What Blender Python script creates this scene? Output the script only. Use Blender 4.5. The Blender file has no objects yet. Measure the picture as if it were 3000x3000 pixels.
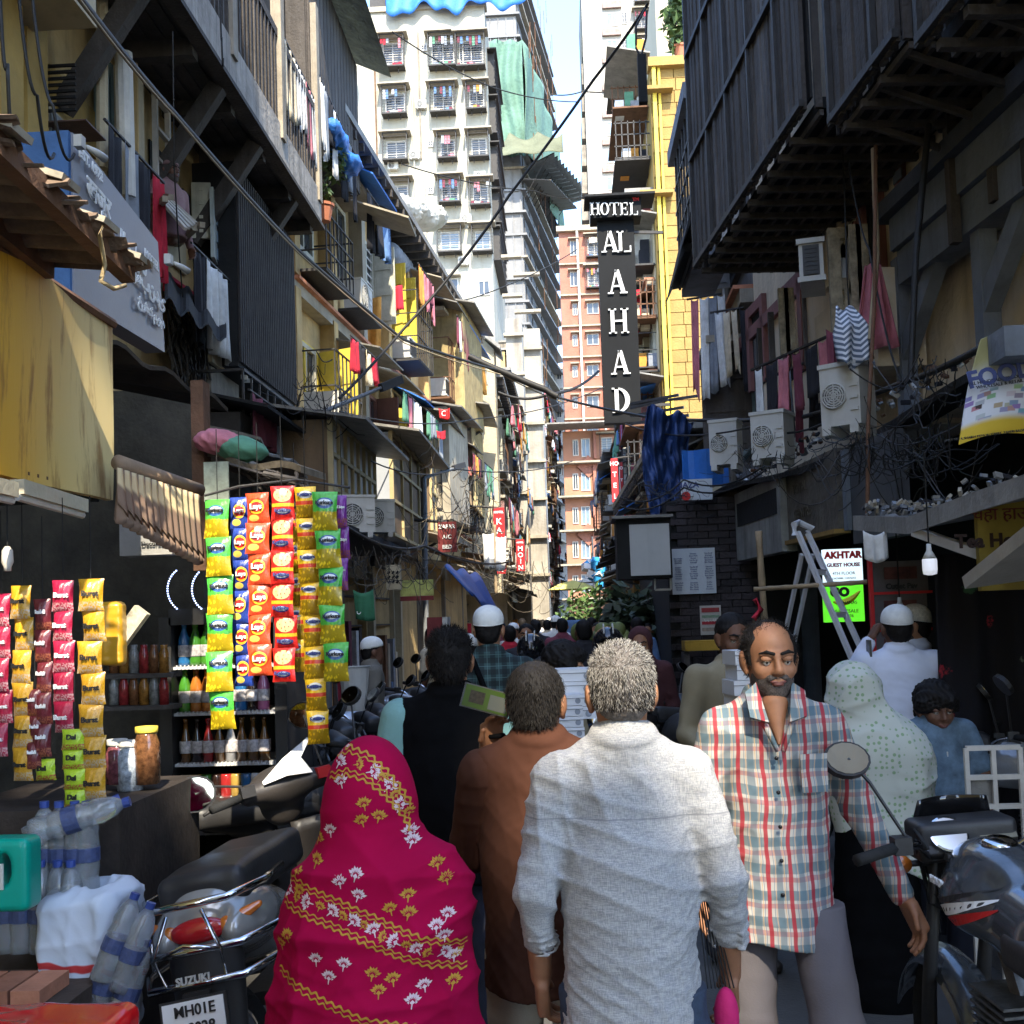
import bpy,bmesh,math,random
import numpy as np
from mathutils import Vector,Matrix,Euler
from mathutils.bvhtree import BVHTree
random.seed(7);np.random.seed(7)
SC=bpy.context.scene
COL=SC.collection
R=math.radians
F=1.08;CAM=Vector((0,0,1.72));PITCH=R(3.2);ROLL=R(-1.9)
def cam_rot(yaw):return Matrix.Rotation(yaw,3,'Z')@Matrix.Rotation(R(90)+PITCH,3,'X')@Matrix.Rotation(ROLL,3,'Z')
VPX,VPY=1072/1932,1165/1932
yaw=0.0
for _ in range(30):
 q=cam_rot(yaw).transposed()@Vector((0,1,0))
 yaw+=((VPX-.5)-F*q.x/-q.z)/F
CR=cam_rot(yaw)
q=CR.transposed()@Vector((0,1,0))
SHY=VPY-.5+F*q.y/-q.z
cd=bpy.data.cameras.new('camera');cam=bpy.data.objects.new('camera',cd);COL.objects.link(cam)
cd.sensor_width=36;cd.lens=36*F;cd.shift_y=SHY;cd.clip_end=3000;cd.clip_start=.05
cam.matrix_world=Matrix.Translation(CAM)@CR.to_4x4();SC.camera=cam
def ray(px,py):
 return CR@Vector(((px/1932-.5)/F,-(py/1932-.5-SHY)/F,-1))
def P(px,py,Y):d=ray(px,py);return CAM+d*(Y/d.y)
def PX(px,py,X):d=ray(px,py);return CAM+d*(X/d.x)
def PZ(px,py,Z):d=ray(px,py);return CAM+d*((Z-1.72)/d.z)
SUN_L=Vector((-.12,.69,-.71)).normalized()
w=bpy.data.worlds.new('World');SC.world=w;w.use_nodes=True
nt=w.node_tree;nt.nodes.clear()
sky=nt.nodes.new('ShaderNodeTexSky');sky.sky_type='NISHITA';sky.sun_disc=False
sky.sun_elevation=math.asin(-SUN_L.z);sky.sun_rotation=math.atan2(-SUN_L.x,-SUN_L.y)
sky.air_density=.9;sky.dust_density=.6;sky.ozone_density=3.2
bg=nt.nodes.new('ShaderNodeBackground');bg.inputs[1].default_value=.15
wo=nt.nodes.new('ShaderNodeOutputWorld');nt.links.new(sky.outputs[0],bg.inputs[0]);nt.links.new(bg.outputs[0],wo.inputs[0])
sl=bpy.data.lights.new('sun','SUN');sl.energy=2.0;sl.angle=R(.6);sl.color=(1,.90,.72)
so=bpy.data.objects.new('sun',sl);COL.objects.link(so)
so.rotation_euler=SUN_L.to_track_quat('-Z','Y').to_euler();so.location=(0,-10,40)
SC.view_settings.view_transform='Standard';SC.view_settings.look='None';SC.view_settings.gamma=1
SC.view_settings.use_curve_mapping=False;SC.view_settings.exposure=2.65
_M={}
def M(name,col=(.5,.5,.5),rough=.8,var=.25,scale=3.,bump=.25,bscale=40.,metal=0.,streak=0.,dirt=(.03,.027,.022),rnd=0.,spec=.4,emit=0,coat=0.,trans=0.,sheen=0.):
 if name in _M:return _M[name]
 m=bpy.data.materials.new(name);m.use_nodes=True;n=m.node_tree;b=n.nodes['Principled BSDF'];L=n.links.new
 b.inputs['Roughness'].default_value=rough;b.inputs['Metallic'].default_value=metal
 b.inputs['Specular IOR Level'].default_value=spec
 if coat:b.inputs['Coat Weight'].default_value=coat;b.inputs['Coat Roughness'].default_value=.08
 if trans:b.inputs['Transmission Weight'].default_value=trans
 if sheen:b.inputs['Sheen Weight'].default_value=sheen
 g=n.nodes.new('ShaderNodeNewGeometry')
 nz=n.nodes.new('ShaderNodeTexNoise');nz.inputs['Scale'].default_value=scale;nz.inputs['Detail'].default_value=5
 nz.inputs['Roughness'].default_value=.65
 L(g.outputs['Position'],nz.inputs['Vector'])
 rp=n.nodes.new('ShaderNodeValToRGB');e=rp.color_ramp.elements
 e[0].position=.3;e[1].position=.7
 e[0].color=[c*(1-var)for c in col]+[1];e[1].color=[min(1,c*(1+var))for c in col]+[1]
 L(nz.outputs[0],rp.inputs[0]);out=rp.outputs[0]
 if streak:
  mp=n.nodes.new('ShaderNodeMapping');mp.inputs['Scale'].default_value=(1,1,.07)
  L(g.outputs['Position'],mp.inputs[0])
  n2=n.nodes.new('ShaderNodeTexNoise');n2.inputs['Scale'].default_value=scale*2.5;n2.inputs['Detail'].default_value=6;n2.inputs['Roughness'].default_value=.7
  L(mp.outputs[0],n2.inputs['Vector'])
  r2=n.nodes.new('ShaderNodeValToRGB');r2.color_ramp.elements[0].position=.5;r2.color_ramp.elements[1].position=.72
  r2.color_ramp.elements[0].color=(0,0,0,1);r2.color_ramp.elements[1].color=(streak,streak,streak,1)
  L(n2.outputs[0],r2.inputs[0])
  mx=n.nodes.new('ShaderNodeMix');mx.data_type='RGBA';L(r2.outputs[0],mx.inputs[0]);L(out,mx.inputs[6]);mx.inputs[7].default_value=(*dirt,1)
  out=mx.outputs[2]
 if rnd:
  oi=n.nodes.new('ShaderNodeObjectInfo');mr=n.nodes.new('ShaderNodeMapRange');mr.inputs[3].default_value=1-rnd;mr.inputs[4].default_value=1+rnd
  L(oi.outputs['Random'],mr.inputs[0]);hs=n.nodes.new('ShaderNodeHueSaturation');L(mr.outputs[0],hs.inputs['Value']);L(out,hs.inputs['Color']);out=hs.outputs[0]
 L(out,b.inputs['Base Color'])
 if emit:L(out,b.inputs['Emission Color']);b.inputs['Emission Strength'].default_value=emit
 if bump:
  n3=n.nodes.new('ShaderNodeTexNoise');n3.inputs['Scale'].default_value=bscale;n3.inputs['Detail'].default_value=6
  L(g.outputs['Position'],n3.inputs['Vector'])
  bp=n.nodes.new('ShaderNodeBump');bp.inputs['Strength'].default_value=bump;bp.inputs['Distance'].default_value=.6/bscale
  L(n3.outputs[0],bp.inputs['Height']);L(bp.outputs[0],b.inputs['Normal'])
 _M[name]=m;return m
class NB:
 def __init__(s,name,rough=.8,metal=0,spec=.4):
  s.m=bpy.data.materials.new(name);s.m.use_nodes=True;s.n=s.m.node_tree;s.b=s.n.nodes['Principled BSDF']
  s.b.inputs['Roughness'].default_value=rough;s.b.inputs['Metallic'].default_value=metal;s.b.inputs['Specular IOR Level'].default_value=spec
 def N(s,t,**k):
  x=s.n.nodes.new(t)
  for a,v in k.items():setattr(x,a,v)
  return x
 def L(s,a,b):s.n.links.new(a,b)
 def setin(s,x,i,v):
  if hasattr(v,'links')or isinstance(v,bpy.types.NodeSocket):s.L(v,x.inputs[i])
  else:x.inputs[i].default_value=v
 def ma(s,op,a,b=0.,c=0.):
  x=s.N('ShaderNodeMath',operation=op);s.setin(x,0,a);s.setin(x,1,b)
  if op in('MULTIPLY_ADD','SMOOTH_MIN','WRAP','COMPARE'):s.setin(x,2,c)
  return x.outputs[0]
 def mix(s,f,a,b):
  x=s.N('ShaderNodeMix',data_type='RGBA');s.setin(x,0,f)
  for i,v in((6,a),(7,b)):
   if isinstance(v,(tuple,list)):x.inputs[i].default_value=(*v[:3],1)
   else:s.L(v,x.inputs[i])
  return x.outputs[2]
 def noise(s,vec,scale,detail=4,rough=.6):
  x=s.N('ShaderNodeTexNoise');x.inputs['Scale'].default_value=scale;x.inputs['Detail'].default_value=detail;x.inputs['Roughness'].default_value=rough
  if vec is not None:s.L(vec,x.inputs['Vector'])
  return x.outputs[0]
 def step(s,v,lo,hi):
  x=s.N('ShaderNodeMapRange',interpolation_type='SMOOTHSTEP');s.setin(x,0,v);x.inputs[1].default_value=lo;x.inputs[2].default_value=hi;return x.outputs[0]
 def uv(s):
  x=s.N('ShaderNodeUVMap');sp=s.N('ShaderNodeSeparateXYZ');s.L(x.outputs[0],sp.inputs[0]);return x.outputs[0],sp.outputs[0],sp.outputs[1]
 def pos(s,kind='Object'):
  x=s.N('ShaderNodeTexCoord');sp=s.N('ShaderNodeSeparateXYZ');s.L(x.outputs[kind],sp.inputs[0]);return x.outputs[kind],sp.outputs[0],sp.outputs[1],sp.outputs[2]
 def bump(s,h,strength=.4,dist=.01):
  x=s.N('ShaderNodeBump');x.inputs['Strength'].default_value=strength;x.inputs['Distance'].default_value=dist
  s.L(h,x.inputs['Height']);s.L(x.outputs[0],s.b.inputs['Normal'])
 def done(s,col):s.L(col,s.b.inputs['Base Color']);return s.m
def thing(name,label,cat,loc=(0,0,0),rz=0,group=None):
 o=bpy.data.objects.new(name,None);COL.objects.link(o);o.location=loc;o.rotation_euler=(0,0,rz);o.empty_display_size=.1
 o['label']=label;o['category']=cat
 if group:o['group']=group
 return o
def tag(o,label,cat,group=None):
 o['label']=label;o['category']=cat
 if group:o['group']=group
 return o
def link(name,me,parent=None,mw=None,mat=None):
 o=bpy.data.objects.new(name,me);COL.objects.link(o)
 if mat is not None and not me.materials:me.materials.append(mat)
 if parent:o.parent=parent
 if mw is not None:o.matrix_local=mw
 return o
def copy_tree(o,parent=None,label=None):
 c=o.copy();COL.objects.link(c);c.parent=parent
 if label:c['label']=label
 for ch in list(o.children):copy_tree(ch,c)
 return c
def basis(z,up=Vector((0,0,1))):
 z=Vector(z).normalized();x=Vector(up).cross(z)
 if x.length<1e-4:x=Vector((1,0,0)).cross(z)if abs(z.x)<.9 else Vector((0,1,0)).cross(z)
 x.normalize();return Matrix((x,z.cross(x),z)).transposed()
def frame(o,ex,ez=(0,0,1)):
 ex=Vector(ex).normalized();ez=Vector(ez);ey=ez.cross(ex).normalized();ez=ex.cross(ey)
 return Matrix.Translation(Vector(o))@Matrix((ex,ey,ez)).transposed().to_4x4()
class MB:
 def __init__(s):s.v=[];s.f=[];s.mi=[];s.k=0;s.uvs=None
 def add(s,vs,fs):
  n=len(s.v);s.v+=[tuple(v)for v in vs];s.f+=[tuple(i+n for i in f)for f in fs];s.mi+=[s.k]*len(fs);return s
 def box(s,c,d,m=None,taper=1.):
  x,y,z=d[0]/2,d[1]/2,d[2]/2;t=taper
  vs=[Vector(p)for p in((-x,-y,-z),(x,-y,-z),(x,y,-z),(-x,y,-z),(-x*t,-y*t,z),(x*t,-y*t,z),(x*t,y*t,z),(-x*t,y*t,z))]
  c=Vector(c)
  vs=[(m@v if m else v)+c for v in vs]
  return s.add(vs,[(0,3,2,1),(4,5,6,7),(0,1,5,4),(1,2,6,5),(2,3,7,6),(3,0,4,7)])
 def bb(s,a,b):
  a=Vector(a);b=Vector(b);return s.box((a+b)/2,[abs(q)for q in(b-a)])
 def bar(s,a,b,w,h=None,up=(0,0,1)):
  a=Vector(a);b=Vector(b);h=h or w
  return s.box((a+b)/2,(w,h,(b-a).length),basis(b-a,up))
 def tube(s,pts,r,n=6,cap=True,r1=None):
  pts=[Vector(p)for p in pts];N=len(pts);vs=[];fs=[]
  for i,p in enumerate(pts):
   t=(pts[min(i+1,N-1)]-pts[max(i-1,0)]);B=basis(t if t.length>1e-6 else Vector((0,0,1)))
   rr=r[i]if isinstance(r,(list,tuple))else(r if r1 is None else r+(r1-r)*i/max(1,N-1))
   for k in range(n):
    a=2*math.pi*k/n;vs.append(p+B@Vector((math.cos(a)*rr,math.sin(a)*rr,0)))
  for i in range(N-1):
   for k in range(n):fs.append((i*n+k,i*n+(k+1)%n,(i+1)*n+(k+1)%n,(i+1)*n+k))
  if cap:fs.append(tuple(reversed(range(n))));fs.append(tuple(range((N-1)*n,N*n)))
  return s.add(vs,fs)
 def quad(s,a,b,c,d):return s.add([a,b,c,d],[(0,1,2,3)])
 def poly(s,pts,ext):
  n=len(pts);e=Vector(ext);vs=[Vector(p)for p in pts]+[Vector(p)+e for p in pts]
  return s.add(vs,[tuple(reversed(range(n))),tuple(range(n,2*n))]+[(i,(i+1)%n,n+(i+1)%n,n+i)for i in range(n)])
 def lathe(s,prof,n=12,m=None,c=(0,0,0)):
  vs=[];c=Vector(c)
  for r,z in prof:
   for k in range(n):
    a=2*math.pi*k/n;v=Vector((r*math.cos(a),r*math.sin(a),z));vs.append((m@v if m else v)+c)
  N=len(prof);fs=[(i*n+k,i*n+(k+1)%n,(i+1)*n+(k+1)%n,(i+1)*n+k)for i in range(N-1)for k in range(n)]
  fs+=[tuple(reversed(range(n))),tuple(range((N-1)*n,N*n))]
  return s.add(vs,fs)
 def grid(s,fn,nu,nv,thick=0):
  vs=[Vector(fn(i/nu,j/nv))for j in range(nv+1)for i in range(nu+1)]
  fs=[(j*(nu+1)+i,j*(nu+1)+i+1,(j+1)*(nu+1)+i+1,(j+1)*(nu+1)+i)for j in range(nv)for i in range(nu)]
  uv=[(i/nu,j/nv)for j in range(nv+1)for i in range(nu+1)]
  if s.uvs is None:s.uvs={}
  n0=len(s.v)
  for q,t in enumerate(uv):s.uvs[n0+q]=t
  s.add(vs,fs)
  if thick:
   n=len(vs);a=vs[0];nrm=(vs[1]-a).cross(vs[nu+1]-a).normalized()*-thick
   for q,t in enumerate(uv):s.uvs[n0+n+q]=t
   s.add([v+nrm for v in vs],[tuple(reversed(f))for f in fs])
   be=[(i,i+1)for i in range(nu)]+[((nv)*(nu+1)+i+1,nv*(nu+1)+i)for i in range(nu)]+[((j+1)*(nu+1),j*(nu+1))for j in range(nv)]+[(j*(nu+1)+nu,(j+1)*(nu+1)+nu)for j in range(nv)]
   for p,q in be:s.f.append((n0+q,n0+p,n0+n+p,n0+n+q));s.mi.append(s.k)
  return s
 def mesh(s,name,mats,smooth=False):
  me=bpy.data.meshes.new(name);me.from_pydata(s.v,[],s.f)
  if not isinstance(mats,(list,tuple)):mats=[mats]
  for m in mats:me.materials.append(m)
  if len(mats)>1:me.polygons.foreach_set('material_index',s.mi)
  if s.uvs is not None:
   uvl=me.uv_layers.new(name='UVMap');li=np.zeros(len(me.loops),np.int32);me.loops.foreach_get('vertex_index',li)
   tab=np.zeros((len(s.v),2),np.float32)
   for k,t in s.uvs.items():tab[k]=t
   uvl.data.foreach_set('uv',tab[li].ravel())
  if smooth:me.polygons.foreach_set('use_smooth',[True]*len(me.polygons))
  me.update();return me
 def build(s,name,mats,parent=None,mw=None,smooth=False,kind=None):
  o=link(name,s.mesh(name,mats,smooth),parent,mw)
  if kind:o['kind']=kind
  return o
def struct(o):o['kind']='structure';return o
def text_mesh(s,size,depth=.004,bold=0.,font=None,align='CENTER',spacing=1.,condense=1.):
 c=bpy.data.curves.new('lettering','FONT');c.body=s;c.size=size;c.extrude=depth;c.align_x=align;c.align_y='CENTER';c.offset=bold;c.space_character=spacing;c.resolution_u=3
 o=bpy.data.objects.new('lettering_source',c);COL.objects.link(o)
 bpy.context.view_layer.update()
 me=bpy.data.meshes.new_from_object(o.evaluated_get(bpy.context.evaluated_depsgraph_get()))
 bpy.data.objects.remove(o);bpy.data.curves.remove(c);me.materials.clear()
 if condense!=1.:
  for v in me.vertices:v.co.x*=condense
 return me
_T={}
def text(s,size,mat,parent,fr,x,z,off=.012,name='lettering',bold=0.,condense=1.,align='CENTER',spacing=1.):
 """write text on a wall frame fr (x right, y into wall, z up)"""
 key=(s,size,bold,condense,align,spacing,mat.name)
 if key not in _T:_T[key]=text_mesh(s,size,.003,bold,None,align,spacing,condense);_T[key].materials.append(mat)
 me=_T[key]
 mw=fr@Matrix.Translation((x,-off,z))@Matrix.Rotation(R(90),4,'X')
 return link(name,me,parent,mw)
def surfnets(D,o,h):
 S=D<0;nx,ny,nz=D.shape
 c=[S[i:nx-1+i,j:ny-1+j,k:nz-1+k]for i in(0,1)for j in(0,1)for k in(0,1)]
 cnt=sum(x.astype(np.int8)for x in c);mixed=(cnt>0)&(cnt<8)
 idx=-np.ones(mixed.shape,np.int64);I=np.argwhere(mixed);idx[tuple(I.T)]=np.arange(len(I))
 acc=np.zeros((len(I),3));num=np.zeros(len(I))
 for ax in range(3):
  for a in(0,1):
   for b in(0,1):
    off=[0,0,0];oth=[q for q in range(3)if q!=ax];off[oth[0]]=a;off[oth[1]]=b
    p0=I+off;p1=p0.copy();p1[:,ax]+=1
    d0=D[tuple(p0.T)];d1=D[tuple(p1.T)];cr=(d0<0)!=(d1<0)
    t=np.where(cr,d0/np.where(cr,d0-d1,1),0)
    pt=p0.astype(float)-0.0;pt[:,ax]+=t
    acc+=np.where(cr[:,None],pt,0);num+=cr
 V=(acc/num[:,None])*h+o
 Fs=[]
 for ax in range(3):
  sl0=[slice(None)]*3;sl1=[slice(None)]*3;sl0[ax]=slice(0,-1);sl1[ax]=slice(1,None)
  A=S[tuple(sl0)];B=S[tuple(sl1)];E=np.argwhere(A!=B)
  u,v=(ax+1)%3,(ax+2)%3
  E=E[(E[:,u]>0)&(E[:,v]>0)&(E[:,u]<D.shape[u]-1)&(E[:,v]<D.shape[v]-1)]
  if not len(E):continue
  q=[]
  for du,dv in((-1,-1),(0,-1),(0,0),(-1,0)):
   p=E.copy();p[:,u]+=du;p[:,v]+=dv;q.append(idx[tuple(p.T)])
  q=np.stack(q,1);fl=A[tuple(E.T)];q[~fl]=q[~fl][:,::-1];Fs.append(q)
 return V,np.concatenate(Fs)
class SDF:
 def __init__(s,k=.03):s.ops=[];s.k=k;s.post=[]
 def cap(s,a,b,ra,rb=None,k=None,sub=False,sx=1.,sy=1.):s.ops.append(('cap',np.array(a,float),np.array(b,float),ra,ra if rb is None else rb,s.k if k is None else k,sub,sx,sy));return s
 def ell(s,c,r,k=None,sub=False,m=None):s.ops.append(('ell',np.array(c,float),np.array(r,float),m,s.k if k is None else k,sub));return s
 def box(s,c,hd,r=.01,k=None,sub=False,m=None):s.ops.append(('box',np.array(c,float),np.array(hd,float),r,m,s.k if k is None else k,sub));return s
 def tor(s,c,R_,r,m=None,k=None,sy=1.):s.ops.append(('tor',np.array(c,float),R_,r,m,s.k if k is None else k,False,sy));return s
 def bounds(s):
  lo=np.array([9e9]*3);hi=-lo
  for op in s.ops:
   if op[0]=='cap':
    if op[6]:continue
    r=max(op[3],op[4])+s.k*.3;a=np.minimum(op[1],op[2])-r;b=np.maximum(op[1],op[2])+r
    m_=max(op[7],op[8],1);c=(op[1]+op[2])/2;a=np.minimum(a,c+(a-c)*m_);b=np.maximum(b,c+(b-c)*m_)
   elif op[0]=='ell':
    if op[5]:continue
    r=op[2]if op[3]is None else np.array([op[2].max()]*3);a=op[1]-r;b=op[1]+r
   elif op[0]=='box':
    if op[6]:continue
    r=(op[2]if op[4]is None else np.array([np.linalg.norm(op[2])]*3))+op[3];a=op[1]-r;b=op[1]+r
   else:r=(op[2]+op[3])*max(1,op[7]);a=op[1]-r;b=op[1]+r
   lo=np.minimum(lo,a);hi=np.maximum(hi,b)
  return lo,hi
 def mesh(s,name,h,mats,noise=None,cut=None,clip=None):
  lo,hi=s.bounds();lo-=2.5*h+.01;hi+=2.5*h+.01
  n=np.ceil((hi-lo)/h).astype(int)+1;g=[lo[i]+h*np.arange(n[i])for i in range(3)]
  D=np.full(n,.5,np.float32)
  for op in s.ops:
   if op[0]=='cap':rr=max(op[3],op[4])*max(op[7],op[8],1);a=np.minimum(op[1],op[2])-rr;b=np.maximum(op[1],op[2])+rr;k=op[5]
   elif op[0]=='ell':rr=op[2].max();a=op[1]-rr;b=op[1]+rr;k=op[4]
   elif op[0]=='box':rr=np.linalg.norm(op[2])+op[3];a=op[1]-rr;b=op[1]+rr;k=op[5]
   else:rr=(op[2]+op[3])*max(1,op[7]);a=op[1]-rr;b=op[1]+rr;k=op[5]
   mg=k+2.5*h;i0=np.maximum(0,np.floor((a-mg-lo)/h).astype(int));i1=np.minimum(n,np.ceil((b+mg-lo)/h).astype(int)+1)
   if(i1<=i0).any():continue
   X=g[0][i0[0]:i1[0]][:,None,None];Y=g[1][i0[1]:i1[1]][None,:,None];Z=g[2][i0[2]:i1[2]][None,None,:]
   c=op[1]
   if op[0]=='cap':
    a_,b_,ra,rb,sub=op[1],op[2],op[3],op[4],op[6];sx,sy=op[7],op[8]
    cx,cy=(a_[0]+b_[0])/2,(a_[1]+b_[1])/2
    x=(X-cx)/sx+cx;y=(Y-cy)/sy+cy
    ab=b_-a_;L2=max(1e-9,(ab**2).sum())
    t=np.clip(((x-a_[0])*ab[0]+(y-a_[1])*ab[1]+(Z-a_[2])*ab[2])/L2,0,1)
    d=np.sqrt((x-a_[0]-t*ab[0])**2+(y-a_[1]-t*ab[1])**2+(Z-a_[2]-t*ab[2])**2)-(ra+(rb-ra)*t)
    d=d*min(1,sx,sy)if min(sx,sy)<1 else d
   else:
    x,y,z=X-c[0],Y-c[1],Z-c[2];m=op[3]if op[0]=='ell' else op[4];sub=op[5]if op[0]=='ell' else op[6]
    if m is not None:
     mt=np.array(m.transposed());x,y,z=mt[0,0]*x+mt[0,1]*y+mt[0,2]*z,mt[1,0]*x+mt[1,1]*y+mt[1,2]*z,mt[2,0]*x+mt[2,1]*y+mt[2,2]*z
    if op[0]=='ell':
     r=op[2];k0=np.sqrt((x/r[0])**2+(y/r[1])**2+(z/r[2])**2);k1=np.sqrt((x/r[0]**2)**2+(y/r[1]**2)**2+(z/r[2]**2)**2);d=k0*(k0-1)/np.maximum(k1,1e-6)
    elif op[0]=='box':
     hd=op[2];qx,qy,qz=abs(x)-hd[0],abs(y)-hd[1],abs(z)-hd[2]
     d=np.sqrt(np.maximum(qx,0)**2+np.maximum(qy,0)**2+np.maximum(qz,0)**2)+np.minimum(np.maximum(qx,np.maximum(qy,qz)),0)-op[3]
    else:d=np.sqrt((np.sqrt(x**2+(y/op[7])**2)-op[2])**2+z**2)-op[3]
   v=D[i0[0]:i1[0],i0[1]:i1[1],i0[2]:i1[2]]
   if sub:hh=np.maximum(k-abs(-d-v),0)/k if k>0 else 0;v[...]=np.maximum(v,-d)+hh*hh*k*.25
   else:hh=np.maximum(k-abs(v-d),0)/k if k>0 else 0;v[...]=np.minimum(v,d)-hh*hh*k*.25
  X,Y,Z=g[0][:,None,None],g[1][None,:,None],g[2][None,None,:]
  if noise is not None:D=D+noise(X,Y,Z).astype(np.float32)
  if cut is not None:D=np.maximum(D,cut(X,Y,Z))
  V,Fq=surfnets(D.astype(np.float64),lo,h)
  me=bpy.data.meshes.new(name);me.vertices.add(len(V));me.vertices.foreach_set('co',V.astype(np.float32).ravel())
  nf=len(Fq);me.loops.add(nf*4);me.loops.foreach_set('vertex_index',Fq.astype(np.int32).ravel())
  me.polygons.add(nf);me.polygons.foreach_set('loop_start',np.arange(nf,dtype=np.int32)*4);me.polygons.foreach_set('loop_total',np.full(nf,4,np.int32))
  me.polygons.foreach_set('use_smooth',np.ones(nf,bool));me.update();me.validate()
  for m in(mats if isinstance(mats,(list,tuple))else[mats]):me.materials.append(m)
  return me
def folds(seed,amp,freq=14,n=5,dirn=(.5,.3,1.)):
 rs=np.random.RandomState(seed);ks=rs.normal(size=(n,3))*np.array(dirn);ks/=np.linalg.norm(ks,axis=1)[:,None]
 fr=freq*rs.uniform(.6,1.9,n);ph=rs.uniform(0,6.3,n);wk=rs.normal(size=(n,3))*5
 def f(X,Y,Z):
  out=0
  for i in range(n):
   wp=np.sin(X*wk[i,0]+Y*wk[i,1]+Z*wk[i,2]+ph[i]*2)*1.6
   s_=np.sin((X*ks[i,0]+Y*ks[i,1]+Z*ks[i,2])*fr[i]*2+wp+ph[i])
   msk=.5+.5*np.sin(X*wk[i,1]+Y*wk[i,2]+Z*wk[i,0]*.9+ph[i])
   out=out+(1-np.abs(s_))**2*msk
  return-amp*out/n*2.2
 return f
white_w=M('limewash_white',(.32,.305,.25),.9,.14,.5,.3,6,streak=.5,dirt=(.21,.17,.11))
cream=M('cream_plaster',(.45,.38,.25),.9,.14,.8,.3,12,streak=.45,dirt=(.16,.13,.09))
ochre=M('ochre_plaster',(.42,.28,.08),.9,.28,1.2,.3,14,streak=.5,dirt=(.10,.07,.03))
ochre2=M('warm_plaster',(.46,.32,.14),.9,.25,1.5,.3,14,streak=.55,dirt=(.12,.08,.04))
grey_con=M('raw_concrete',(.21,.21,.21),.9,.16,.5,.3,6,streak=.3,dirt=(.18,.18,.18))
grimy=M('grimy_plaster',(.22,.19,.15),.9,.35,1.4,.4,14,streak=.6,dirt=(.04,.035,.03))
pink_w=M('salmon_plaster',(.30,.13,.09),.9,.22,.5,.3,6,streak=.45,dirt=(.28,.12,.08))
yellow_w=M('yellow_block',(.29,.185,.055),.85,.14,3.,.5,20,rnd=.10)
yellow_m=M('yellow_mortar',(.22,.145,.035),.9,.1)
dark_wood=M('dark_weathered_wood',(.058,.049,.042),.8,.35,3,.5,30,streak=.35,dirt=(.13,.12,.11),rnd=.25)
dark_metal=M('dark_iron',(.03,.028,.027),.6,.3,6,.3,40)
rust=M('rusty_metal',(.13,.065,.035),.85,.4,4,.4,30)
black_m=M('sooty_black',(.012,.012,.012),.9,.3,3,.2,20)  # black for tarred parts, and painted shade in openings and shop interiors
glass_d=M('dim_window_glass',(.05,.06,.07),.12,.3,.8,0,spec=.6)
glass_b=M('bluish_window_glass',(.16,.22,.28),.15,.3,.8,0,spec=.6)
frame_w=M('pale_window_frame',(.50,.47,.42),.7,.2,4,.1)
shutter_c=M('cream_shutter',(.48,.46,.36),.75,.2,5,.2,40,streak=.3)
shutter_y=M('yellow_shutter',(.62,.47,.06),.7,.15,5,.2)
shutter_b=M('teal_shutter',(.17,.25,.25),.75,.2,5,.2,streak=.3)
mauve=M('mauve_paint',(.26,.14,.13),.8,.2,3,.2,20,streak=.3)
tin=M('grey_tin_sheet',(.20,.19,.17),.6,.35,2.5,.3,20,streak=.4,metal=.2)
tile_r=M('clay_tile',(.38,.16,.09),.9,.3,4,.3,rnd=.3)
slab_m=M('weathered_slab',(.33,.29,.22),.9,.25,2,.3,streak=.3)
white_p=M('white_plastic',(.50,.49,.45),.5,.1,4,.05,streak=.2,dirt=(.2,.17,.12))
ac_dark=M('ac_grille_dark',(.05,.05,.05),.6,.2)
tarp_b=M('blue_tarpaulin',(.03,.16,.52),.55,.25,3,.3,20)
tarp_w=M('white_tarpaulin',(.5,.47,.40),.7,.15,3,.3,14)
net_g=M('green_net',(.11,.20,.15),.9,.2,.6,.5,3)
net_y=M('khaki_net',(.13,.14,.09),.9,.2,.6,.5,3)
leaf_m=M('green_leaves',(.07,.12,.035),.6,.5,6,0,rnd=.3)
terra=M('terracotta',(.36,.13,.07),.85,.15)
cloths=[M('cloth_'+n,c,.95,.2,8,.3,60)for n,c in(('red',(.45,.02,.04)),('white',(.62,.62,.6)),('grey',(.22,.24,.27)),('pink',(.5,.17,.2)),('blue',(.10,.18,.33)),('black',(.02,.02,.025)),('orange',(.55,.25,.05)),('maroon',(.16,.04,.06)),('green',(.10,.25,.16)),('cream',(.58,.5,.36)))]
CL={m.name[6:]:m for m in cloths}
I4=Matrix.Identity(4)
ORD=['nearest','second','third','fourth','fifth','sixth','seventh','eighth','ninth','tenth','eleventh','twelfth','thirteenth','fourteenth','fifteenth','sixteenth','seventeenth','eighteenth','nineteenth','twentieth']
def T(x,y,z):return Matrix.Translation((x,y,z))
_C={}
def cached(key,fn):
 if key not in _C:_C[key]=fn()
 return _C[key]
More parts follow.
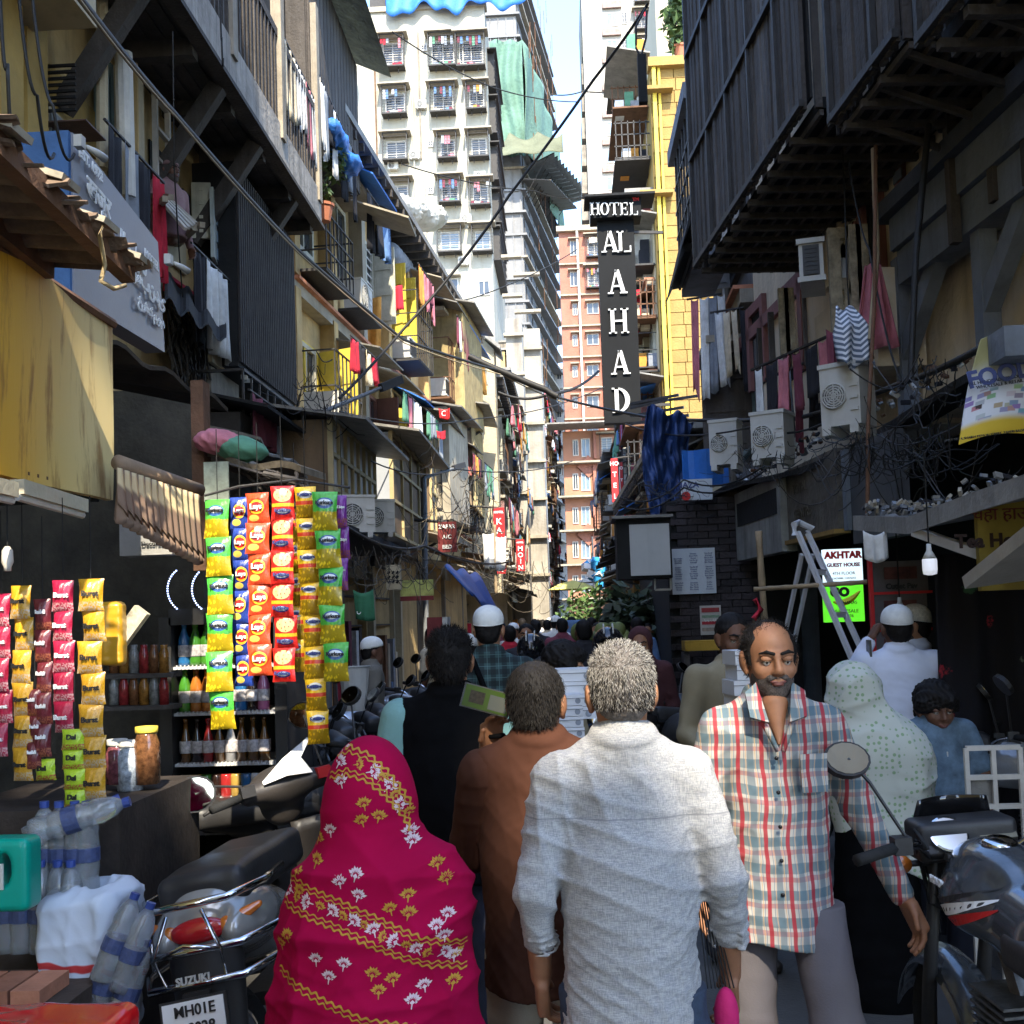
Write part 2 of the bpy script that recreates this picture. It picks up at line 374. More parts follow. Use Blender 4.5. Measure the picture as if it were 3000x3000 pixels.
def window(root,x,z,w,h,kind='cage',depth=.6,fm=None,gm=None,hood=True,open_l=False,clutter=None,y=0.):
 """x,z centre on the facade of root; -y is out of the wall"""
 fm=fm or frame_w;gm=gm or glass_d;w=round(w,2);h=round(h,2)
 def fr_():
  b=MB();t=.07
  for s in(-1,1):b.box((s*(w/2-t/2),-.02,0),(t,.12,h))
  b.box((0,-.02,h/2-t/2),(w-2*t,.12,t));b.box((0,-.02,-h/2+t/2),(w-2*t,.12,t));b.box((0,-.03,0),(t*.7,.08,h-2*t))
  return b.mesh('window',fm)
 f=link('window',cached(('wf',w,h,fm.name),fr_),root,T(x,y,z))
 link('pane',cached(('wp',w,h,gm.name),lambda:MB().box((0,-.02,0),(w-.14,.02,h-.14)).mesh('pane',gm)),f)
 if kind=='louvre' or kind=='cage':
  def lv():
   b=MB();n=max(3,int(h/.16))
   for i in range(n):b.box((w*.25*(1 if i%7 else-1)*0,-.06,-h/2+.12+i*(h-.24)/max(1,n-1)),(w-.16,.012,.03))
   return b.mesh('louvre_bars',frame_w)
  link('louvre_bars',cached(('wl',w,h),lv),f)['kind']='stuff'
 if kind=='cage':
  d=depth;W=w+.3;H=h+.45
  def cg():
   b=MB();t=.05
   for sx in(-1,1):
    b.box((sx*W/2,-d,0),(t,t,H));b.box((sx*W/2,-d/2,H/2),(t,d,t));b.box((sx*W/2,-d/2,-H/2),(t,d,t))
   b.box((0,-d,H/2),(W,t,t));b.box((0,-d/2,-H/2),(W-.06,d-.02,t*.8));b.box((0,-d-.01,-H/2),(W,t,t*2))
   n=max(4,int(H/.2))
   for i in range(1,n):b.box((0,-d,-H/2+i*H/n),(W,.015,.018))
   for sx in(-1,1):
    for i in range(1,n):b.box((sx*W/2,-d/2,-H/2+i*H/n),(.015,d,.018))
   for sx in(-.5,.5):b.box((sx*W/2,-d*.6,-H/2-.18),(.05,.05,.36))
   return b.mesh('grille',dark_metal)
  link('grille',cached(('wg',w,h,d),cg),f)
  if hood:link('hood',cached(('wh',w,h,d),lambda:MB().box((0,-d/2-.08,H/2+.1),(W+.5,d+.25,.1)).mesh('hood',slab_m)),f)
 elif hood:link('hood',cached(('wh2',w),lambda:MB().box((0,-.3,0),(w+.35,.6,.09)).mesh('hood',slab_m)),f,T(0,0,h/2+.14))
 if clutter:
  b=MB();rs=random.Random(clutter);mats=rs.sample(cloths,5);W=w+.2
  for i in range(int(W/.2)):
   b.k=rs.randrange(5);s=rs.uniform(.12,.26)
   b.box((-W/2+.12+i*.2,-depth*.7,-h/2-.2+s/2),(s*.9,s,s),Matrix.Rotation(rs.uniform(-.5,.5),3,'Y'))
   if rs.random()<.6:
    b.k=rs.randrange(5);hh=rs.uniform(.3,.7);b.box((-W/2+.12+i*.2,-depth*.85,h/2-hh/2),(.16,.03,hh))
  b.build('stored_things',mats,f)
 return f
def shutters(root,x,z,w,h,mat,ang=(100,80),panel=3,y=0.,glass=False):
 """hinged leaves standing open; each leaf a part with panels"""
 for s,a in((-1,ang[0]),(1,ang[1])):
  if a is None:continue
  lw=w/2
  def lf():
   b=MB();t=.07
   b.box((lw/2,0,0),(lw,.03,h))
   if not glass:
    for i in range(panel):
     zc=-h/2+(i+.5)*h/panel
     for sy in(-1,1):b.box((lw/2,sy*.022,zc),(lw-.16,.02,h/panel-.14))
   return b.mesh('shutter',mat)
  lfm=cached(('sh',round(lw,2),round(h,2),mat.name,panel,glass),lf)
  m=T(x+s*w/2,y-.04,z)@Matrix.Rotation(R(-a if s<0 else-(180-a)),4,'Z')
  o=link('shutter',lfm,root,m)
  if glass:
   b=MB();n=4
   for i in range(n):
    for k in(0,1):
     for sy in(-1,1):b.box((lw*(.3+.4*k),sy*.022,-h/2+(i+.5)*h/n),(lw*.3,.012,h/n-.06))
   b.build('pane',glass_b,o)
def ac_window(label,o,rz,w=.65,h=.42,d=.6,group='window air conditioners jutting from the walls'):
 t=thing('air_conditioner',label,'air conditioner',o,rz,group)
 def bd():b=MB();b.box((0,0,0),(w,d,h));b.box((0,-d/2-.01,h/2-.02),(w+.03,.03,.04));b.box((0,-d/2-.01,-h/2+.02),(w+.03,.03,.04));return b.mesh('casing',white_p)
 def gr():
  b=MB()
  for i in range(7):b.box((0,-d/2-.012,-h/2+.07+i*(h-.14)/6),(w-.1,.012,.03))
  b.box((0,-d/2-.003,0),(w-.06,.004,h-.1));return b.mesh('grille',ac_dark)
 link('casing',cached(('acb',w,h),bd),t);link('grille',cached(('acg',w,h),gr),t);return t
def ac_outdoor(label,o,rz,w=.8,h=.58,d=.32,mat=None,group='outdoor air conditioner units on the ledges',fan=True):
 t=thing('air_conditioner',label,'air conditioner',o,rz,group);mat=mat or white_p
 def bd():
  b=MB();b.box((0,0,h/2),(w,d,h));b.box((0,0,h+.008),(w+.02,d+.02,.03))
  for i in range(3):b.box((w*.36,-d/2-.004,h*(.25+.2*i)),(w*.2,.012,.02))
  for s in(-1,1):b.box((s*w*.35,0,-.03),(.06,d+.04,.06))
  return b.mesh('casing',mat)
 link('casing',cached(('aob',w,h,mat.name),bd),t)
 def gr():
  b=MB();rr=min(w*.6,h*.9)/2;cx=-w*.14
  for k in range(1,6):
   r=rr*k/5;b.tube([(cx+r*math.cos(a*math.pi/10),-d/2-.015,h/2+r*math.sin(a*math.pi/10))for a in range(21)],.006,4,False)
  for k in range(8):b.bar((cx,-d/2-.016,h/2),(cx+rr*math.cos(k*math.pi/4),-d/2-.016,h/2+rr*math.sin(k*math.pi/4)),.008)
  return b.mesh('fan_guard',white_p)
 def fn():
  b=MB();rr=min(w*.6,h*.9)/2;cx=-w*.14;b.poly([(cx+rr*math.cos(a*math.pi/8),-d/2-.004,h/2+rr*math.sin(a*math.pi/8))for a in range(16)],(0,-.004,0));return b.mesh('fan',ac_dark)
 link('fan',cached(('aof',w,h),fn),t);link('fan_guard',cached(('aog',w,h),gr),t)
 return t
def garment(b,rs,x,z,w,h,y=0.):
 """one draped cloth hanging from z down, folded waves"""
 ph=rs.uniform(0,6);am=w*.12;sl=rs.uniform(-.1,.1)
 k1,k2=rs.uniform(6,15),rs.uniform(.1,.9);b.grid(lambda u,v:(x+(u-.5)*w*(1-.2*v*k2-.12*(1-v)*(.5+.5*math.sin(k1)))+sl*v*h*.5,y+am*(math.sin(u*k1+ph)+.5*math.sin(u*k1*2.3+v*2))*(.35+.5*v),z-v*h*(1-.10*k2*math.sin(u*3.1*k2*2))-.03*math.sin(u*3.14)),12,7,.006)
def rs_(ph,v):return .5+.5*math.sin(ph+3*v)
def laundry(label,o,ex,L,n,seed,mats=None,hmin=.5,hmax=.9,group='washing hung out along the facades',name='laundry',pole=True):
 """clothes line: pole plus each garment a part"""
 t=thing(name,label,'laundry',(0,0,0),0,group);t.matrix_world=frame(o,ex);rs=random.Random(seed);mats=mats or cloths
 if pole:MB().tube([(0,0,0),(L,0,0)],.015,5).build('pole',dark_metal,t)
 x=.05
 for i in range(n):
  w=L/n*rs.uniform(.7,1.05);h=rs.uniform(hmin,hmax);b=MB();garment(b,rs,x+w/2,-.01,w,h);b.uvs=None
  b.build('garment',rs.choice(mats),t,smooth=True);x+=L/n
 return t
def leaves(b,c,r,n,size,rs,squash=1.):
 for _ in range(n):
  d=Vector((rs.gauss(0,1),rs.gauss(0,1),rs.gauss(0,1))).normalized()*(rs.random()**.45);p=Vector(c)+Vector((d.x*r[0],d.y*r[1],d.z*r[2]))
  a=Vector((rs.gauss(0,1),rs.gauss(0,1),rs.gauss(0,.7)-.3)).normalized();s=size*rs.uniform(.6,1.4);e=a.cross(Vector((rs.gauss(0,1),rs.gauss(0,1),1))).normalized()*s*.22
  b.add([p,p+a*s*.5+e,p+a*s,p+a*s*.5-e],[(0,1,2,3)])
def plant(label,o,r,n,size,seed,pot=.12,name='potted_plant',group=None):
 t=thing(name,label,'plant',o,0,group);rs=random.Random(seed);b=MB();leaves(b,(0,0,pot*2+r[2]*.8),r,n,size,rs);b.build('foliage',leaf_m,t,kind='stuff')
 if pot:MB().lathe([(pot*.65,0),(pot,pot*1.6),(pot*1.12,pot*1.6),(pot*1.12,pot*1.9),(pot*.9,pot*1.9)],10).build('pot',terra,t)
 b=MB()
 for k in range(5):b.tube([(0,0,pot),(rs.uniform(-1,1)*r[0]*.4,rs.uniform(-1,1)*r[1]*.4,pot*2+r[2]),(rs.uniform(-1,1)*r[0]*.8,rs.uniform(-1,1)*r[1]*.8,pot*2+r[2]*1.6)],.012,4)
 b.build('stem',M('stem_brown',(.10,.07,.04)),t)
 return t
asphalt=M('street_asphalt',(.075,.072,.068),.85,.35,1.5,.5,60,streak=0)
struct(MB().quad((-60,-40,0),(60,-40,0),(60,1500,0),(-60,1500,0)).build('ground',asphalt))
kerb_m=M('kerb_stone',(.17,.16,.15),.9,.25,3,.4,40)
for s,nm in((-1,'pavement_left'),(1,'pavement_right')):
 b=MB();b.bb((s*2.25 if s<0 else 1.95,-6,.004),(s*5,60,.12));struct(b.build(nm,kerb_m))
def tower(name,label,Y,pl,pr,pyt,mat,depth=14,pyref=500,z0=0.,cat='building',group=None):
 x0=P(pl,pyref,Y).x;x1=P(pr,pyref,Y).x;z1=P((pl+pr)/2,pyt,Y).z
 t=thing(name,label,cat,((x0+x1)/2,Y,0),0,group);t['x0']=x0-t.location.x;t['z1']=z1
 MB().bb((x0-t.location.x,0,z0),(x1-t.location.x,depth,z1)).build('wall',mat,t)
 return t,x1-x0,z1
def wpx(t,a,b,c,d,Y,**k):
 p=P(a,b,Y);q=P(c,d,Y);return window(t,(p.x+q.x)/2-t.location.x,(p.z+q.z)/2,abs(q.x-p.x),abs(p.z-q.z),**k)
Y=72
wb,wbw,wbz=tower('apartment_building','tall white lime-washed apartment block with caged windows and blue tarpaulin on its roof',Y,560,921,22,white_w,16,250)
for i,(a,b_,c,d)in enumerate([(722,84,761,128),(814,80,858,126),(866,80,912,126),(727,179,765,216),(817,174,856,212),(885,171,914,207),(729,268,767,302),(831,265,859,299),(889,262,919,296),(731,352,771,388),(833,347,866,381),(892,352,922,386),(831,439,868,474),(896,438,926,473)]):
 wpx(wb,a,b_,c,d,Y,kind='cage',depth=.85,clutter=i+1 if i in(0,1,2,3,4,5,7,10,11)else None,gm=glass_b if i in(13,12)else glass_d)
for a,b_,c,d in((833,527,866,558),(902,530,925,557),(807,264,818,278),(807,352,818,366),(794,84,806,97)):wpx(wb,a,b_,c,d,Y,kind='louvre' if c-a<20 else'plain',hood=c-a>30)
xr=wb['x0']+wbw
for i,py in enumerate((105,195,285,375,440)):
 z=P(935,py,Y).z;f=MB()
 for k in range(9):f.box((xr+.22,2+k*.9,z),(.5,.05,2.4))
 for k in range(5):f.box((xr+.5,5.5,z-1.2+k*.55),(.04,8,.05))
 f.box((xr+.27,5.6,z-1.25),(.54,8.2,.1));f.box((xr+.3,5.6,z+1.3),(.7,8.4,.08));f.build('balcony_cage',dark_metal,wb)
 f=MB();rs=random.Random(i)
 for k in range(7):f.k=k%3;f.box((xr+.25,2.3+k*1.0,z-.2),(.3,.5,rs.uniform(.6,1.5)))
 f.build('hung_things',[cloths[1],cloths[2],cloths[7]],wb)
MB().box((0,.3,wbz+.15),(wbw+.3,.9,.35)).build('parapet',slab_m,wb)
for i,(x,z)in enumerate(((-2.2,wbz-3.2),(1.6,wbz-18.5),(4.1,wbz-21.2))):MB().box((x,-.06,z),(.3,.1,.12)).build('fixing',grimy,wb)
for px,py0,py1 in((778,180,560),(800,330,470)):
 a=P(px,py0,Y-.15);c=P(px+8,py1,Y-.15);MB().tube([a-wb.location,Vector((a.x,a.y,c.z))-wb.location],.06,5).build('drain_pipe',white_w,wb)
MB().bb((wb['x0']+5,1,wbz+.3),(xr-.4,9,wbz+3.2)).build('roof_shed',dark_metal,wb)
t=thing('tarpaulin','bright blue tarpaulin lashed over the parapet of the white block','tarpaulin',(wb.location.x,Y-.3,wbz))
b=MB();L=9.6;x0=P(730,10,Y).x-t.location.x
b.grid(lambda u,v:(x0+u*L,-.25+.12*math.sin(u*34+v*3)+.5*(1-v)*0,3.2-v*(3.5+.35*math.sin(u*17)+.2*math.sin(u*41))),60,10,.03);b.uvs=None;b.build('sheet',tarp_b,t,smooth=True)
ac_outdoor('small white air conditioner on the white tall block, between window rows',P(906,340,Y-.25),0,.75,.5,.4)
for k,(px,py)in enumerate(((783,300),(880,420),(795,205),(742,320),(875,500))):ac_outdoor('small air conditioner %s on the tall white block'%['right of the third row left window','between the fifth row windows','in the blank strip of the second row','under the third row left window','above the lowest plain windows'][k],P(px,py,Y-.2),0,.7,.5,.35,group='air conditioners on the white block')
for k,(px,a_,b__)in enumerate(((705,60,500),(872,60,430),(788,60,300))):a=P(px,a_,Y-.1);c=P(px,b__,Y-.1);MB().tube([a-wb.location,Vector((a.x,a.y,c.z))-wb.location],.05,5).build('drain_pipe',[rust,frame_w,grimy][k],wb)
def dish(label,o,rz,r=.6,tilt=35,pole=.8):
 t=thing('satellite_dish',label,'satellite dish',o,rz,'satellite dishes');m=Matrix.Rotation(R(90-tilt),3,'X')
 MB().lathe([(0.001,.0),(r*.4,.03*r*2),(r*.75,.10*r*2),(r,.19*r*2),(r*1.03,.2*r*2),(r*.7,.075*r*2),(.01,-.03)],16,m,(0,0,pole)).build('reflector',M('dish_grey',(.45,.45,.43),.6),t,smooth=True)
 b=MB();b.tube([(0,.05,0),(0,.05,pole)],.03,6);e=m@Vector((0,0,r));b.tube([m@Vector((0,r*.8,.2*r))+Vector((0,0,pole)),e+Vector((0,0,pole))],.015,5);b.build('mount',dark_metal,t);return t
dish('large pale satellite dish at the roof corner of the white block',P(652,30,68),-.5,1.1)
t=thing('tower_under_construction','raw grey concrete tower under construction draped in green safety net','building');Yc=140
c0=P(925,500,Yc);c1=P(989,500,Yc);c2=P(1046,500,176);zt=92
b=MB();b.poly([(c0.x,Yc,0),(c1.x,Yc,0),(c2.x,176,0),(c2.x-14,180,0)],(0,0,zt));b.build('wall',grey_con,t)
sd=(Vector((c2.x,176,0))-Vector((c1.x,Yc,0)));sn=Vector((sd.y,-sd.x,0)).normalized()
for i in range(31):
 z=1.4+i*2.92;b=MB();o=.28 if i%3 else .5
 b.poly([(c0.x-.3,Yc-o,z),(c1.x+.5,Yc-o,z),(c2.x+1.0+(i%2)*.4,174.5,z),(c2.x-12,180,z)],(0,0,.28));b.build('floor_slab',slab_m if i%4==0 else grey_con,t)
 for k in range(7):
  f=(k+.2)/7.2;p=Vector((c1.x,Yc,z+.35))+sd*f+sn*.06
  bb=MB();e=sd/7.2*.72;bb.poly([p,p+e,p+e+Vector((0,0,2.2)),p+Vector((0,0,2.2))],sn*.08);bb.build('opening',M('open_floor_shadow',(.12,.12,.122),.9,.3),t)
b=MB()
for k in range(4):b.box((c0.x+1.0+k*1.05,Yc-.12,40),(.1,.12,80))
b.build('column_edge',grey_con,t)
b=MB()
for k in range(46):
 p=Vector((c1.x,Yc,0))+sd*random.random()+sn*1.5;z=random.uniform(60,92);b.tube([(p.x,p.y,z),(p.x,p.y,z+3.5)],.05,4)
 z=random.uniform(20,60);b.tube([(p.x,p.y,z),(p.x,p.y,z+3)],.05,4)
b.build('scaffold_pole',rust,t,kind='stuff')
zn0=P(960,300,Yc).z;zn1=P(960,84,Yc).z;n_=thing('safety_net','torn green construction net wrapped round the middle of the concrete tower','net')
b=MB();b.grid(lambda u,v:(c0.x-.5+u*(c1.x-c0.x+1.2),Yc-1.0-.35*math.sin(u*19+2*math.sin(v*5))-.2*math.sin(v*13+u*5),zn1-v*(zn1-zn0)),26,26,.05)
b.grid(lambda u,v:tuple(Vector((c1.x+.7,Yc-1,0))+sd*u*1.0+sn*(.3*math.sin(u*23+v*4)+.9*min(1,u*4))+Vector((0,0,zn1-1*u-v*(zn1-zn0-1)))),30,20,.05);b.uvs=None;b.build('net',net_g,n_,smooth=True)
b=MB();b.grid(lambda u,v:(c0.x-.5+u*(c1.x-c0.x+6.),Yc-1.2-v*3-.3*math.sin(u*17),zn0+3.0-v*4.2-1.2*abs(math.sin(u*9))*(1-v)),26,8,.05);b.uvs=None;b.build('catch_net',net_y,n_,smooth=True)
k_=thing('catch_platform','fan shaped scaffold catch platform sticking out over the street from the tower','scaffold')
fs_=M('fan_sheet',(.17,.185,.19),.8,.3)
for i in range(10):
 Yi=139+3.4*i;p0=P(986+5.5*i,318+7.5*i,Yi);p1=P(994+5.5*i,330+7.5*i,Yi+5);q0=P(1046+6.2*i,288+6.8*i,Yi-2);q1=P(1050+6.2*i,312+6.8*i,Yi+5);b=MB()
 b.grid(lambda u,v:tuple(p0.lerp(p1,u).lerp(q0.lerp(q1,u),v)+Vector((0,0,-1.1*math.sin(math.pi*u)*v))),6,5,.08);b.uvs=None;b.build('panel',fs_,k_)
 b=MB();b.tube([p0,q0],.07,4);b.tube([p0-Vector((0,0,4)),p0.lerp(q0,.8)],.06,4);b.build('strut',dark_metal,k_)
 if i<9:b=MB();r0=P(984+5.5*i,338+7*i,Yi);b.poly([r0,P(1040+5.6*i,340+6*i,Yi-1),P(1044+5.6*i,346+6*i,Yi+2),P(988+5.5*i,345+7*i,Yi+3)],(0,0,.12));b.build('deck_board',M('deck_brown',(.10,.085,.07)),k_)
Y=122
ct,cw,cz=tower('apartment_tower','cream high-rise with barred balconies behind the yellow block wall',Y,1106,1290,-60,M('pale_tower_paint',(.33,.31,.265),.9,.1,.4,.2,streak=.2,dirt=(.35,.3,.25)),14,250)
for i in range(9):
 y0=-30+i*51.5
 wpx(ct,1144,y0+4,1166,y0+28,Y,kind='plain',gm=glass_b,hood=False)
 wpx(ct,1172,y0+2,1184,y0+24,Y,kind='louvre',hood=False)
 a=P(1136,y0+36,Y);c=P(1172,y0+46,Y);MB().bb((a.x-ct.location.x,-.35,c.z),(c.x-ct.location.x,-.01,a.z)).build('spandrel',M('brown_band',(.26,.19,.16)),ct)
 a=P(1099,y0+20,Y);MB().bb((a.x-ct.location.x-.05,.6,a.z-.6),(ct['x0']-.01,4,a.z+1.8)).build('side_balcony',grimy,ct)
 wpx(ct,1198,y0+6,1222,y0+34,Y,kind='cage',depth=.8,clutter=i+30)
for px in(1112,1190):
 a=P(px,200,Y-.2);MB().box((a.x-ct.location.x,-.2,cz/2),(.12,.12,cz)).build('drain_pipe',frame_w,ct)
Y=104
pk,pw,pz=tower('pink_building','tall narrow salmon pink block with a white drainpipe standing left of the hotel sign',Y,1063,1225,434,pink_w,14,700)
MB().box((0,-.1,pz+.2),(pw+.4,.8,.5)).build('parapet',slab_m,pk)
for i in range(10):
 y0=452+i*58.5
 if i<2:wpx(pk,1075,y0+3,1090,y0+30,Y,kind='plain',hood=True);wpx(pk,1108,y0,1134,y0+30,Y,kind='cage',depth=.7,clutter=60+i)
 else:wpx(pk,1080,y0+4,1090,y0+26,Y,kind='plain',hood=True);wpx(pk,1107,y0+3,1130,y0+23,Y,kind='plain',gm=glass_d,hood=True)
 wpx(pk,1160,y0,1190,y0+25,Y,kind='cage',depth=.7)
 MB().box((0,-.12,P(1100,y0+46,Y).z),(pw+.1,.3,.14)).build('string_course',slab_m,pk)
for px in(1098,1139):a=P(px,700,Y-.2);MB().box((a.x-pk.location.x,-.35,pz/2),(.2,.2,pz)).build('drain_pipe',frame_w,pk)
Y=88
pl,plw,plz=tower('pink_building','lower salmon block with diamond plaster ornaments closing the end of the street',Y,1066,1178,812,M('peach_plaster',(.35,.17,.105),.9,.15,.6,.2,streak=.3,dirt=(.3,.15,.1)),12,950)
for i in range(5):
 y0=828+i*64;wpx(pl,1080,y0+2,1092,y0+32,Y,kind='plain',hood=False);wpx(pl,1096,y0,1114,y0+34,Y,kind='plain',gm=glass_b,hood=False);wpx(pl,1134,y0-2,1156,y0+30,Y,kind='plain' if i%2 else'cage',gm=glass_b,depth=.5)
 MB().box((-.2,-.5,P(1100,y0+46,Y).z),(plw+.6,1.0,.14)).build('ledge',slab_m,pl)
 a=P(1122,y0+12,Y);MB().box((a.x-pl.location.x,-.2,a.z),(.22,.4,2.2)).build('pilaster',pink_w,pl)
 if i in(1,3):
  a=P(1110,y0-12,Y-.1)-pl.location;MB().poly([(a.x-.9,a.y,a.z),(a.x,a.y,a.z-.9),(a.x+.9,a.y,a.z),(a.x,a.y,a.z+.9)],(0,-.1,0)).build('ornament',pink_w,pl)
MB().box((-.4,-1.4,plz+.2),(plw+1.6,3,.12)).build('roof_sheet',tin,pl)
t,a_,b_=tower('apartment_tower','hazy cream tower glimpsed in the gap beyond the pink block',170,1034,1092,690,M('far_cream',(.38,.37,.35),.9,.1),14,800)
for i in range(9):wpx(t,1050,700+i*36,1060,716+i*36,170,kind='plain',hood=True)
Y=30;t,yw,yz=tower('yellow_building','sunlit yellow building faced with rough rectangular blocks behind the hotel sign',Y,1236,1345,122,yellow_m,9,400,z0=0)
x0=t['x0'];z=6.3;r_=0;bm=[MB().box((0,0,0),(w_,.06,.325)).mesh('block',yellow_w)for w_ in(.62,.44)]
while z<yz-.2:
 x=x0+.25 if r_%2 else x0+.02;k=r_%2
 while x<x0+yw:
  wd=(.62,.44)[k];link('block',bm[k],t,T(x+wd/2,-.035,z));x+=wd+.02;k=1-k
 z+=.345;r_+=1
a=P(1243,400,Y);MB().box((a.x-t.location.x,-.16,10),(.10,.14,14)).build('corner_pipe',shutter_y,t);MB().box((a.x-t.location.x+.14,-.13,10),(.07,.09,14)).build('drain_pipe',shutter_y,t)
MB().box((0,-.05,yz),(yw+.1,.5,.25)).build('coping',yellow_w,t)
for py in(178,372):c=P(1250,py,Y);MB().box((c.x-t.location.x-.2,-.3,c.z),(.9,.35,.1)).build('ledge',yellow_w,t)
xs=x0-.02
for i in range(9):
 z=6.0+i*1.5;b=MB();d=1.0+.25*(i%2)
 for k in range(6):b.box((xs-.1-k*.17,.4+i%3,z),(.03,.03,1.1))
 for k in range(4):b.box((xs-.5,.4+i%3,z-.5+k*.33),(1.0,.03,.03))
 b.box((xs-.5,2.2,z-.55),(1.0,3.6,.05));b.build('balcony_grille',rust if i%2 else dark_metal,t)
 b=MB();rs=random.Random(i);
 for k in range(6):b.k=k%3;b.box((xs-rs.uniform(.1,.8),1+rs.random(),z-rs.uniform(0,.4)),(.25,.3,rs.uniform(.3,.9)))
 b.build('stored_things',rs.sample(cloths,3),t)
 if i%3==1:MB().box((xs-.55,1.2,z+.75),(1.2,3,.04),Matrix.Rotation(R(12),3,'Y')).build('awning',tin,t)
t2,a_,b_=tower('cream_building','bright cream upper building rising over the yellow block wall',36,1240,1420,-60,M('bright_cream',(.38,.335,.24),.9,.08,.5,.2),9,100)
wpx(t2,1298,52,1330,110,36,kind='plain',hood=True,gm=glass_d)
plant('bushy yellow-green roof plant in a clay pot above the yellow wall',P(1285,112,30.3),(.5,.4,1.0),420,.3,3,.2)
plant('trailing roof plant beside the window cage above the yellow wall',P(1316,90,30.6),(.35,.35,.45),200,.22,5,.16)
NUM={'w':0,'o':0};FLO=['low down','halfway up','high up','higher up','very high','near the top','at the top','topmost']
def tenement(name,label,o,ex,L,H,floors,depth,wallm,seed,bay=1.9,trim=None,who='',lively=1.,sm=None,bay_box=(),wall_from=0.,det=True):
 t=thing(name,label,'building');t.matrix_world=frame(o,ex);rs=random.Random(seed);trim=trim or slab_m;sm=sm or[shutter_c,shutter_c,mauve,frame_w]
 MB().bb((0,0,wall_from),(L,depth,H)).build('wall',wallm,t)
 MB().bb((-.1,-.75,H),(L+.1,depth,H+.12)).build('roof_slab',tin,t)
 b=MB()
 for i in range(int(L/.5)):b.box((i*.5+.2,-.45,H-.12),(.07,.6,.14))
 b.build('eave_bracket',dark_wood,t,kind='stuff')
 nb=max(1,int(L/bay));bw=L/nb
 for fi,z in enumerate(floors):
  top=floors[fi+1]if fi+1<len(floors)else H;fh=top-z
  MB().bb((0,-.22,z-.12),(L,-.003,z+.05)).build('cornice',trim,t)
  MB().bb((0,-.30,z+.052),(L,-.003,z+.10)).build('cornice_tiles',tile_r if rs.random()<.5 else trim,t)
  for i in range(nb):
   x=(i+.5)*bw;wz=z+fh*.5;wh=min(1.5,fh*.52);ww=bw*.5
   window(t,x,wz,ww,wh,kind='louvre' if rs.random()<.4 else'plain',fm=rs.choice(sm),hood=rs.random()<.3)
   MB().box((i*bw+.13,-.12,z+fh/2+.05),(.24,.24,fh-.2)).build('pilaster',rs.choice([wallm,trim,ochre2]),t)
   if det and rs.random()<.75:shutters(t,x,wz,ww,wh,rs.choice(sm),(rs.choice([100,120,None]),rs.choice([80,60,None])),3)
   q=rs.random()
   wo_=t.matrix_world
   if q<.28*lively:
    n=NUM['w'];NUM['w']+=1;ac_window('%s window air conditioner %s on the %s, %s bay'%(rs.choice(['boxy','tilted','rust-streaked','grimy','yellowed']),FLO[fi],who,ORD[i%20]),wo_@Vector((x+rs.uniform(-.2,.2),-.25,z+.55)),math.atan2(ex[1],ex[0]))
   elif q<.5*lively:
    MB().box((x,-.35,z+.22),(ww+.3,.6,.04)).build('ledge_shelf',dark_metal,t)
    ac_outdoor('%s outdoor cooling unit %s on the %s, %s bay'%(rs.choice(['dusty','white','stained','tilted']),FLO[fi],who,ORD[i%20]),wo_@Vector((x,-.4,z+.28)),math.atan2(ex[1],ex[0]),.75,.52,.3)
   if rs.random()<.5*lively:
    nm=rs.randint(3,6);q3=rs.sample(cloths,3);laundry('%s, %s and %s washing %s on the %s, %s bay'%(*[c.name[6:]for c in q3],FLO[fi],who,ORD[i%20]),wo_@Vector((x-bw*.4,-.7-rs.random()*.3,z+fh*.72)),ex,bw*.8,nm,rs.random(),q3,hmin=.4,hmax=fh*.33)
   if rs.random()<.5*lively:
    b=MB();d=rs.uniform(.5,.8);hh=rs.uniform(.8,wh+.2);zz=z+.25
    for k in range(8):b.box((x-bw*.38+k*bw*.76/7,-d,zz+hh/2),(.02,.02,hh))
    for k in range(4):
     b.box((x,-d,zz+k*hh/3),(bw*.78,.022,.022))
     for s in(-1,1):b.box((x+s*bw*.38,-d/2,zz+k*hh/3),(.022,d,.022))
    b.box((x,-d/2,zz-.02),(bw*.78,d,.03));b.build('balcony_grille',rs.choice([dark_metal,rust]),t)
   if rs.random()<.35*lively:
    b=MB();b.box((0,0,0),(bw*.9,.95,.025));b.build('awning',rs.choice([tin,tin,rust,slab_m,tarp_b]),t,T(x,-.5,z+fh*.86)@Matrix.Rotation(R(rs.uniform(12,30)),4,'X'))
   if rs.random()<.4:MB().tube([(i*bw+.32,-.1,z),(i*bw+.34,-.1,top)],.045,6).build('drain_pipe',rs.choice([frame_w,grimy,rust]),t)
  for(x0,x1,bz,dd,m,kind)in bay_box:
   if bz!=fi:continue
   boxbay(t,x0,x1,z,top-.35,dd,m,kind)
 return t
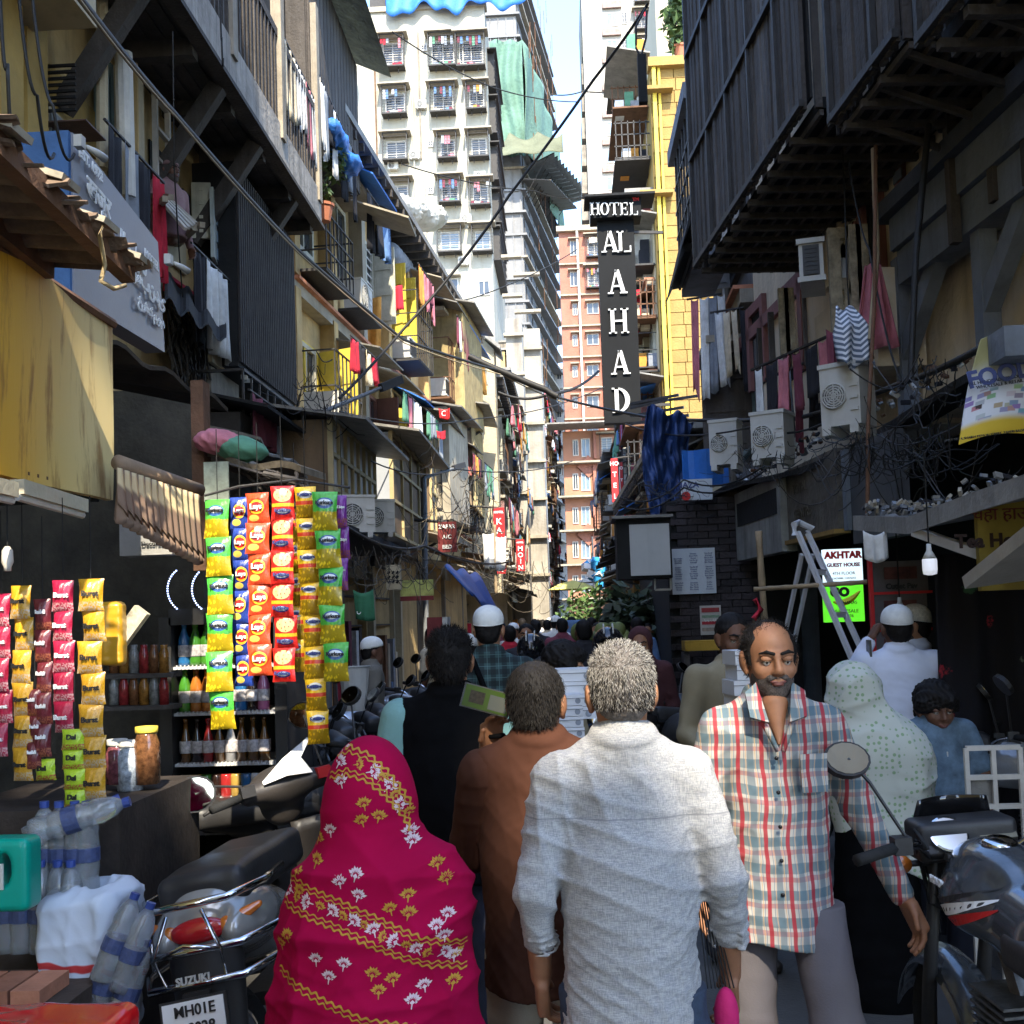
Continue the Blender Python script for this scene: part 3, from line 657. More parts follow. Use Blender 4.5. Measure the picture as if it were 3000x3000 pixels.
def boxbay(t,x0,x1,z0,z1,d,m,kind='plank',slope=.25):
 """enclosed wooden or tin balcony hung on the facade"""
 bb=link('balcony_box',MB().bb((x0,-d,z0),(x1,-.01,z1)).mesh('balcony_box',m),t)
 w=x1-x0;n=max(2,int(w/.22));b=MB()
 if kind=='plank':
  for i in range(n):bar=MB().box((x0+(i+.5)*w/n,-d-.015,(z0+z1)/2),(w/n-.02,.03,z1-z0-.04)).build('plank',m,bb)
 else:
  for i in range(5):b.box((x0+i*w/4,-d-.02,(z0+z1)/2),(.05,.04,z1-z0))
  for i in range(4):b.box(((x0+x1)/2,-d-.02,z0+.03+i*(z1-z0-.06)/3),(w,.045,.05))
  b.build('frame',frame_w if kind=='frame' else ochre2,bb)
 MB().box(((x0+x1)/2,-d/2-.12,z1+.1),(w+.3,d+.5,.035),Matrix.Rotation(R(12),3,'X')).build('roof_sheet',tin,bb)
 b=MB()
 for i in range(int(w/.9)+1):b.bar((x0+.1+i*.9,0,z0-.5),(x0+.1+i*.9,-d+.05,z0),.06)
 b.build('bracket',dark_wood,bb);return bb
XW=-4.0
L3=thing('tenement_building','old soot-stained building with a deep timber balcony overhanging the street at top left','building');L3.matrix_world=frame((XW,4.6,0),(0,1,0));EY=Vector((0,1,0))
def l3(py,Y):return(1.72+0*py)
MB().bb((0,0,0),(10.8,6,12.5)).build('wall',ochre2,L3)
def LX(px,py,X=XW):p=PX(px,py,X);return Vector((p.y-4.6,-(p.x-XW),p.z))
def lbox(name,a,c,X0,X1,mat,par=L3,**k):
 p=LX(*a,X=X1);q=LX(*c,X=X1)
 return MB().bb((min(p.x,q.x),-(X1-XW),min(p.z,q.z)),(max(p.x,q.x),-(X0-XW),max(p.z,q.z))).build(name,mat,par,**k)
lbox('pillar',(0,-60),(46,330),XW+.02,XW+.32,ochre);lbox('pillar',(50,-60),(92,330),XW+.02,XW+.22,ochre)
lbox('recess_wall',(94,120),(182,300),XW+.002,XW+.03,ochre)
p=LX(60,0,-3.3);q=LX(182,150,-3.3)
b=MB();b.poly([(LX(55,-10,-3.3).x,-.7,6.15),(LX(183,152,-3.3).x,-.7,6.15),(LX(183,152,-3.3).x,-.02,6.15),(LX(55,-10,-3.3).x,-.02,6.15)],(0,0,.32));b.build('balcony_slab',cream,L3)
lbox('door_frame',(92,198),(127,300),XW+.03,XW+.12,cream);lbox('door',(97,206),(117,300),XW+.12,XW+.14,M('grey_door',(.22,.24,.24)))
for a,c,m in(((197,118),(207,275),shutter_b),((209,118),(216,275),shutter_b),((240,150),(253,300),shutter_b)):lbox('shutter',a,c,XW+.02,XW+.12,m)
lbox('window_opening',(216,125),(240,280),XW+.004,XW+.02,black_m)  # black sheet in place of the shaded room behind
lbox('column',(256,120),(275,430),XW+.02,XW+.28,cream);lbox('column',(258,118),(265,430),XW+.28,XW+.32,ochre2)
lbox('column',(412,455),(452,620),XW+.02,XW+.2,cream);lbox('column',(305,330),(352,520),XW+.004,XW+.03,cream)
lbox('window_opening',(283,262),(316,375),XW+.003,XW+.02,black_m)
for px in((192,-40),(190,318)),:
 MB().tube([LX(193,-60,-3.7),LX(193,318,-3.7)],.05,8).build('drain_pipe',cream,L3)
MB().tube([LX(233,100,-3.6),LX(240,372,-3.6)],.075,10).build('vent_pipe',M('white_pipe',(.6,.58,.52),.7,.15,4,.2,streak=.4),L3)
MB().tube([LX(262,230,-3.85),LX(268,640,-3.85)],.03,6).build('drain_pipe',grimy,L3)
f=MB();c=LX(306,310,XW+.2);
for k in range(2):f.box((c.x+(k-.5)*.34,c.y,c.z),(.04,.05,1.3))
for k in range(5):f.box((c.x,c.y,c.z-.6+k*.3),(.34,.05,.03))
f.build('window_leaf',frame_w,L3)
zb=7.12;xe=.82;y0=-2.0;y1=LX(593,360,-3.2).x
MB().bb((y0,-xe,zb),(y1,.0,zb+.1)).build('balcony_floor',dark_wood,L3)
MB().bb((y0,-xe-.06,zb-.04),(y1+.05,-xe,zb+.42)).build('fascia',M('pale_fascia',(.34,.31,.27),.85,.35,3,.4,20,streak=.6,dirt=(.05,.045,.04)),L3)
MB().bb((y0,-xe-.1,zb-.09),(y1+.07,-xe+.05,zb-.042)).build('edge_beam',dark_wood,L3)
b=None
for i in range(9):MB().box((y1-.1-i*1.15,-xe/2,zb-.09),(.14,xe-.1,.16)).build('joist',dark_wood,L3)
for i in range(5):MB().bb((y0,-xe+.15+i*.15,zb-.015),(y1,-xe+.26+i*.15,zb-.003)).build('floor_plank',dark_wood,L3)
for a in((548,315),(480,215),(408,100),(275,0)):
 q=LX(*a,X=-3.25);MB().bar((q.x,-.04,zb-1.15),(q.x,-xe+.06,zb-.1),.13,.16).build('strut',dark_wood,L3)
for i in range(62):
 x=y1-.06-i*.14
 MB().box((x,-xe-.02,zb+.95),(.045,.05,1.05)).build('baluster',dark_wood,L3)
MB().bb((y0,-xe-.05,zb+1.45),(y1,-xe+.03,zb+1.55)).build('rail',dark_wood,L3)
for i in range(5):MB().box((y1-.08-i*1.9,-xe-.03,zb+1.6),(.16,.12,2.7)).build('post',M('pale_post',(.30,.26,.20),.85,.3,3,.3,streak=.6),L3)
MB().bb((y0,-xe+.3,zb+.5),(y1,-xe+.32,zb+3)).build('inner_screen',black_m,L3)
q0=PX(640,40,-3.2);q1=PX(697,190,-3.1)
bx_=thing('balcony_house','dark timber upper storey with mossy eave hanging out beyond the big balcony','building');bx_.matrix_world=frame((-4.0,14.2,0),(0,1,0))
w_=link('wall',MB().bb((0,-.8,8.75),(3.5,2.5,11.0)).mesh('wall',dark_wood),bx_)
for i in range(15):MB().bb((.01+i*.235,-.83,8.78),(.22+i*.235,-.802,10.95)).build('plank',dark_wood,bx_)
for i in range(4):MB().bb((-.028,-.78+i*.3,8.78),(-.003,-.5+i*.3,10.95)).build('plank',dark_wood,bx_)
b=MB();b.poly([(-.25,-1.35,10.9),(-.25,-1.30,11.02),(-.25,.5,11.9),(-.25,.5,11.75)],(4.1,0,0));b.build('eave',M('mossy_eave',(.14,.13,.07),.9,.5,4,.6,15,streak=.3),bx_)
MB().box((3.6,-1.2,8.4),(.9,1.0,.03),Matrix.Rotation(R(20),3,'X')).build('awning',slab_m,bx_)
b=MB()
for i in range(9):b.box((-.03,-.8+i*.08,8.2),(.02,.03,.9))
b.build('cage_bars',dark_metal,bx_)
laundry('row of washing under the iron grilles behind the big balcony corner',PX(600,140,-3.1),(0,1,0),2.6,9,5,[CL['white'],CL['grey'],CL['blue'],CL['black']],.6,1.1)
laundry('striped cloth and shirts drying along the top balcony edge',PX(530,60,-3.15),(0,1,0),2.0,7,6,[CL['white'],CL['grey'],CL['pink'],CL['cream']],.6,1.0)
t=thing('tarpaulin','blue tarpaulin bundle over a rail under the dark balcony house','tarpaulin',PX(628,268,-3.15));SDF(.05).ell((0,0,0),(.22,.3,.16)).ell((.1,.5,-.12),(.2,.3,.13)).ell((0,-.3,.05),(.18,.2,.12)).mesh;link('sheet',SDF(.05).ell((0,0,0),(.22,.3,.16)).ell((.1,.5,-.12),(.2,.3,.13)).ell((0,-.3,.05),(.18,.2,.12)).mesh('sheet',.03,tarp_b,folds(3,.06,12)),t)
plant('leafy plant hanging off the tarpaulin ledge at the balcony corner',PX(628,330,-3.2),(.22,.4,.35),260,.14,8,0,'hanging_plant')
plant('terracotta pot plant on the iron ring beside the cream shutters',PX(612,418,-3.2),(.12,.12,.2),60,.12,9,.13)
p0=LX(362,345);p1=LX(398,345);lw=.62
def leaf(px0,px1,pt,pb,X0,X1,mat,glass):
 a=LX(px0,(pt+pb)/2,X0);c=LX(px1,(pt+pb)/2,X1);h=(P(px0,pt,a.x+4.6)-P(px0,pb,a.x+4.6)).z
 ex=Vector((c.x-a.x,c.y-a.y,0));wd=ex.length;m=frame((a.x,a.y,a.z),ex);b=MB();b.box((wd/2,0,0),(wd,.04,h))
 if not glass:
  for i in range(4):b.box((wd/2,-.025,-h/2+(i+.5)*h/4),(wd-.16,.02,h/4-.12))
 o=b.build('shutter',mat,L3,m)
 if glass:
  for i in range(4):
   for k in(0,1):MB().box((wd*(.3+.4*k),-.025,-h/2+(i+.5)*h/4),(wd*.32,.02,h/4-.07)).build('pane',glass_b,o)
leaf(362,398,345,450,XW+.05,XW+.25,shutter_c,False);leaf(400,428,352,485,XW+.3,XW+.05,M('pale_blue_leaf',(.42,.46,.43),.7,.15,4,.1,streak=.3),True)
lbox('window_opening',(345,355),(360,450),XW+.003,XW+.02,black_m)
laundry('shirts and a checked cloth hanging beneath the cream shutters',PX(360,458,-3.6),(0,1,0),2.0,5,11,[CL['white'],CL['black'],CL['maroon'],CL['grey']],.8,1.1)
laundry('grey and red clothes hung by the white vent pipe',PX(197,225,-3.55),(0,1,0),1.3,4,12,[CL['grey'],CL['red'],CL['black'],CL['grey']],.7,1.0)
t=thing('drying_rack','folding timber drying rack sticking out under the man at the window','drying rack');b=MB()
for k in range(5):b.bar(PX(290+k*7,362+k*3,-3.85+k*.04),PX(350+k*6,432-k*2,-3.4),.03)
b.build('rod',frame_w,t);b=MB();b.bar(PX(283,370,-3.9),PX(323,372,-3.4),.05);b.bar(PX(335,430,-3.9),PX(382,424,-3.3),.05);b.bar(PX(334,462,-3.95),PX(368,430,-3.4),.05);b.bar(PX(283,402,-3.95),PX(312,375,-3.4),.05);b.build('arm',slab_m,t)
t=thing('air_conditioner','brown louvred air conditioner box beside the grey door','air conditioner');a=PX(126,226,-3.7);c=PX(166,268,-3.7);MB().bb((-4,a.y,c.z),(-3.55,c.y,a.z)).build('casing',M('brown_casing',(.12,.07,.06),.6),t)
b=MB();
for k in range(8):b.box((-3.8,a.y-.015,c.z+.08+k*.05),(.36,.02,.02))
b.build('grille',black_m,t)
charb=M('charred_board',(.03,.026,.024),.85,.4,5,.4,30,streak=.25)
lat=thing('lattice_balcony','tall dark lattice-screened balcony box below the last timber strut','balcony');lat.matrix_world=L3.matrix_world.copy()
a=LX(446,345,-3.5);c=LX(556,615,-3.5)
MB().bb((a.x,-.48,4.6),(c.x,-.0,6.9)).build('frame_box',black_m,lat)
for i in range(30):
 x=a.x+(i+.5)*(c.x-a.x)/30;MB().box((x,-.5,5.75),(.05,.03,2.2)).build('lath',charb,lat)
b=MB()
for i in range(10):b.box((c.x-.01-0,-.5+i*.055,5.75),(.03,.02,2.2))
b.build('side_lath',charb,lat)
cg=thing('iron_cage','empty black iron window cage under the lattice balcony','cage');cg.matrix_world=L3.matrix_world.copy();b=MB()
a=LX(452,575,-3.3);c=LX(560,610,-3.3)
for z in(3.5,3.9,4.4):
 b.box(((a.x+c.x)/2,-.72,z),(c.x-a.x,.03,.03));b.box((a.x,-.36,z),(.03,.72,.03));b.box((c.x,-.36,z),(.03,.72,.03))
for k in range(9):b.box((a.x+k*(c.x-a.x)/8,-.72,3.95),(.02,.02,.9))
b.build('bars',dark_metal,cg)
sh=thing('wall_shed','black tin-roofed shed box hanging on the left wall above the snack stall','shed');sh.matrix_world=L3.matrix_world.copy()
a=LX(455,690,-3.2);c=LX(578,870,-3.2)
MB().bb((a.x,-.78,2.4),(c.x,0,3.9)).build('box',M('charred_board',(.025,.023,.022),.85,.4,5,.4,30,streak=.2),sh)
MB().box(((a.x+c.x)/2,-.5,4.05),(c.x-a.x+.5,1.3,.03),Matrix.Rotation(R(14),3,'X')).build('roof_sheet',black_m,sh)
for k in range(4):MB().box((a.x+.4+k*1.1,-.8,3.2),(.06,.05,1.5)).build('post',dark_wood,sh)
laundry('dim cloths strung inside the black tin shed',PX(470,735,-3.15),(0,1,0),2.4,5,13,[CL['maroon'],CL['grey'],CL['black']],.3,.6)
lbox('column',(398,690),(452,800),XW+.004,XW+.25,grimy);lbox('column',(400,640),(425,700),XW+.25,XW+.3,cream)
t=thing('awning','black tarred awning sheet with red edging below the hanging shirts','awning');b=MB()
b.grid(lambda u,v:tuple(PX(312+115*u,518+85*u,-3.9+.0*v).lerp(PX(312+115*u,518+85*u,-3.2)+Vector((0,0,-.22)),v)+Vector((0,0,.05*math.sin(u*20)))),20,5,.02);b.uvs=None;b.build('sheet',black_m,t);MB().tube([PX(312,518,-3.9),PX(370,560,-3.9),PX(427,603,-3.9)],.03,5).build('edging',CL['red'],t)
t=thing('creeper','dry tangled creeper roots on the wall behind the grey sign','plant');b=MB();rs=random.Random(4)
for k in range(110):
 p=PX(315+rs.random()*65,570+rs.random()*100,-3.85);b.tube([p,p+Vector((rs.uniform(0,.1),rs.uniform(-.1,.1),-.2)),p+Vector((rs.uniform(0,.1),rs.uniform(-.15,.15),-.45))],.012,4)
b.build('roots',dark_wood,t,kind='stuff')
r1=tenement('tenement_building','warm yellow run-down tenement with mauve shutters and many grilles along the left',(-4.0,15.6,0),(.075,1,0),15.5,9.7,[3.9,6.7],6,ochre2,21,1.75,who='warm yellow tenement',lively=1.15,sm=[shutter_c,mauve,shutter_c,shutter_y,mauve],bay_box=((8.0,10.5,0,.95,slab_m,'plank'),(10.6,13.6,1,.9,M('louvred_ochre',(.34,.26,.12),.8,.3,4,.3,streak=.4),'plank')))
a=PX(572,560,-3.85);window(r1,.9,5.1,1.3,1.9,'plain',fm=shutter_y,hood=False);shutters(r1,.9,5.1,1.5,1.9,shutter_y,(None,70),3)
b=MB()
rsx=random.Random(2)
for k in range(6):ac_window('weathered boxed air conditioner, %s along the lower shutters of the warm tenement'%ORD[k],Vector((-3.6+.075*k*2,16.6+k*2.1,5.0-.25*(k%2))),math.pi/2+.0,.7,.45)
t=thing('tarpaulin','heap of white and blue tarpaulin on the roof ridge of the warm tenement','tarpaulin');s=SDF(.12)
for k in range(9):s.ell(P(672+k*17,388+5*math.sin(k)+k*2.2,24+k*.7)+Vector((0,0,-.1*(k%2))),(.5,.6,.26))
link('sheet',s.mesh('sheet',.05,tarp_w,folds(9,.12,7,6)),t)
s=SDF(.08);[s.ell(P(690+k*12,412+k*7,23+k*.3),(.28,.3,.22))for k in range(5)];link('blue_sheet',s.mesh('blue_sheet',.05,tarp_b,folds(5,.1,8,6)),t)
t=thing('rolled_cloth','roll of grey denim-like cloth tied under the eave of the warm tenement','cloth bundle');a=P(735,478,22);c=P(778,522,25);s=SDF(.05);s.cap(a,c,.22,.2);link('roll',s.mesh('roll',.03,CL['grey'],folds(8,.05,16,6,(1,1,1))),t);MB().bar(a,c+(c-a)*.2,.04).build('stick',frame_w,t)
def hang(label,px,py,Y,w,h,mat,name='hung_cloth',cat='cloth',seed=1):
 t=thing(name,label,cat,P(px,py,Y));rs=random.Random(seed);b=MB();garment(b,rs,0,0,w,h);b.uvs=None;b.build('cloth',mat,t,smooth=True);return t
hang('bright red cloth with pink hem hanging from the warm tenement',740,538,21,.42,.5,CL['red']);hang('orange sheet draped over the rail of the warm tenement',722,530,22,.5,1.7,CL['orange'],seed=4);hang('ochre curtain hanging next to the orange sheet',700,560,20.5,.4,1.1,CL['orange'],seed=7)
def streetbay(label,Y0,Y1,X0,X1,z0,z1,mat_side,mat_face,kind,parts=4):
 t=thing('balcony_room',label,'balcony');MB().bb((X0,Y0,z0),(X1,Y1,z1)).build('box',mat_side,t)
 n=parts
 for i in range(n):
  y=Y0+(i+.5)*(Y1-Y0)/n
  for k in range(3):MB().box((X1+.012,y,z0+(k+.5)*(z1-z0)/3),(.02,(Y1-Y0)/n-.06,(z1-z0)/3-.06)).build('panel',mat_face,t)
 b=MB()
 for i in range(n+1):b.box((X1+.03,Y0+i*(Y1-Y0)/n,(z0+z1)/2),(.06,.05,z1-z0))
 for k in range(4):b.box((X1+.03,(Y0+Y1)/2,z0+k*(z1-z0)/3),(.055,Y1-Y0,.045))
 b.build('frame',M('tan_frame',(.42,.33,.17),.8,.2),t)
 MB().box(((X0+X1)/2+.15,(Y0+Y1)/2,z1+.12),(X1-X0+.7,Y1-Y0+.5,.035),Matrix.Rotation(R(10),3,'Y')).build('roof_sheet',tin,t);return t
brown_pl=M('brown_ply',(.17,.11,.06),.8,.25,2,.2,streak=.3)
greyb=M('blue_grey_sheet',(.30,.32,.35),.6,.15,1.5,.1,streak=.2)
p=P(712,830,15.6);streetbay('blue-grey and tan panelled enclosed balcony with yellow battens',15.8,19.6,-3.6,P(735,900,15.8).x,P(730,1008,15.8).z,P(720,815,15.8).z,greyb,brown_pl,'f')
streetbay('brown plywood balcony with pale louvre strips beside the tin awning',12.2,15.0,-3.9,P(620,900,12.2).x,P(640,985,12.2).z,P(620,790,12.2).z,brown_pl,frame_w,'f',7)
streetbay('small dark plank balcony over the arched awning, farther down',22.5,26,-3.4,-2.75,3.6,6.0,brown_pl,grimy,'f',5)
streetbay('weathered lattice balcony with wicker front above the hotel signs',28,31,-3.0,-2.3,4.6,7.2,M('lattice_brown',(.20,.15,.10),.9,.3),cream,'f',6)
for k,(px,lb)in enumerate(((671,'white louvred outdoor cooling unit below the plywood balcony, left one'),(712,'dark outdoor cooling unit with blue lid below the plywood balcony, right one'))):
 q=P(px,1006,12.4+k*1.6);ac_outdoor(lb,q,R(20),.40,.40,.3)
a=P(640,1020,12);b=MB();b.box((0,0,0),(1.6,4.5,.06));t=thing('ledge','black tar-papered ledge carrying two cooling units','ledge',(-3.1,14,P(690,1012,13).z));b.build('slab',black_m,t)
r2=tenement('tenement_building','grey-cream house with crowded balconies behind the gable house front',(-2.45,32.9,0),(.0,1,0),12,9.0,[3.4,6.2],6,cream,33,2.0,who='gable house',lively=1.3)
g0=P(826,560,32);g1=P(932,660,32)
b=MB();b.poly([(g0.x,31.9,2.5),(g1.x,31.9,2.5),(g1.x,31.9,g1.z),(g0.x,31.9,g0.z)],(0,1.0,0));gb=thing('gable_house','cream gabled house front with green sheet awning and barred window','building');b.build('wall',cream,gb)
b=MB();b.poly([(g0.x-.2,31.6,g0.z+.12),(g1.x+.2,31.6,g1.z+.05),(g1.x+.2,31.6,g1.z-.08),(g0.x-.2,31.6,g0.z-.02)],(0,1.6,0));b.build('roof',tin,gb)
a=P(838,582,31.5);MB().box((a.x+.3,31.5,a.z),(.75,.8,.04),Matrix.Rotation(R(35),3,'X')).build('green_awning',M('green_sheet',(.03,.42,.22),.5,.1),gb)
for px,py in((850,640),(905,655)):
 q=P(px,py,31.9);window(gb,q.x,q.z,.7,.8,'cage',depth=.35)
t=thing('chimney_stack','dark red flared tin chimney on the gable house','chimney');q=P(852,770,28);MB().box((q.x,28,q.z+.3),(.3,.3,2.2)).build('stack',M('oxide_red',(.28,.07,.06),.7,.2),t);MB().box((q.x+.05,28,q.z),(.75,.6,.5),taper=.4).build('flare',M('oxide_red',()),t);MB().box((q.x+.1,28,q.z-1.3),(.9,.7,1.0),taper=.35).build('base',M('oxide_red',()),t)
dish('grey satellite dish on a pole beside the dark red chimney',P(838,752,27),.4,.42,20)
r3=tenement('tenement_building','dim brown tenement row halfway down the street on the left',(-2.75,45.2,0),(.01,1,0),14,12,[3.2,6,8.8],6,grimy,44,2.3,who='dim brown row',lively=1.3,det=False)
r4=tenement('tenement_building','tall pale-pillared block with dark balconies near the end on the left',(-3.2,60,0),(.02,1,0),16,16.5,[3.2,6.2,9.2,12.2,14.2],6,M('grey_tan',(.34,.29,.22),.9,.25,.6,.3,streak=.4),55,2.6,who='pale-pillared block',lively=1.0,det=False)
t=thing('stair_tower','sun-bleached white column tower on the left near the street end','building');
for k,(px,w_)in enumerate(((1003,1.2),(975,.8))):
 q=P(px,800,58-k*3);MB().bb((q.x-w_/2,58-k*3,0),(q.x+w_/2,64,P(px,620+k*10,58).z)).build('shaft',M('stained_shaft',(.34,.31,.26),.9,.3,.5,.3,8,streak=.7,dirt=(.1,.08,.06)),t)
 for i in range(9):MB().box((q.x,57.9-k*3,4+i*2.0),(w_+.2,.4,.15)).build('string_course',slab_m,t)
r5=tenement('tenement_building','dark balconied block at the left bend of the street',(-2.7,76,0),(.045,1,0),40,21,[3.2,6.2,9.2,12.2,15.2,18.2],6,grimy,66,4,who='bend block',lively=1.2,det=False)
bk=thing('building','ochre building at the far left edge beside the rusty panel','building');MB().bb((-9,-14,0),(-4.02,4.5,10.5)).build('wall',ochre,bk);MB().bb((-9.1,-14.1,10.5),(-3.7,4.55,10.7)).build('roof_slab',slab_m,bk)
t=thing('building','tall cream building closing the street behind the viewer','building')
b=MB()
for x0,x1,z0,z1 in((-1.7,.65,0,31.5),(.651,2.15,0,17.9),(.651,2.15,22.3,31.5),(2.151,2.45,0,31.5),(2.451,2.8,0,16.5),(2.801,3.15,0,16.3),(3.151,3.65,0,16.1),(2.451,3.65,20.3,31.5),(3.651,8.2,0,36)):b.bb((x0,-14.5,z0),(x1,-12,z1))  # added light blocker; its gaps aim sun at the snack strips and linen shirt
b.build('wall',cream,t)
SR=.096;exR=Vector((SR,-1,0)).normalized()
def RW(y):return 3.05-SR*(y-6)
def RP(px,py,d=0.):
 r=ray(px,py);tt=(3.05+SR*6-d)/(r.x+SR*r.y);return CAM+r*tt
R1=thing('tenement_building','cream building with mauve trim and huge dark slatted balconies overhanging on the right','building');R1.matrix_world=frame((RW(13.2),13.2,0),exR);RI=R1.matrix_world.inverted()
def RL(px,py,d=0.):return RI@RP(px,py,d)
def rbox(name,a,c,d0,d1,mat,par=R1,dm=None):
 p=RL(*a,d=d1 if dm is None else dm);q=RL(*c,d=d1 if dm is None else dm)
 return MB().bb((min(p.x,q.x),-d1,min(p.z,q.z)),(max(p.x,q.x),-d0,max(p.z,q.z))).build(name,mat,par)
cream_r=M('stained_cream_wall',(.74,.62,.45),.9,.16,1.2,.35,16,streak=.4,dirt=(.2,.16,.11))
mauve_r=M('dull_mauve_trim',(.26,.12,.11),.85,.15,2,.2,20,streak=.2)
bluegrey=M('blue_grey_beam',(.17,.19,.22),.8,.25,2,.3,20,streak=.4,dirt=(.04,.04,.045))
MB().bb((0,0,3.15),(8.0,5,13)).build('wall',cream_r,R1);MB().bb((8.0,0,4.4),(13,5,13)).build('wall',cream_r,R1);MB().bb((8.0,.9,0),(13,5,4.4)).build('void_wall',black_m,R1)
MB().bb((0,.6,0),(8.0,5,3.14)).build('shop_wall',black_m,R1)  # black block painted as the unlit shop interior
def slat_balcony(label,xa,xb,z0,z1,d,rails=4,seed=1):
 t=thing('slatted_balcony',label,'balcony',(0,0,0),0,'dark slatted balconies over the right pavement');t.matrix_world=R1.matrix_world.copy();rs=random.Random(seed)
 MB().bb((xa,-d+.1,z0),(xb,0,z0+.08)).build('floor',black_m,t)
 MB().bb((xa+.05,-d+.05,z0+.1),(xb-.05,-d+.07,z1)).build('backing',M('board_gap',(.015,.014,.014)),t)
 n=int((xb-xa)/.105);mats=[dark_wood,M('faded_slat',(.075,.066,.06),.8,.35,3,.5,30,streak=.5,dirt=(.22,.21,.2),rnd=.3)]
 sm=[MB().box((0,0,0),(.075,.03,z1-z0)).mesh('slat',m)for m in mats]
 for i in range(n):
  link('slat',sm[0 if rs.random()<.7 else 1],t,T(xa+(i+.5)*(xb-xa)/n,-d+rs.uniform(-.012,.012),(z0+z1)/2))
 for k in range(rails+1):MB().box(((xa+xb)/2,-d-.03,z0+.04+k*(z1-z0)/rails),(xb-xa,.04,.05)).build('rail',dark_metal,t)
 for k in range(int((xb-xa)/.75)+1):MB().box((xa+k*.75+.02,-d-.028,(z0+z1)/2),(.045,.035,z1-z0)).build('upright',dark_metal,t)
 b=MB()
 for i in range(int(d/.13)):b.box(((xa+xb)/2,-.08-i*.13,z0-.03),(xb-xa,.03,.04))
 for i in range(int((xb-xa)/.3)):b.box((xa+.15+i*.3,-d/2,z0-.06),(.05,d-.02,.05))
 b.build('floor_grating',dark_wood,t,kind='stuff')
 for sx in(xa,xb):
  b=MB()
  for i in range(int(d/.13)):b.box((sx,-.1-i*.13,(z0+z1)/2),(.03,.05,z1-z0))
  b.build('end_slats',dark_wood,t)
 return t
def yx(Y):return(13.2-Y)/math.cos(math.atan(SR))
A_=slat_balcony('longest dark slatted balcony box, farthest of the three on the right',yx(11.3),yx(7.75),5.22,9.6,1.1,4,1)
MB().box((yx(11.5),-.75,9.5),(.7,1.8,.1),Matrix.Rotation(R(-35),3,'Y')).build('roof_end',black_m,A_)
B_=slat_balcony('middle dark slatted balcony with a gap showing a person behind it',yx(7.35),yx(6.25),4.9,9,1.05,3,2)
C_=slat_balcony('nearest dark slatted balcony at the top right corner',yx(5.75),yx(3.6),4.58,9,1.15,3,3)
for xx,dd,zz,hh in((yx(7.2),.35,4.9,.85),(yx(6.75),.3,4.9,.75),(yx(6.35),.3,4.9,.8),(yx(5.9),.35,4.9,.8),(yx(5.4),.35,4.58,.9),(yx(4.8),.4,4.58,.8)):
 b=MB();b.box((xx,-dd,zz-hh/2),(.07,.06,hh));b.bar((xx,-.02,zz-.35),(xx,-1.0,zz-.02),.035);b.build('bracket',dark_wood,B_)
b=MB();xx=yx(7.55);
for i in range(22):
 MB().box((xx,-.45,5.3+i*.19),(.36,.1,.17)).build('brick',M('whitewashed_brick',(.30,.29,.27),.9,.2,rnd=.15),B_)
b=MB();[b.box((xx+s*.15,-.9,7),(.02,.02,4))for s in(-1,0,1)];[b.box((xx,-.9,5.4+k*.5),(.4,.02,.02))for k in range(8)];b.build('grille',dark_metal,B_)
rbox('pilaster',(1683,275),(1703,505),.0,.07,mauve_r);rbox('pilaster',(1838,120),(1872,372),0,.07,mauve_r)
for py in(330,395,460):rbox('joint',(1684,py),(1700,py+4),.071,.08,bluegrey)
for py in(230,300):rbox('joint',(1842,py),(1866,py+4),.071,.08,bluegrey)
a=RL(1383,520,.05);c=RL(1605,262,.05);MB().bb((a.x,-.06,4.98),(c.x,0,5.12)).build('band',mauve_r,R1)
def rwin(a,c,leafs=True):
 p=RL(*a);q=RL(*c);x0,x1=sorted((p.x,q.x));z1,z0=max(p.z,q.z),min(p.z,q.z);w=x1-x0;h=z1-z0
 f=MB();t=.12
 f.bb((x0-t,-.06,z0),(x0,-.001,z1+t));f.bb((x1,-.06,z0),(x1+t,-.001,z1+t));f.bb((x0+.001,-.055,z1),(x1-.001,-.001,z1+t));o=f.build('window',mauve_r,R1)
 MB().bb((x0+.001,-.012,z0),(x1-.001,-.002,z1-.001)).build('opening',black_m,o);MB().bb((x0+.1,-.03,z0+.1),((x0+x1)/2-.03,-.014,z1-.1)).build('pane',glass_d,o);MB().bb(((x0+x1)/2+.03,-.03,z0+.1),(x1-.1,-.014,z1-.1)).build('pane',glass_d,o)  # black sheet painted as the shade inside the window
 return x0,x1,z0,z1
w1=rwin((1636,385),(1672,640));w2=rwin((1420,600),(1448,720));w3=rwin((1488,560),(1520,700));
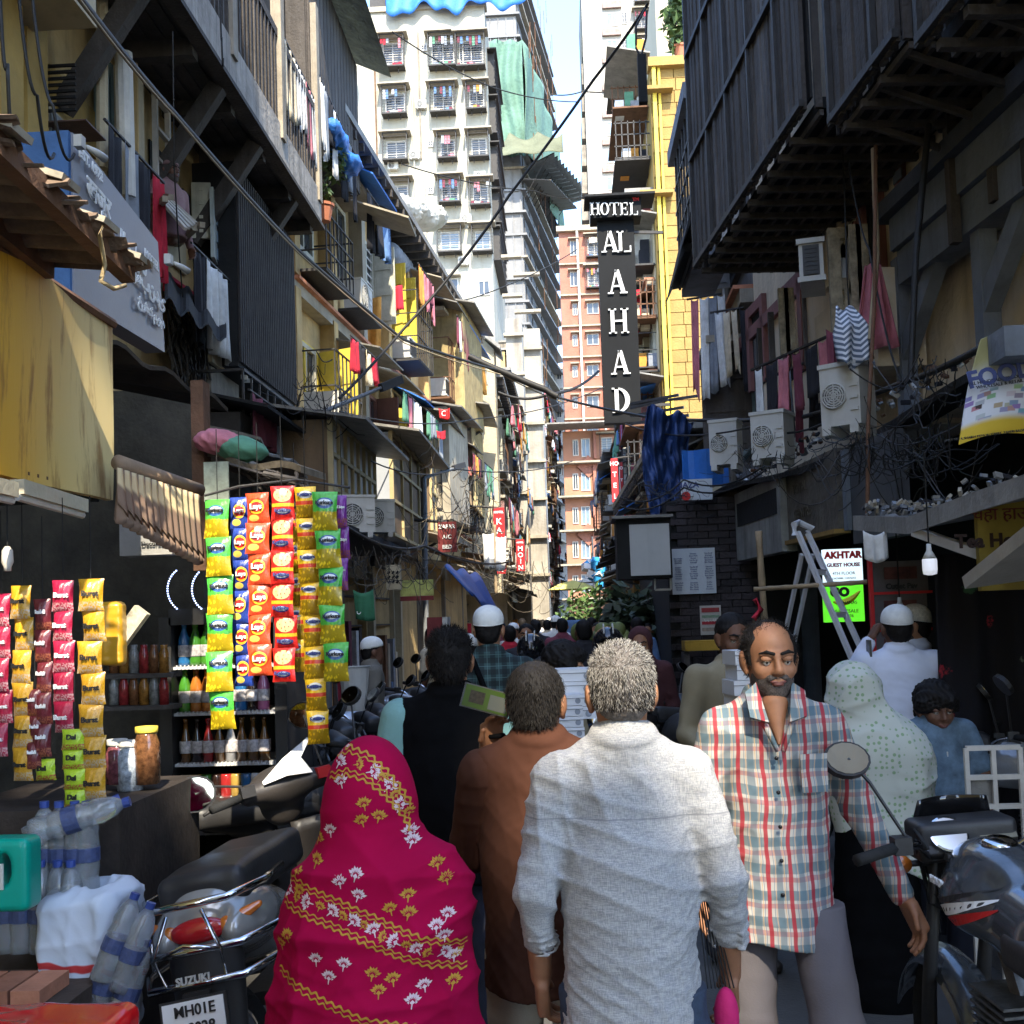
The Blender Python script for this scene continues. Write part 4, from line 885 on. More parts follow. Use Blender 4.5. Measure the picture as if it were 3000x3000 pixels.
def rleaf(px0,py0,px1,py1,Yd,mat,name='open_shutter',label=None,kind='louvre'):
 """a leaf standing out square to the wall, seen face on from the street"""
 p=P(px0,py0,Yd);q=P(px1,py1,Yd);w=abs(q.x-p.x);h=abs(p.z-q.z);m=frame(((p.x+q.x)/2,Yd,(p.z+q.z)/2),(1,0,0));m=RI@m
 b=MB();e=.09
 for s in(-1,1):b.box((s*(w/2-e/2),0,0),(e,.05,h))
 for z in(-h/2+e/2,h/2-e/2,-h*.04):b.box((0,0,z),(w-2*e,.045,e))
 if kind=='louvre':
  arch=[(-w/2+e,0,h/2-e),(w/2-e,0,h/2-e),(w/2-e,0,h/2-e*2.6),(w*.2,0,h/2-e*1.9),(0,0,h/2-e*1.3),(-w*.2,0,h/2-e*1.9),(-w/2+e,0,h/2-e*2.6)]
  b.poly(arch,(0,.03,0));b.box((0,-.01,-h*.27),(.025,.03,h*.42))
 o=b.build('shutter',mat,R1,m)
 MB().box((0,.01,h*.22),(w-2*e,.01,h*.46)).build('pane',M('frosted_pane',(.33,.34,.34),.3,.2,3,0),o)
 if kind=='louvre':
  sl_=MB().box((0,0,0),(w-2*e,.012,.035),Matrix.Rotation(R(35),3,'X')).mesh('louvre',mat)
  for k in range(12):link('louvre',sl_,o,T(0,0,-h*.06-e-k*(h*.40)/12))
 return o
peel=M('peeling_shutter_paint',(.28,.23,.15),.85,.5,9,.4,30,streak=.4)
rleaf(1560,432,1628,625,8.6,peel);rleaf(1467,545,1502,668,10.2,peel,kind='plain');rleaf(1612,425,1632,640,8.3,peel,kind='plain')
for(x0,x1,y0_,y1_,Yd)in((1448,1464,590,700,10.6),(1512,1526,540,690,9.6),(1428,1440,620,710,11)):
 p=P(x0,y0_,Yd);q=P(x1,y1_,Yd);m=RI@frame(((p.x+q.x)/2,Yd,(p.z+q.z)/2),(1,0,0));MB().box((0,0,0),(abs(q.x-p.x),.05,abs(p.z-q.z))).build('shutter',dark_wood,R1,m)
t=thing('curtain','dusty pink curtain blowing out of the mauve framed window','curtain',P(1650,500,8.2));b=MB();b.grid(lambda u,v:((u-.5)*(.10+.22*v)-.02,.06*math.sin(u*16),-v*.62),16,6,.01);b.uvs=None;b.build('cloth',CL['pink'],t,smooth=True)
for a,c in(((1545,455),(1585,520)),((1548,380),(1566,430)),((1690,600),(1697,840))):rbox('block',a,c,0,.14,cream_r)
def ac_at(fn,label,px0,py0,px1,py1,Yd,rz,**k):
 p=P(px0,py0,Yd);q=P(px1,py1,Yd);return fn(label,((p+q)/2)if fn is ac_window else Vector(((p.x+q.x)/2,Yd,min(p.z,q.z))),rz,w=abs(q.x-p.x)*k.pop('ws',1.),h=abs(p.z-q.z),**k)
ac_at(ac_window,'grimy boxy air conditioner jutting out left of the peeling louvred shutter',1508,468,1556,545,8.9,R(-14),d=.45)
ac_at(ac_outdoor,'big white outdoor cooling unit under the zigzag cloth on the right ledge',1560,697,1640,805,7.6,R(-38),d=.26,ws=1.05)
ac_at(ac_outdoor,'white outdoor cooling unit with a fan below the hanging washing',1424,785,1492,865,9.8,R(-30),d=.28)
ac_at(ac_outdoor,'cream outdoor cooling unit next to the blue tarpaulin',1342,800,1398,878,11.6,R(-20),d=.3)
rbox('ledge_cabinet',(1562,600),(1688,690),.05,.42,cream_r,dm=.3)
zz=NB('zigzag_cloth',.9);tc,x_,y_,z_=zz.pos('Object');v=zz.ma('PINGPONG',zz.ma('MULTIPLY',x_,9.),.5);s_=zz.ma('SINE',zz.ma('MULTIPLY',zz.ma('ADD',z_,zz.ma('MULTIPLY',v,.09)),160.));zz.done(zz.mix(zz.step(s_,-.2,.3),(.12,.15,.2),(.66,.68,.72)))
t=thing('hung_cloth','white cloth with grey zigzag pattern draped over the ledge cabinet','cloth',P(1594,582,7.5));b=MB();b.grid(lambda u,v:((u-.5)*(.12+.13*min(1,v*2))+.03*v,.05*math.sin(u*12+v*3)*(.3+v)-.12*min(1,v*3),-v*.42+.02*math.cos(u*9)),18,12,.012);b.uvs=None;b.build('cloth',zz.m,t,smooth=True)
t=thing('hung_cloth','dark purple garment beside the zigzag cloth','cloth',P(1571,620,7.7));b=MB();garment(b,random.Random(3),0,0,.10,.3);b.uvs=None;b.build('cloth',CL['maroon'],t)
laundry('grey, pink and white washing hanging over the cooling unit on the right',P(1418,698,10.4),(.35,-.94,0),1.7,8,31,[CL['grey'],CL['white'],CL['pink'],CL['black'],CL['maroon']],.42,.7)
laundry('second dark row of washing behind the pink and white one',P(1445,715,10.6),(.35,-.94,0),1.3,6,32,[CL['black'],CL['maroon'],CL['grey']],.55,.8)
laundry('long pink patterned cloths hanging in front of the yellow blocks',P(1296,565,14),(.9,-.4,0),.45,4,33,[CL['pink'],CL['pink'],CL['white'],CL['grey']],1.0,1.35)
laundry('white and black washing next to the long pink cloths',P(1340,590,13.6),(.9,-.4,0),.42,4,34,[CL['white'],CL['black'],CL['cream']],.7,1.1)
a=RL(1692,508,.3);MB().bb((a.x,-.34,4.36),(13,.0,4.62)).build('beam',bluegrey,R1);MB().bb((a.x-.1,-.42,4.60),(13,0,4.72)).build('beam_cap',M('dark_slate',(.06,.065,.075),.8,.3),R1);MB().bb((a.x+.02,-.30,4.10),(13,-.1,4.35)).build('beam',bluegrey,R1)
for px in(1704,1862):
 c=RL(px,560,.2);b=MB();b.box((c.x,-.2,3.6),(.12,.12,1.5));b.bar((c.x,-.2,3.6),(c.x+.7,-.2,4.2),.1,.14);b.build('brace',bluegrey,R1)
rbox('wall_patch',(1705,600),(1745,800),-.5,.02,cream_r)
b=None;bm_=MB().box((0,0,0),(.27,.06,.085)).mesh('brick',M('yellowish_brick',(.24,.21,.16),.9,.25,rnd=.2));c=RL(1748,790,0)
for r_ in range(13):
 for k in range(3):link('brick',bm_,R1,T(c.x+k*.285+(.14 if r_%2 else 0),.1,3.2+r_*.1))
lg=thing('ledge','long sooty ledge with tar sheet above the right shop signs','ledge');lg.matrix_world=R1.matrix_world.copy()
b=MB();b.grid(lambda u,v:(-1.0+u*10,-(1-v)*(.55+.12*math.sin(u*8)),3.16+.06*math.sin(u*11)-.10*(1-v)),30,3,.05);b.uvs=None;b.build('slab',M('tar_sheet',(.025,.024,.024),.8,.4,3,.5,20),lg)
rs=random.Random(12);b=MB()
for k in range(150):
 b.k=rs.randrange(4);x=rs.uniform(.5,9);b.box((x,-rs.uniform(.3,.6),3.2+rs.uniform(0,.03)),(rs.uniform(.02,.07),.03,.02),Matrix.Rotation(rs.uniform(0,3),3,(rs.random(),rs.random(),.1)))
b.build('litter',[CL['white'],CL['grey'],CL['black'],rust],lg,kind='stuff')
fasc=M('sign_board_grime',(.12,.105,.085),.8,.45,4,.3,20,streak=.5,dirt=(.02,.018,.015))
greyboard=M('dark_grey_board',(.085,.09,.10),.6,.2,1.5,.1,streak=.15)
rbox('sign_board',(1602,845),(1696,1010),.36,.46,greyboard);rbox('sign_edge',(1586,850),(1600,1000),.46,.5,bluegrey)
s1=thing('shop_sign','dark brown shop sign board with faded raised letters under the right ledge','sign');s1.matrix_world=R1.matrix_world.copy();p=RL(1488,930,.45);q=RL(1590,1000,.45)
MB().bb((p.x,-.48,2.38),(q.x,-.4,3.05)).build('board',fasc,s1);MB().bb((p.x,-.52,2.34),(q.x,-.38,2.378)).build('frame',M('dull_yellow_edge',(.3,.18,.05)),s1)
text('TOTAL',.13,M('faded_letters',(.10,.085,.06)),s1,I4,(p.x+q.x)/2-.25,2.83,.49);text('CENTRE',.13,M('faded_letters'),s1,I4,(p.x+q.x)/2-.2,2.6,.49)
s2=thing('shop_sign','mould blackened white light box sign hanging next to the brown board','sign');s2.matrix_world=R1.matrix_world.copy();p=RL(1395,950,.5);q=RL(1484,1000,.5);MB().bb((p.x,-.55,2.28),(q.x,-.4,3.02)).build('board',M('mouldy_lightbox',(.26,.26,.24),.6,.35,3,.1,streak=.6),s2)
MB().bb((p.x+.1,-.556,2.65),(q.x-.1,-.551,2.9)).build('mould_patch',black_m,s2)
s3=thing('shop_sign','rust torn sign cabinet with hanging scraps at the far end of the right ledge','sign');s3.matrix_world=R1.matrix_world.copy();p=RL(1335,950,.5);q=RL(1388,1000,.5);MB().bb((p.x,-.55,2.3),(q.x,-.2,3.1)).build('board',M('torn_rust',(.12,.08,.055),.9,.6,5,.5,20,streak=.6),s3)
t=thing('awning','flat grey corrugated awning littered with rubbish over the tea house','awning');E=[P(1621,994,6.9),P(1725,1000,5.9),P(1860,955,5.0),P(2040,900,4.1)]
for e0,e1_ in zip(E,E[1:]):
 up=Vector((1.1,0,.16));b=MB()
 for(q0_,q1_,q2_,q3_)in((e0,e1_,e1_+up,e0+up),):b.poly([q0_,q1_,q2_,q3_],(0,0,.05))
 b.poly([e0+Vector((-.02,0,-.02)),e1_+Vector((-.02,0,-.02)),e1_+Vector((-.02,0,.07)),e0+Vector((-.02,0,.07))],(-.015,0,0));b.build('sheet',M('awning_tin',(.26,.25,.23),.7,.3,4,.3,streak=.3),t)
MB().bar(P(1727,1003,5.85),P(1928,1072,4.9),.045).build('strut',frame_w,t)
b=MB();rs=random.Random(5)
for k in range(160):b.k=rs.randrange(4);f_=rs.random();e_=E[0].lerp(E[1],f_)if rs.random()<.6 else E[1].lerp(E[2],f_);b.box(e_+Vector((rs.random()*.3,0,.08+rs.random()*.07)),(rs.uniform(.02,.05),.03,.015),Matrix.Rotation(rs.uniform(0,3),3,(rs.random(),rs.random(),.1)))
b.build('litter',[CL['grey'],tin,CL['black'],slab_m],t,kind='stuff')
hang('crumpled white plastic sheet hanging off the litter awning corner',1650,1000,6.3,.14,.16,CL['white'],'plastic_scrap','plastic sheet')
t=thing('parasol_edge','edge of a pale fabric canopy entering at the right','canopy');b=MB();a=P(1820,1102,4.6);b.grid(lambda u,v:(a.x+u*1.5,4.6-v*.9,a.z+.02+u*.12+.22*v-.04*(1-u)),8,6,.05);b.uvs=None;b.build('cloth',M('canopy_cloth',(.42,.38,.32),.9,.15),t)
lit=M('lit_sign_white',(.62,.78,.86),.4,.02,1,0,emit=.22);litg=M('lit_sign_green',(.13,.78,.03),.4,.02,1,0,emit=.16)
Ya=8.0;t=thing('light_box_sign','lit white and green light box reading AKHTAR guest house behind the ladder','sign',(0,Ya,0));fr=frame((0,0,0),(1,0,0))
def panel(px0,py0,px1,py1,Yd,mat,par,name='panel',th=.06):
 p=P(px0,py0,Yd);q=P(px1,py1,Yd);l=par.matrix_world.translation if par else Vector();MB().bb((p.x-par.location.x,Yd-par.location.y,q.z-par.location.z),(q.x-par.location.x,Yd+th-par.location.y,p.z-par.location.z)).build(name,mat,par);return p,q,(p.x+q.x)/2-par.location.x,(p.z+q.z)/2-par.location.z,abs(q.x-p.x),abs(p.z-q.z)
p,q,cx,cz_,w_,h_=panel(1553,1037,1629,1101,Ya,lit,t,'white_panel');redl=M('red_letters',(.55,.02,.02),.5,.05,bump=0);blk=M('black_letters',(.02,.02,.02),.5,.05,bump=0);blu=M('navy_letters',(.04,.06,.2),.5,.05,bump=0);wht=M('white_letters',(.8,.8,.78),.5,.03,bump=0)
zt_=p.z
text('AKHTAR',.066,redl,t,I4,cx,zt_-.045,.006,bold=.004);text('GUEST HOUSE',.036,M('maroon_letters',(.25,.01,.04)),t,I4,cx,zt_-.115,.006,bold=.0015);text('4TH FLOOR',.030,blk,t,I4,cx,zt_-.175,.006);text('23425008 / 23476255',.019,blk,t,I4,cx,zt_-.21,.006)
p,q,cx,cz_,w_,h_=panel(1554,1103,1632,1172,Ya,litg,t,'green_panel');zt_=p.z
text('GO',.085,blk,t,I4,cx-.03,zt_-.06,.006,bold=.006);b=MB();b.tube([(cx-.08+.19*k/10,-.012,zt_-.125-.03*math.sin(k*.31)+.006*k**1.3*.6)for k in range(11)],[.006,.014,.02,.024,.026,.026,.025,.022,.018,.012,.006],6);b.build('banana',M('banana_yellow',(.8,.68,.02),.5,.05,bump=0),t)
text('NANAS',.03,blk,t,I4,cx+.03,zt_-.135,.04);text('WHOLESALE',.034,blk,t,I4,cx,zt_-.195,.006);text('99 111836',.028,blk,t,I4,cx,zt_-.228,.006)
bw_=thing('brick_shop','black painted brick shop corner with a menu board on the right','building',(0,12.5,0));x0=P(1262,1100,12.5).x;x1=2.6
MB().bb((x0,.04,0),(x1,5,3.0)).build('wall',black_m,bw_);bm_=[MB().box((0,0,0),(.22,.04,.068)).mesh('brick',M('black_brick',(.035,.028,.03),.75,.3,3,.4,30,rnd=.35))]
for r_ in range(38):
 for k in range(4):
  x=x0+.115+k*.232+(.11 if r_%2 else 0)
  if x<x0+.95:link('brick',bm_[0],bw_,T(x,.018,.1+r_*.078))
t=thing('menu_board','white price list board on the black brick wall','sign',(0,12.44,0));p,q,cx,cz_,w_,h_=panel(1266,1036,1352,1119,12.44,M('white_board',(.5,.54,.56),.6,.05),t,'board',.02)
for c_ in range(3):
 for r_ in range(17):
  if r_ in(5,12)or(c_==0 and r_<2):continue
  text(random.Random(r_*3+c_).choice(['Tea Rs 20','Bun Maska','Kheema','Bread Roll','Khichda','Biryani','Coffee','Omelette']),.022,blu,t,I4,cx-.17+c_*.17,cz_+h_/2-.06-r_*.025,.003)
t=thing('poster','paper poster with a red band pasted on the black bricks','poster',(0,12.44,0));p,q,cx,cz_,w_,h_=panel(1320,1143,1362,1197,12.44,M('poster_paper',(.45,.43,.38),.9,.1),t,'paper',.006)
for k,(c_,hh)in enumerate((((.3,.04,.04),.05),((.2,.3,.2),.03),((.35,.03,.04),.035),((.3,.25,.2),.04))):MB().box((cx,-.003,cz_+h_/2-.05-k*.072),(w_*.85,.004,hh)).build('print_band',M('band%d'%k,c_,.8,.3,30),t)
text('اردو بازار',.035,wht,t,I4,cx,cz_,.006)
t=thing('bench','yellow painted plank bench at the foot of the black brick wall','bench',(0,12.0,0));p,q,cx,cz_,w_,h_=panel(1292,1210,1372,1226,11.9,M('bench_yellow',(.42,.25,.03)),t,'plank',.35)
b=MB();[b.box((cx+s*w_*.45,-.1+.2,(q.z-.02)/2),(.06,.3,q.z-.02))for s in(-1,1)];b.build('leg',dark_wood,t)
t=thing('light_box_sign','blank white light box sign with a black edge jutting over the street','sign',(0,11.2,0));p,q,cx,cz_,w_,h_=panel(1187,990,1266,1084,11.2,M('blank_lightbox',(.42,.43,.42),.5,.08,2,.02,streak=.15),t,'face',.02);MB().bb((p.x-.13,.022,q.z-.03),(q.x+.02,.5,p.z+.06)).build('cabinet',black_m,t);MB().bb((p.x-.17,-.05,p.z+.062),(q.x+.04,.6,p.z+.09)).build('roof_sheet',tin,t)
t=thing('box_stand','thin metal frame box below the blank light box sign','rack',(0,11.4,0));p=P(1235,1088,11.4);q=P(1266,1112,11.4);b=MB();[b.box((x,0,(p.z+q.z)/2),(.02,.02,p.z-q.z))for x in(p.x,q.x)];[b.box(((p.x+q.x)/2,0,z),(q.x-p.x,.02,.02))for z in(p.z,q.z)];b.build('frame',white_p,t)
Ym=6.9;t=thing('menu_banner','dim food menu banner with red borders reading Cutlet and Mutton Sukka','sign',(0,Ym,0));dimp=M('dim_menu',(.11,.10,.10),.8,.25,3,.1)
for k,(y0_,y1_)in enumerate(((1060,1114),(1120,1184),(1190,1262))):
 p,q,cx,cz_,w_,h_=panel(1646,y0_,1752,y1_,Ym,dimp,t,'panel',.02);MB().box((cx,-.004,cz_+.02),(w_*.6,.004,h_*.4)).build('food_print',M('food_print',(.10,.035,.03),.8,.6,14),t);text(['Cutlet Pav','Mutton Sukka','Chicken'][k],.045,blk,t,I4,cx,cz_-h_*.33,.008,bold=.002)
 MB().box((cx,-.002,cz_-h_/2-.008),(w_+.04,.02,.016)).build('border',redl,t)
p=P(1636,1040,Ym);q=P(1644,1270,Ym);MB().bb((p.x,-.02,q.z),(p.x+.022,.02,p.z)).build('border',redl,t)
Yt=5.1;t=thing('shop_sign','dim yellow tea house sign under the right awning','sign',(0,Yt,0));p,q,cx,cz_,w_,h_=panel(1842,945,1990,1110,Yt,M('dim_yellow_sign',(.22,.15,.01),.7,.3,3,.05),t,'board',.04)
cl_=P(1890,1020,Yt);text('Tea House',.085,M('brown_letters',(.03,.012,.006)),t,I4,cl_.x-.02,cl_.z,.004,bold=.003);cl_=P(1900,970,Yt);text('चहा हाऊस',.08,M('red_brown_letters',(.12,.02,.01)),t,I4,cl_.x,cl_.z,.004)
fl=NB('floral_black_cloth',.9);tc,x_,y_,z_=fl.pos('Object');vo=fl.N('ShaderNodeTexVoronoi');vo.inputs['Scale'].default_value=4.5;fl.L(tc,vo.inputs['Vector']);nn=fl.noise(tc,38,3);d_=fl.ma('ADD',vo.outputs['Distance'],fl.ma('MULTIPLY',fl.ma('SUBTRACT',nn,.5),.34));cr_=fl.N('ShaderNodeSeparateColor');fl.L(vo.outputs['Color'],cr_.inputs[0])
pet=fl.mix(fl.step(cr_.outputs[0],.45,.5),(.34,.02,.03),fl.mix(fl.step(cr_.outputs[1],.55,.6),(.55,.5,.42),(.04,.11,.05)));fl.done(fl.mix(fl.step(d_,.14,.19),pet,(.008,.007,.010)))
t=thing('curtain','black curtain printed with red and white flowers at the right shop','curtain',(0,6.2,0));p=P(1762,1080,6.2);b=MB();b.grid(lambda u,v:(p.x+u*1.6,.05*math.sin(u*40+v),p.z*(1-v)+.1),50,8,.01);b.uvs=None;b.build('cloth',fl.m,t,smooth=True)
for px,py,Yb,s,lb in((1754,1062,5.0,1.,'large white bulb lamp hanging under the awning'),(1698,1150,6.6,.85,'smaller white bulb lamp hanging behind the capped men')):
 t=thing('bulb_lamp',lb,'lamp',P(px,py,Yb));w_=.032*s;MB().lathe([(.01,-.055*s),(w_*.9,-.05*s),(w_,-.03*s),(w_,.01*s),(w_*.95,.018*s)],14).build('diffuser',M('bulb_white',(.66,.68,.74),.4,.02,1,0,emit=.12),t,smooth=True);MB().lathe([(w_*.98,.018*s),(w_*.55,.045*s),(.012,.055*s),(.01,.085*s)],12).build('cap',white_p,t,smooth=True);MB().tube([(0,0,.08*s),(0,0,.5)],.004,4).build('cord',black_m,t)
Yf=5.3;t=thing('banner','hanging food shop banner with a yellow foot and big blue letters at the right edge','banner',(0,Yf,0));a=P(1850,640,Yf);c=P(1805,840,Yf);e=P(1990,825,Yf)
bn=NB('banner_print',.7);uv_,u_,v_=bn.uv();yl=(.62,.42,.03);base=bn.mix(bn.step(v_,.80,.88),bn.mix(bn.step(v_,.20,.45),(.50,.47,.22),(.62,.63,.66)),yl);vo=bn.N('ShaderNodeTexVoronoi',distance='CHEBYCHEV');vo.inputs['Scale'].default_value=16;bn.L(uv_,vo.inputs['Vector']);msk=bn.ma('MULTIPLY',bn.ma('MULTIPLY',bn.step(v_,.50,.56),bn.ma('SUBTRACT',1.,bn.step(v_,.80,.84))),bn.ma('SUBTRACT',1.,bn.step(vo.outputs['Distance'],.32,.42)));hs=bn.N('ShaderNodeHueSaturation');hs.inputs['Saturation'].default_value=.6;hs.inputs['Value'].default_value=.45;bn.L(vo.outputs['Color'],hs.inputs['Color']);bn.done(bn.mix(msk,base,hs.outputs[0]))
b=MB();b.grid(lambda u,v:((a.x+(c.x-a.x)*v)+u*(.75-(c.x-a.x)*v),.03*math.sin(v*4+u*6),a.z+u*.12+(c.z-a.z)*v+.02*math.sin(u*9)),20,14,.006);b.build('cloth',bn.m,t)
f_=P(1880,690,Yf);text('FOODS',.11,blu,t,frame((f_.x,0,f_.z),(1,0,.17)),.02,-.05,.036,bold=.004);f_=P(1888,722,Yf);text('ALL HANDMADE PRODUCTS\nWHOLESALE & RETAIL',.022,blk,t,frame((f_.x,0,f_.z),(1,0,.12)),-.02,-.0,.036);f_=P(1880,820,Yf);text('SHOP NO 4, SHAIKH MEMON STREET, ZAVERI BAZAR, MUMBAI - 400002',.016,blk,t,frame((f_.x,0,f_.z),(1,0,.1)),0,.0,.036)
MB().box((P(1925,660,Yf).x,-.1,P(1925,660,Yf).z),(.3,.2,.14)).build('bracket_box',bluegrey,t)
al=M('brushed_aluminium',(.6,.61,.63),.45,.1,8,.05,metal=.15)
t=thing('ladder','tall aluminium step ladder standing open in front of the lit sign','ladder');Yl=7.2;top=P(1512,1004,Yl);tl=P(1502,1060,Yl)
lr=[P(1624,1255,Yl-.4),P(1500,1005,Yl)]
def rail(a,c,w=.024):MB().bar(a,c,w,.03).build('rail',al,t)
f0=P(1690,1420,Yl-.9);f1=P(1656,1440,Yl-.4);topa=P(1505,1004,Yl-.02);topb=P(1524,1006,Yl+.1)
g0_=Vector((P(1650,1330,Yl-.5).x,Yl-.5,.15));
def ext(a,c,z):d=(c-a);return a+d*((z-a.z)/d.z)
e1=ext(topa,P(1606,1240,Yl-.35),.02);e2=ext(topb,P(1632,1240,Yl-.2),.02);rail(topa,e1);rail(topb,e2)
k1=P(1513,1046,Yl+.1);k2=P(1534,1046,Yl+.12);m1=ext(k1,P(1474,1230,Yl+.5),.02);m2=ext(k2,P(1490,1250,Yl+.55),.02);rail(k1,m1,.02);rail(k2,m2,.02)
for k in range(8):
 f=.12+k*.125;MB().bar(topa.lerp(e1,f),topb.lerp(e2,f),.02,.035).build('step',al,t)
 if k<6:f=.1+k*.16;MB().bar(k1.lerp(m1,f),k2.lerp(m2,f),.015,.02).build('cross_bar',al,t)
MB().tube([topa+Vector((-.02,0,-.02)),topa+Vector((-.02,0,.05)),topa+Vector((.03,.1,.07)),topb+Vector((.03,0,.03)),topb],.022,8).build('top_cap',al,t)
bam=M('bamboo',(.27,.20,.12),.8,.25,9,.2)
def bamboo(label,a,c,r=.018):
 t=thing('bamboo_pole',label,'pole',(0,0,0),0,'bamboo poles by the ladder');n=7;pts=[];rr=[]
 for k in range(n*3+1):
  f=k/(n*3);pts.append(a.lerp(c,f));rr.append(r*(1.18 if k%3==0 else 1.))
 MB().tube(pts,rr,8).build('pole',bam,t,smooth=True);return t
v0=P(1431,1002,7.6);tb=bamboo('upright bamboo pole bound with red rag left of the ladder',v0,Vector((v0.x+.05,7.6,0)),.022);MB().tube([P(1424,1130,7.56),P(1436,1150,7.56),P(1423,1165,7.56),P(1434,1180,7.56)],.02,6).build('rag',CL['red'],tb,smooth=True)
bamboo('level bamboo pole lashed across the ladder',P(1422,1112,7.1),P(1636,1098,7.0),.014)
r6=tenement('tenement_building','slim blue-grey building with black tin awnings between the slatted balcony and the yellow wall',(2.5,15.9,0),(-.02,-1,0),2.5,14,[3.2,5.6,8.2,10.8],4,M('slate_blue_wall',(.16,.17,.19),.85,.25,1.5,.3,streak=.4,dirt=(.05,.05,.05)),77,1.8,who='slate blue building',lively=.0,sm=[shutter_b,frame_w,dark_wood])
for px0,py0,px1,Yd in((1283,475,1335,13.9),(1268,535,1322,14.2),(1300,130,1345,13.8),(1285,232,1330,14.2)):
 p=P(px0,py0,Yd);q=P(px1,py0-40,Yd);t=thing('awning','black tin awning %s on the slate blue building'%{475:'second lowest',535:'lowest',130:'topmost',232:'below the topmost'}[py0],'awning',(0,0,0),0,'black tin awnings');w_=q.x-p.x
 b=MB();b.poly([(p.x,Yd-.5,p.z),(p.x+w_*.25,Yd-.5,q.z+.08),(q.x,Yd-.5,q.z+.12),(q.x,Yd-.5,q.z+.02),(p.x+w_*.3,Yd-.5,q.z-.02)],(0,1.6,0));b.build('sheet',black_m,t)
t=thing('balcony','blackened bay balcony with open grille next to the far slatted balcony end','balcony');p=P(1287,232,14);q=P(1330,560,14);b=MB()
for k in range(6):b.box((p.x+.02,13.6+k*.3,(p.z+q.z)/2+.4),(.03,.03,1.6))
for k in range(5):b.box((p.x+.02,14.4,p.z-.4-k*.35),(.03,1.7,.03))
b.build('bars',dark_metal,t);MB().bb((p.x+.05,13.5,p.z-1.9),(q.x+.3,15.3,p.z-1.8)).build('floor',bluegrey,t);MB().bb((p.x-.06,13.3,p.z),(q.x+.3,15.4,p.z+.2)).build('roof_slab',bluegrey,t)
SX=24;hs_=thing('hotel_sign','tall black vertical sign with white serif letters reading HOTEL AL AHAD','sign');
tl_=P(1131,412,SX);br_=P(1206,796,SX);blackb=M('sign_black',(.007,.0075,.008),.7,.25,.8,.05,streak=.15,dirt=(.02,.02,.02),spec=.15);wlet=M('sign_white_letters',(.50,.50,.48),.5,.04,bump=0)
cxs=(tl_.x+br_.x)/2;wS=.80
MB().bb((cxs-wS/2,SX,br_.z),(cxs+wS/2,SX+.3,tl_.z+.05)).build('panel',blackb,hs_);q1=P(1112,375,SX);q2=P(1209,415,SX)
MB().bb((q1.x,SX-.22,q2.z+.02),(q2.x,SX+.35,q1.z-.1)).build('header',blackb,hs_);MB().bb((q1.x-.12,SX-.4,q1.z-.098),(q2.x+.3,SX+.5,q1.z-.05)).build('cap',black_m,hs_)
LET={'A':['s-.36,0,0,1','t.36,0,0,1','h-.2,.2,.33','f-.36','f.36'],'L':['T-.2','h-.2,.34,.05','f-.2','g-.2','e'],'H':['T-.28','T.28','h-.28,.28,.5','f-.28','f.28','g-.28','g.28'],'D':['T-.24','D','f-.24','g-.24'],'O':['O'],'T':['T0','f0','h-.34,.34,.95','e1'],'E':['T-.2','h-.2,.28,.05','h-.2,.2,.5','h-.2,.28,.95','f-.2','g-.2']}
def serif(ch,cx,z0,h,fr_y,par,mat):
 b=MB();w=h*.86;d=.05;st=.15*h
 def bx(x0,x1,a,c):b.bb((cx+x0*w,fr_y-d,z0+a*h),(cx+x1*w,fr_y,z0+c*h))
 def dia(xa,xb,tk):b.poly([(cx+xa*w-tk/2,fr_y,z0),(cx+xa*w+tk/2,fr_y,z0),(cx+xb*w+tk/2,fr_y,z0+h),(cx+xb*w-tk/2,fr_y,z0+h)],(0,-d,0))
 if ch=='A':dia(-.32,-.02,.07*h);dia(.30,.0,.17*h);bx(-.2,.2,.28,.35);bx(-.46,-.18,0,.06);bx(.12,.48,0,.06)
 elif ch in'OD':
  n=24;cx0=cx-(.18*w if ch=='D' else 0);ring=[]
  a0,a1=(0,2*math.pi)if ch=='O' else(-math.pi/2,math.pi/2)
  for k in range(n):
   t0,t1=a0+(a1-a0)*k/n,a0+(a1-a0)*(k+1)/n;rx,ry=(.40*w,.5*h)if ch=='O' else(.58*w,.5*h);ix,iy=(.22*w,.44*h)if ch=='O' else(.36*w,.43*h)
   f=lambda t_,a_,c_:(cx0+a_*math.cos(t_),fr_y,z0+h/2+c_*math.sin(t_));b.poly([f(t0,ix,iy),f(t0,rx,ry),f(t1,rx,ry),f(t1,ix,iy)],(0,-d,0))
  if ch=='D':bx(-.30,-.12,0,1);bx(-.42,-.1,0,.06);bx(-.42,-.1,.94,1)
 else:
  st_={'L':[-.2],'H':[-.28,.28],'T':[0],'E':[-.2]}[ch]
  for x in st_:bx(x-.085,x+.085,0,1);bx(x-.18,x+.18,0,.06);(bx(x-.18,x+.18,.94,1)if ch!='T' else None)
  if ch=='H':bx(-.2,.2,.47,.54)
  if ch=='L':bx(-.2,.36,0,.06);bx(.30,.37,.05,.3)
  if ch=='T':bx(-.4,.4,.94,1);bx(-.42,-.36,.74,.97);bx(.36,.42,.74,.97)
  if ch=='E':bx(-.2,.32,0,.06);bx(-.2,.32,.94,1);bx(-.2,.18,.48,.54);bx(.27,.33,.05,.26);bx(.27,.33,.74,.95);bx(.14,.19,.4,.62)
 b.build('letter_'+ch,mat,par)
for ch,px,py0,py1 in(('A',1151,437,477),('L',1178,437,477),('A',1165,510,555),('H',1168,583,630),('A',1171,662,707),('D',1173,732,779)):
 p=P(px,py1,SX);q=P(px,py0,SX);serif(ch,p.x,p.z,(q.z-p.z)*(1 if ch!='L' else 1),SX-.005,hs_,wlet)
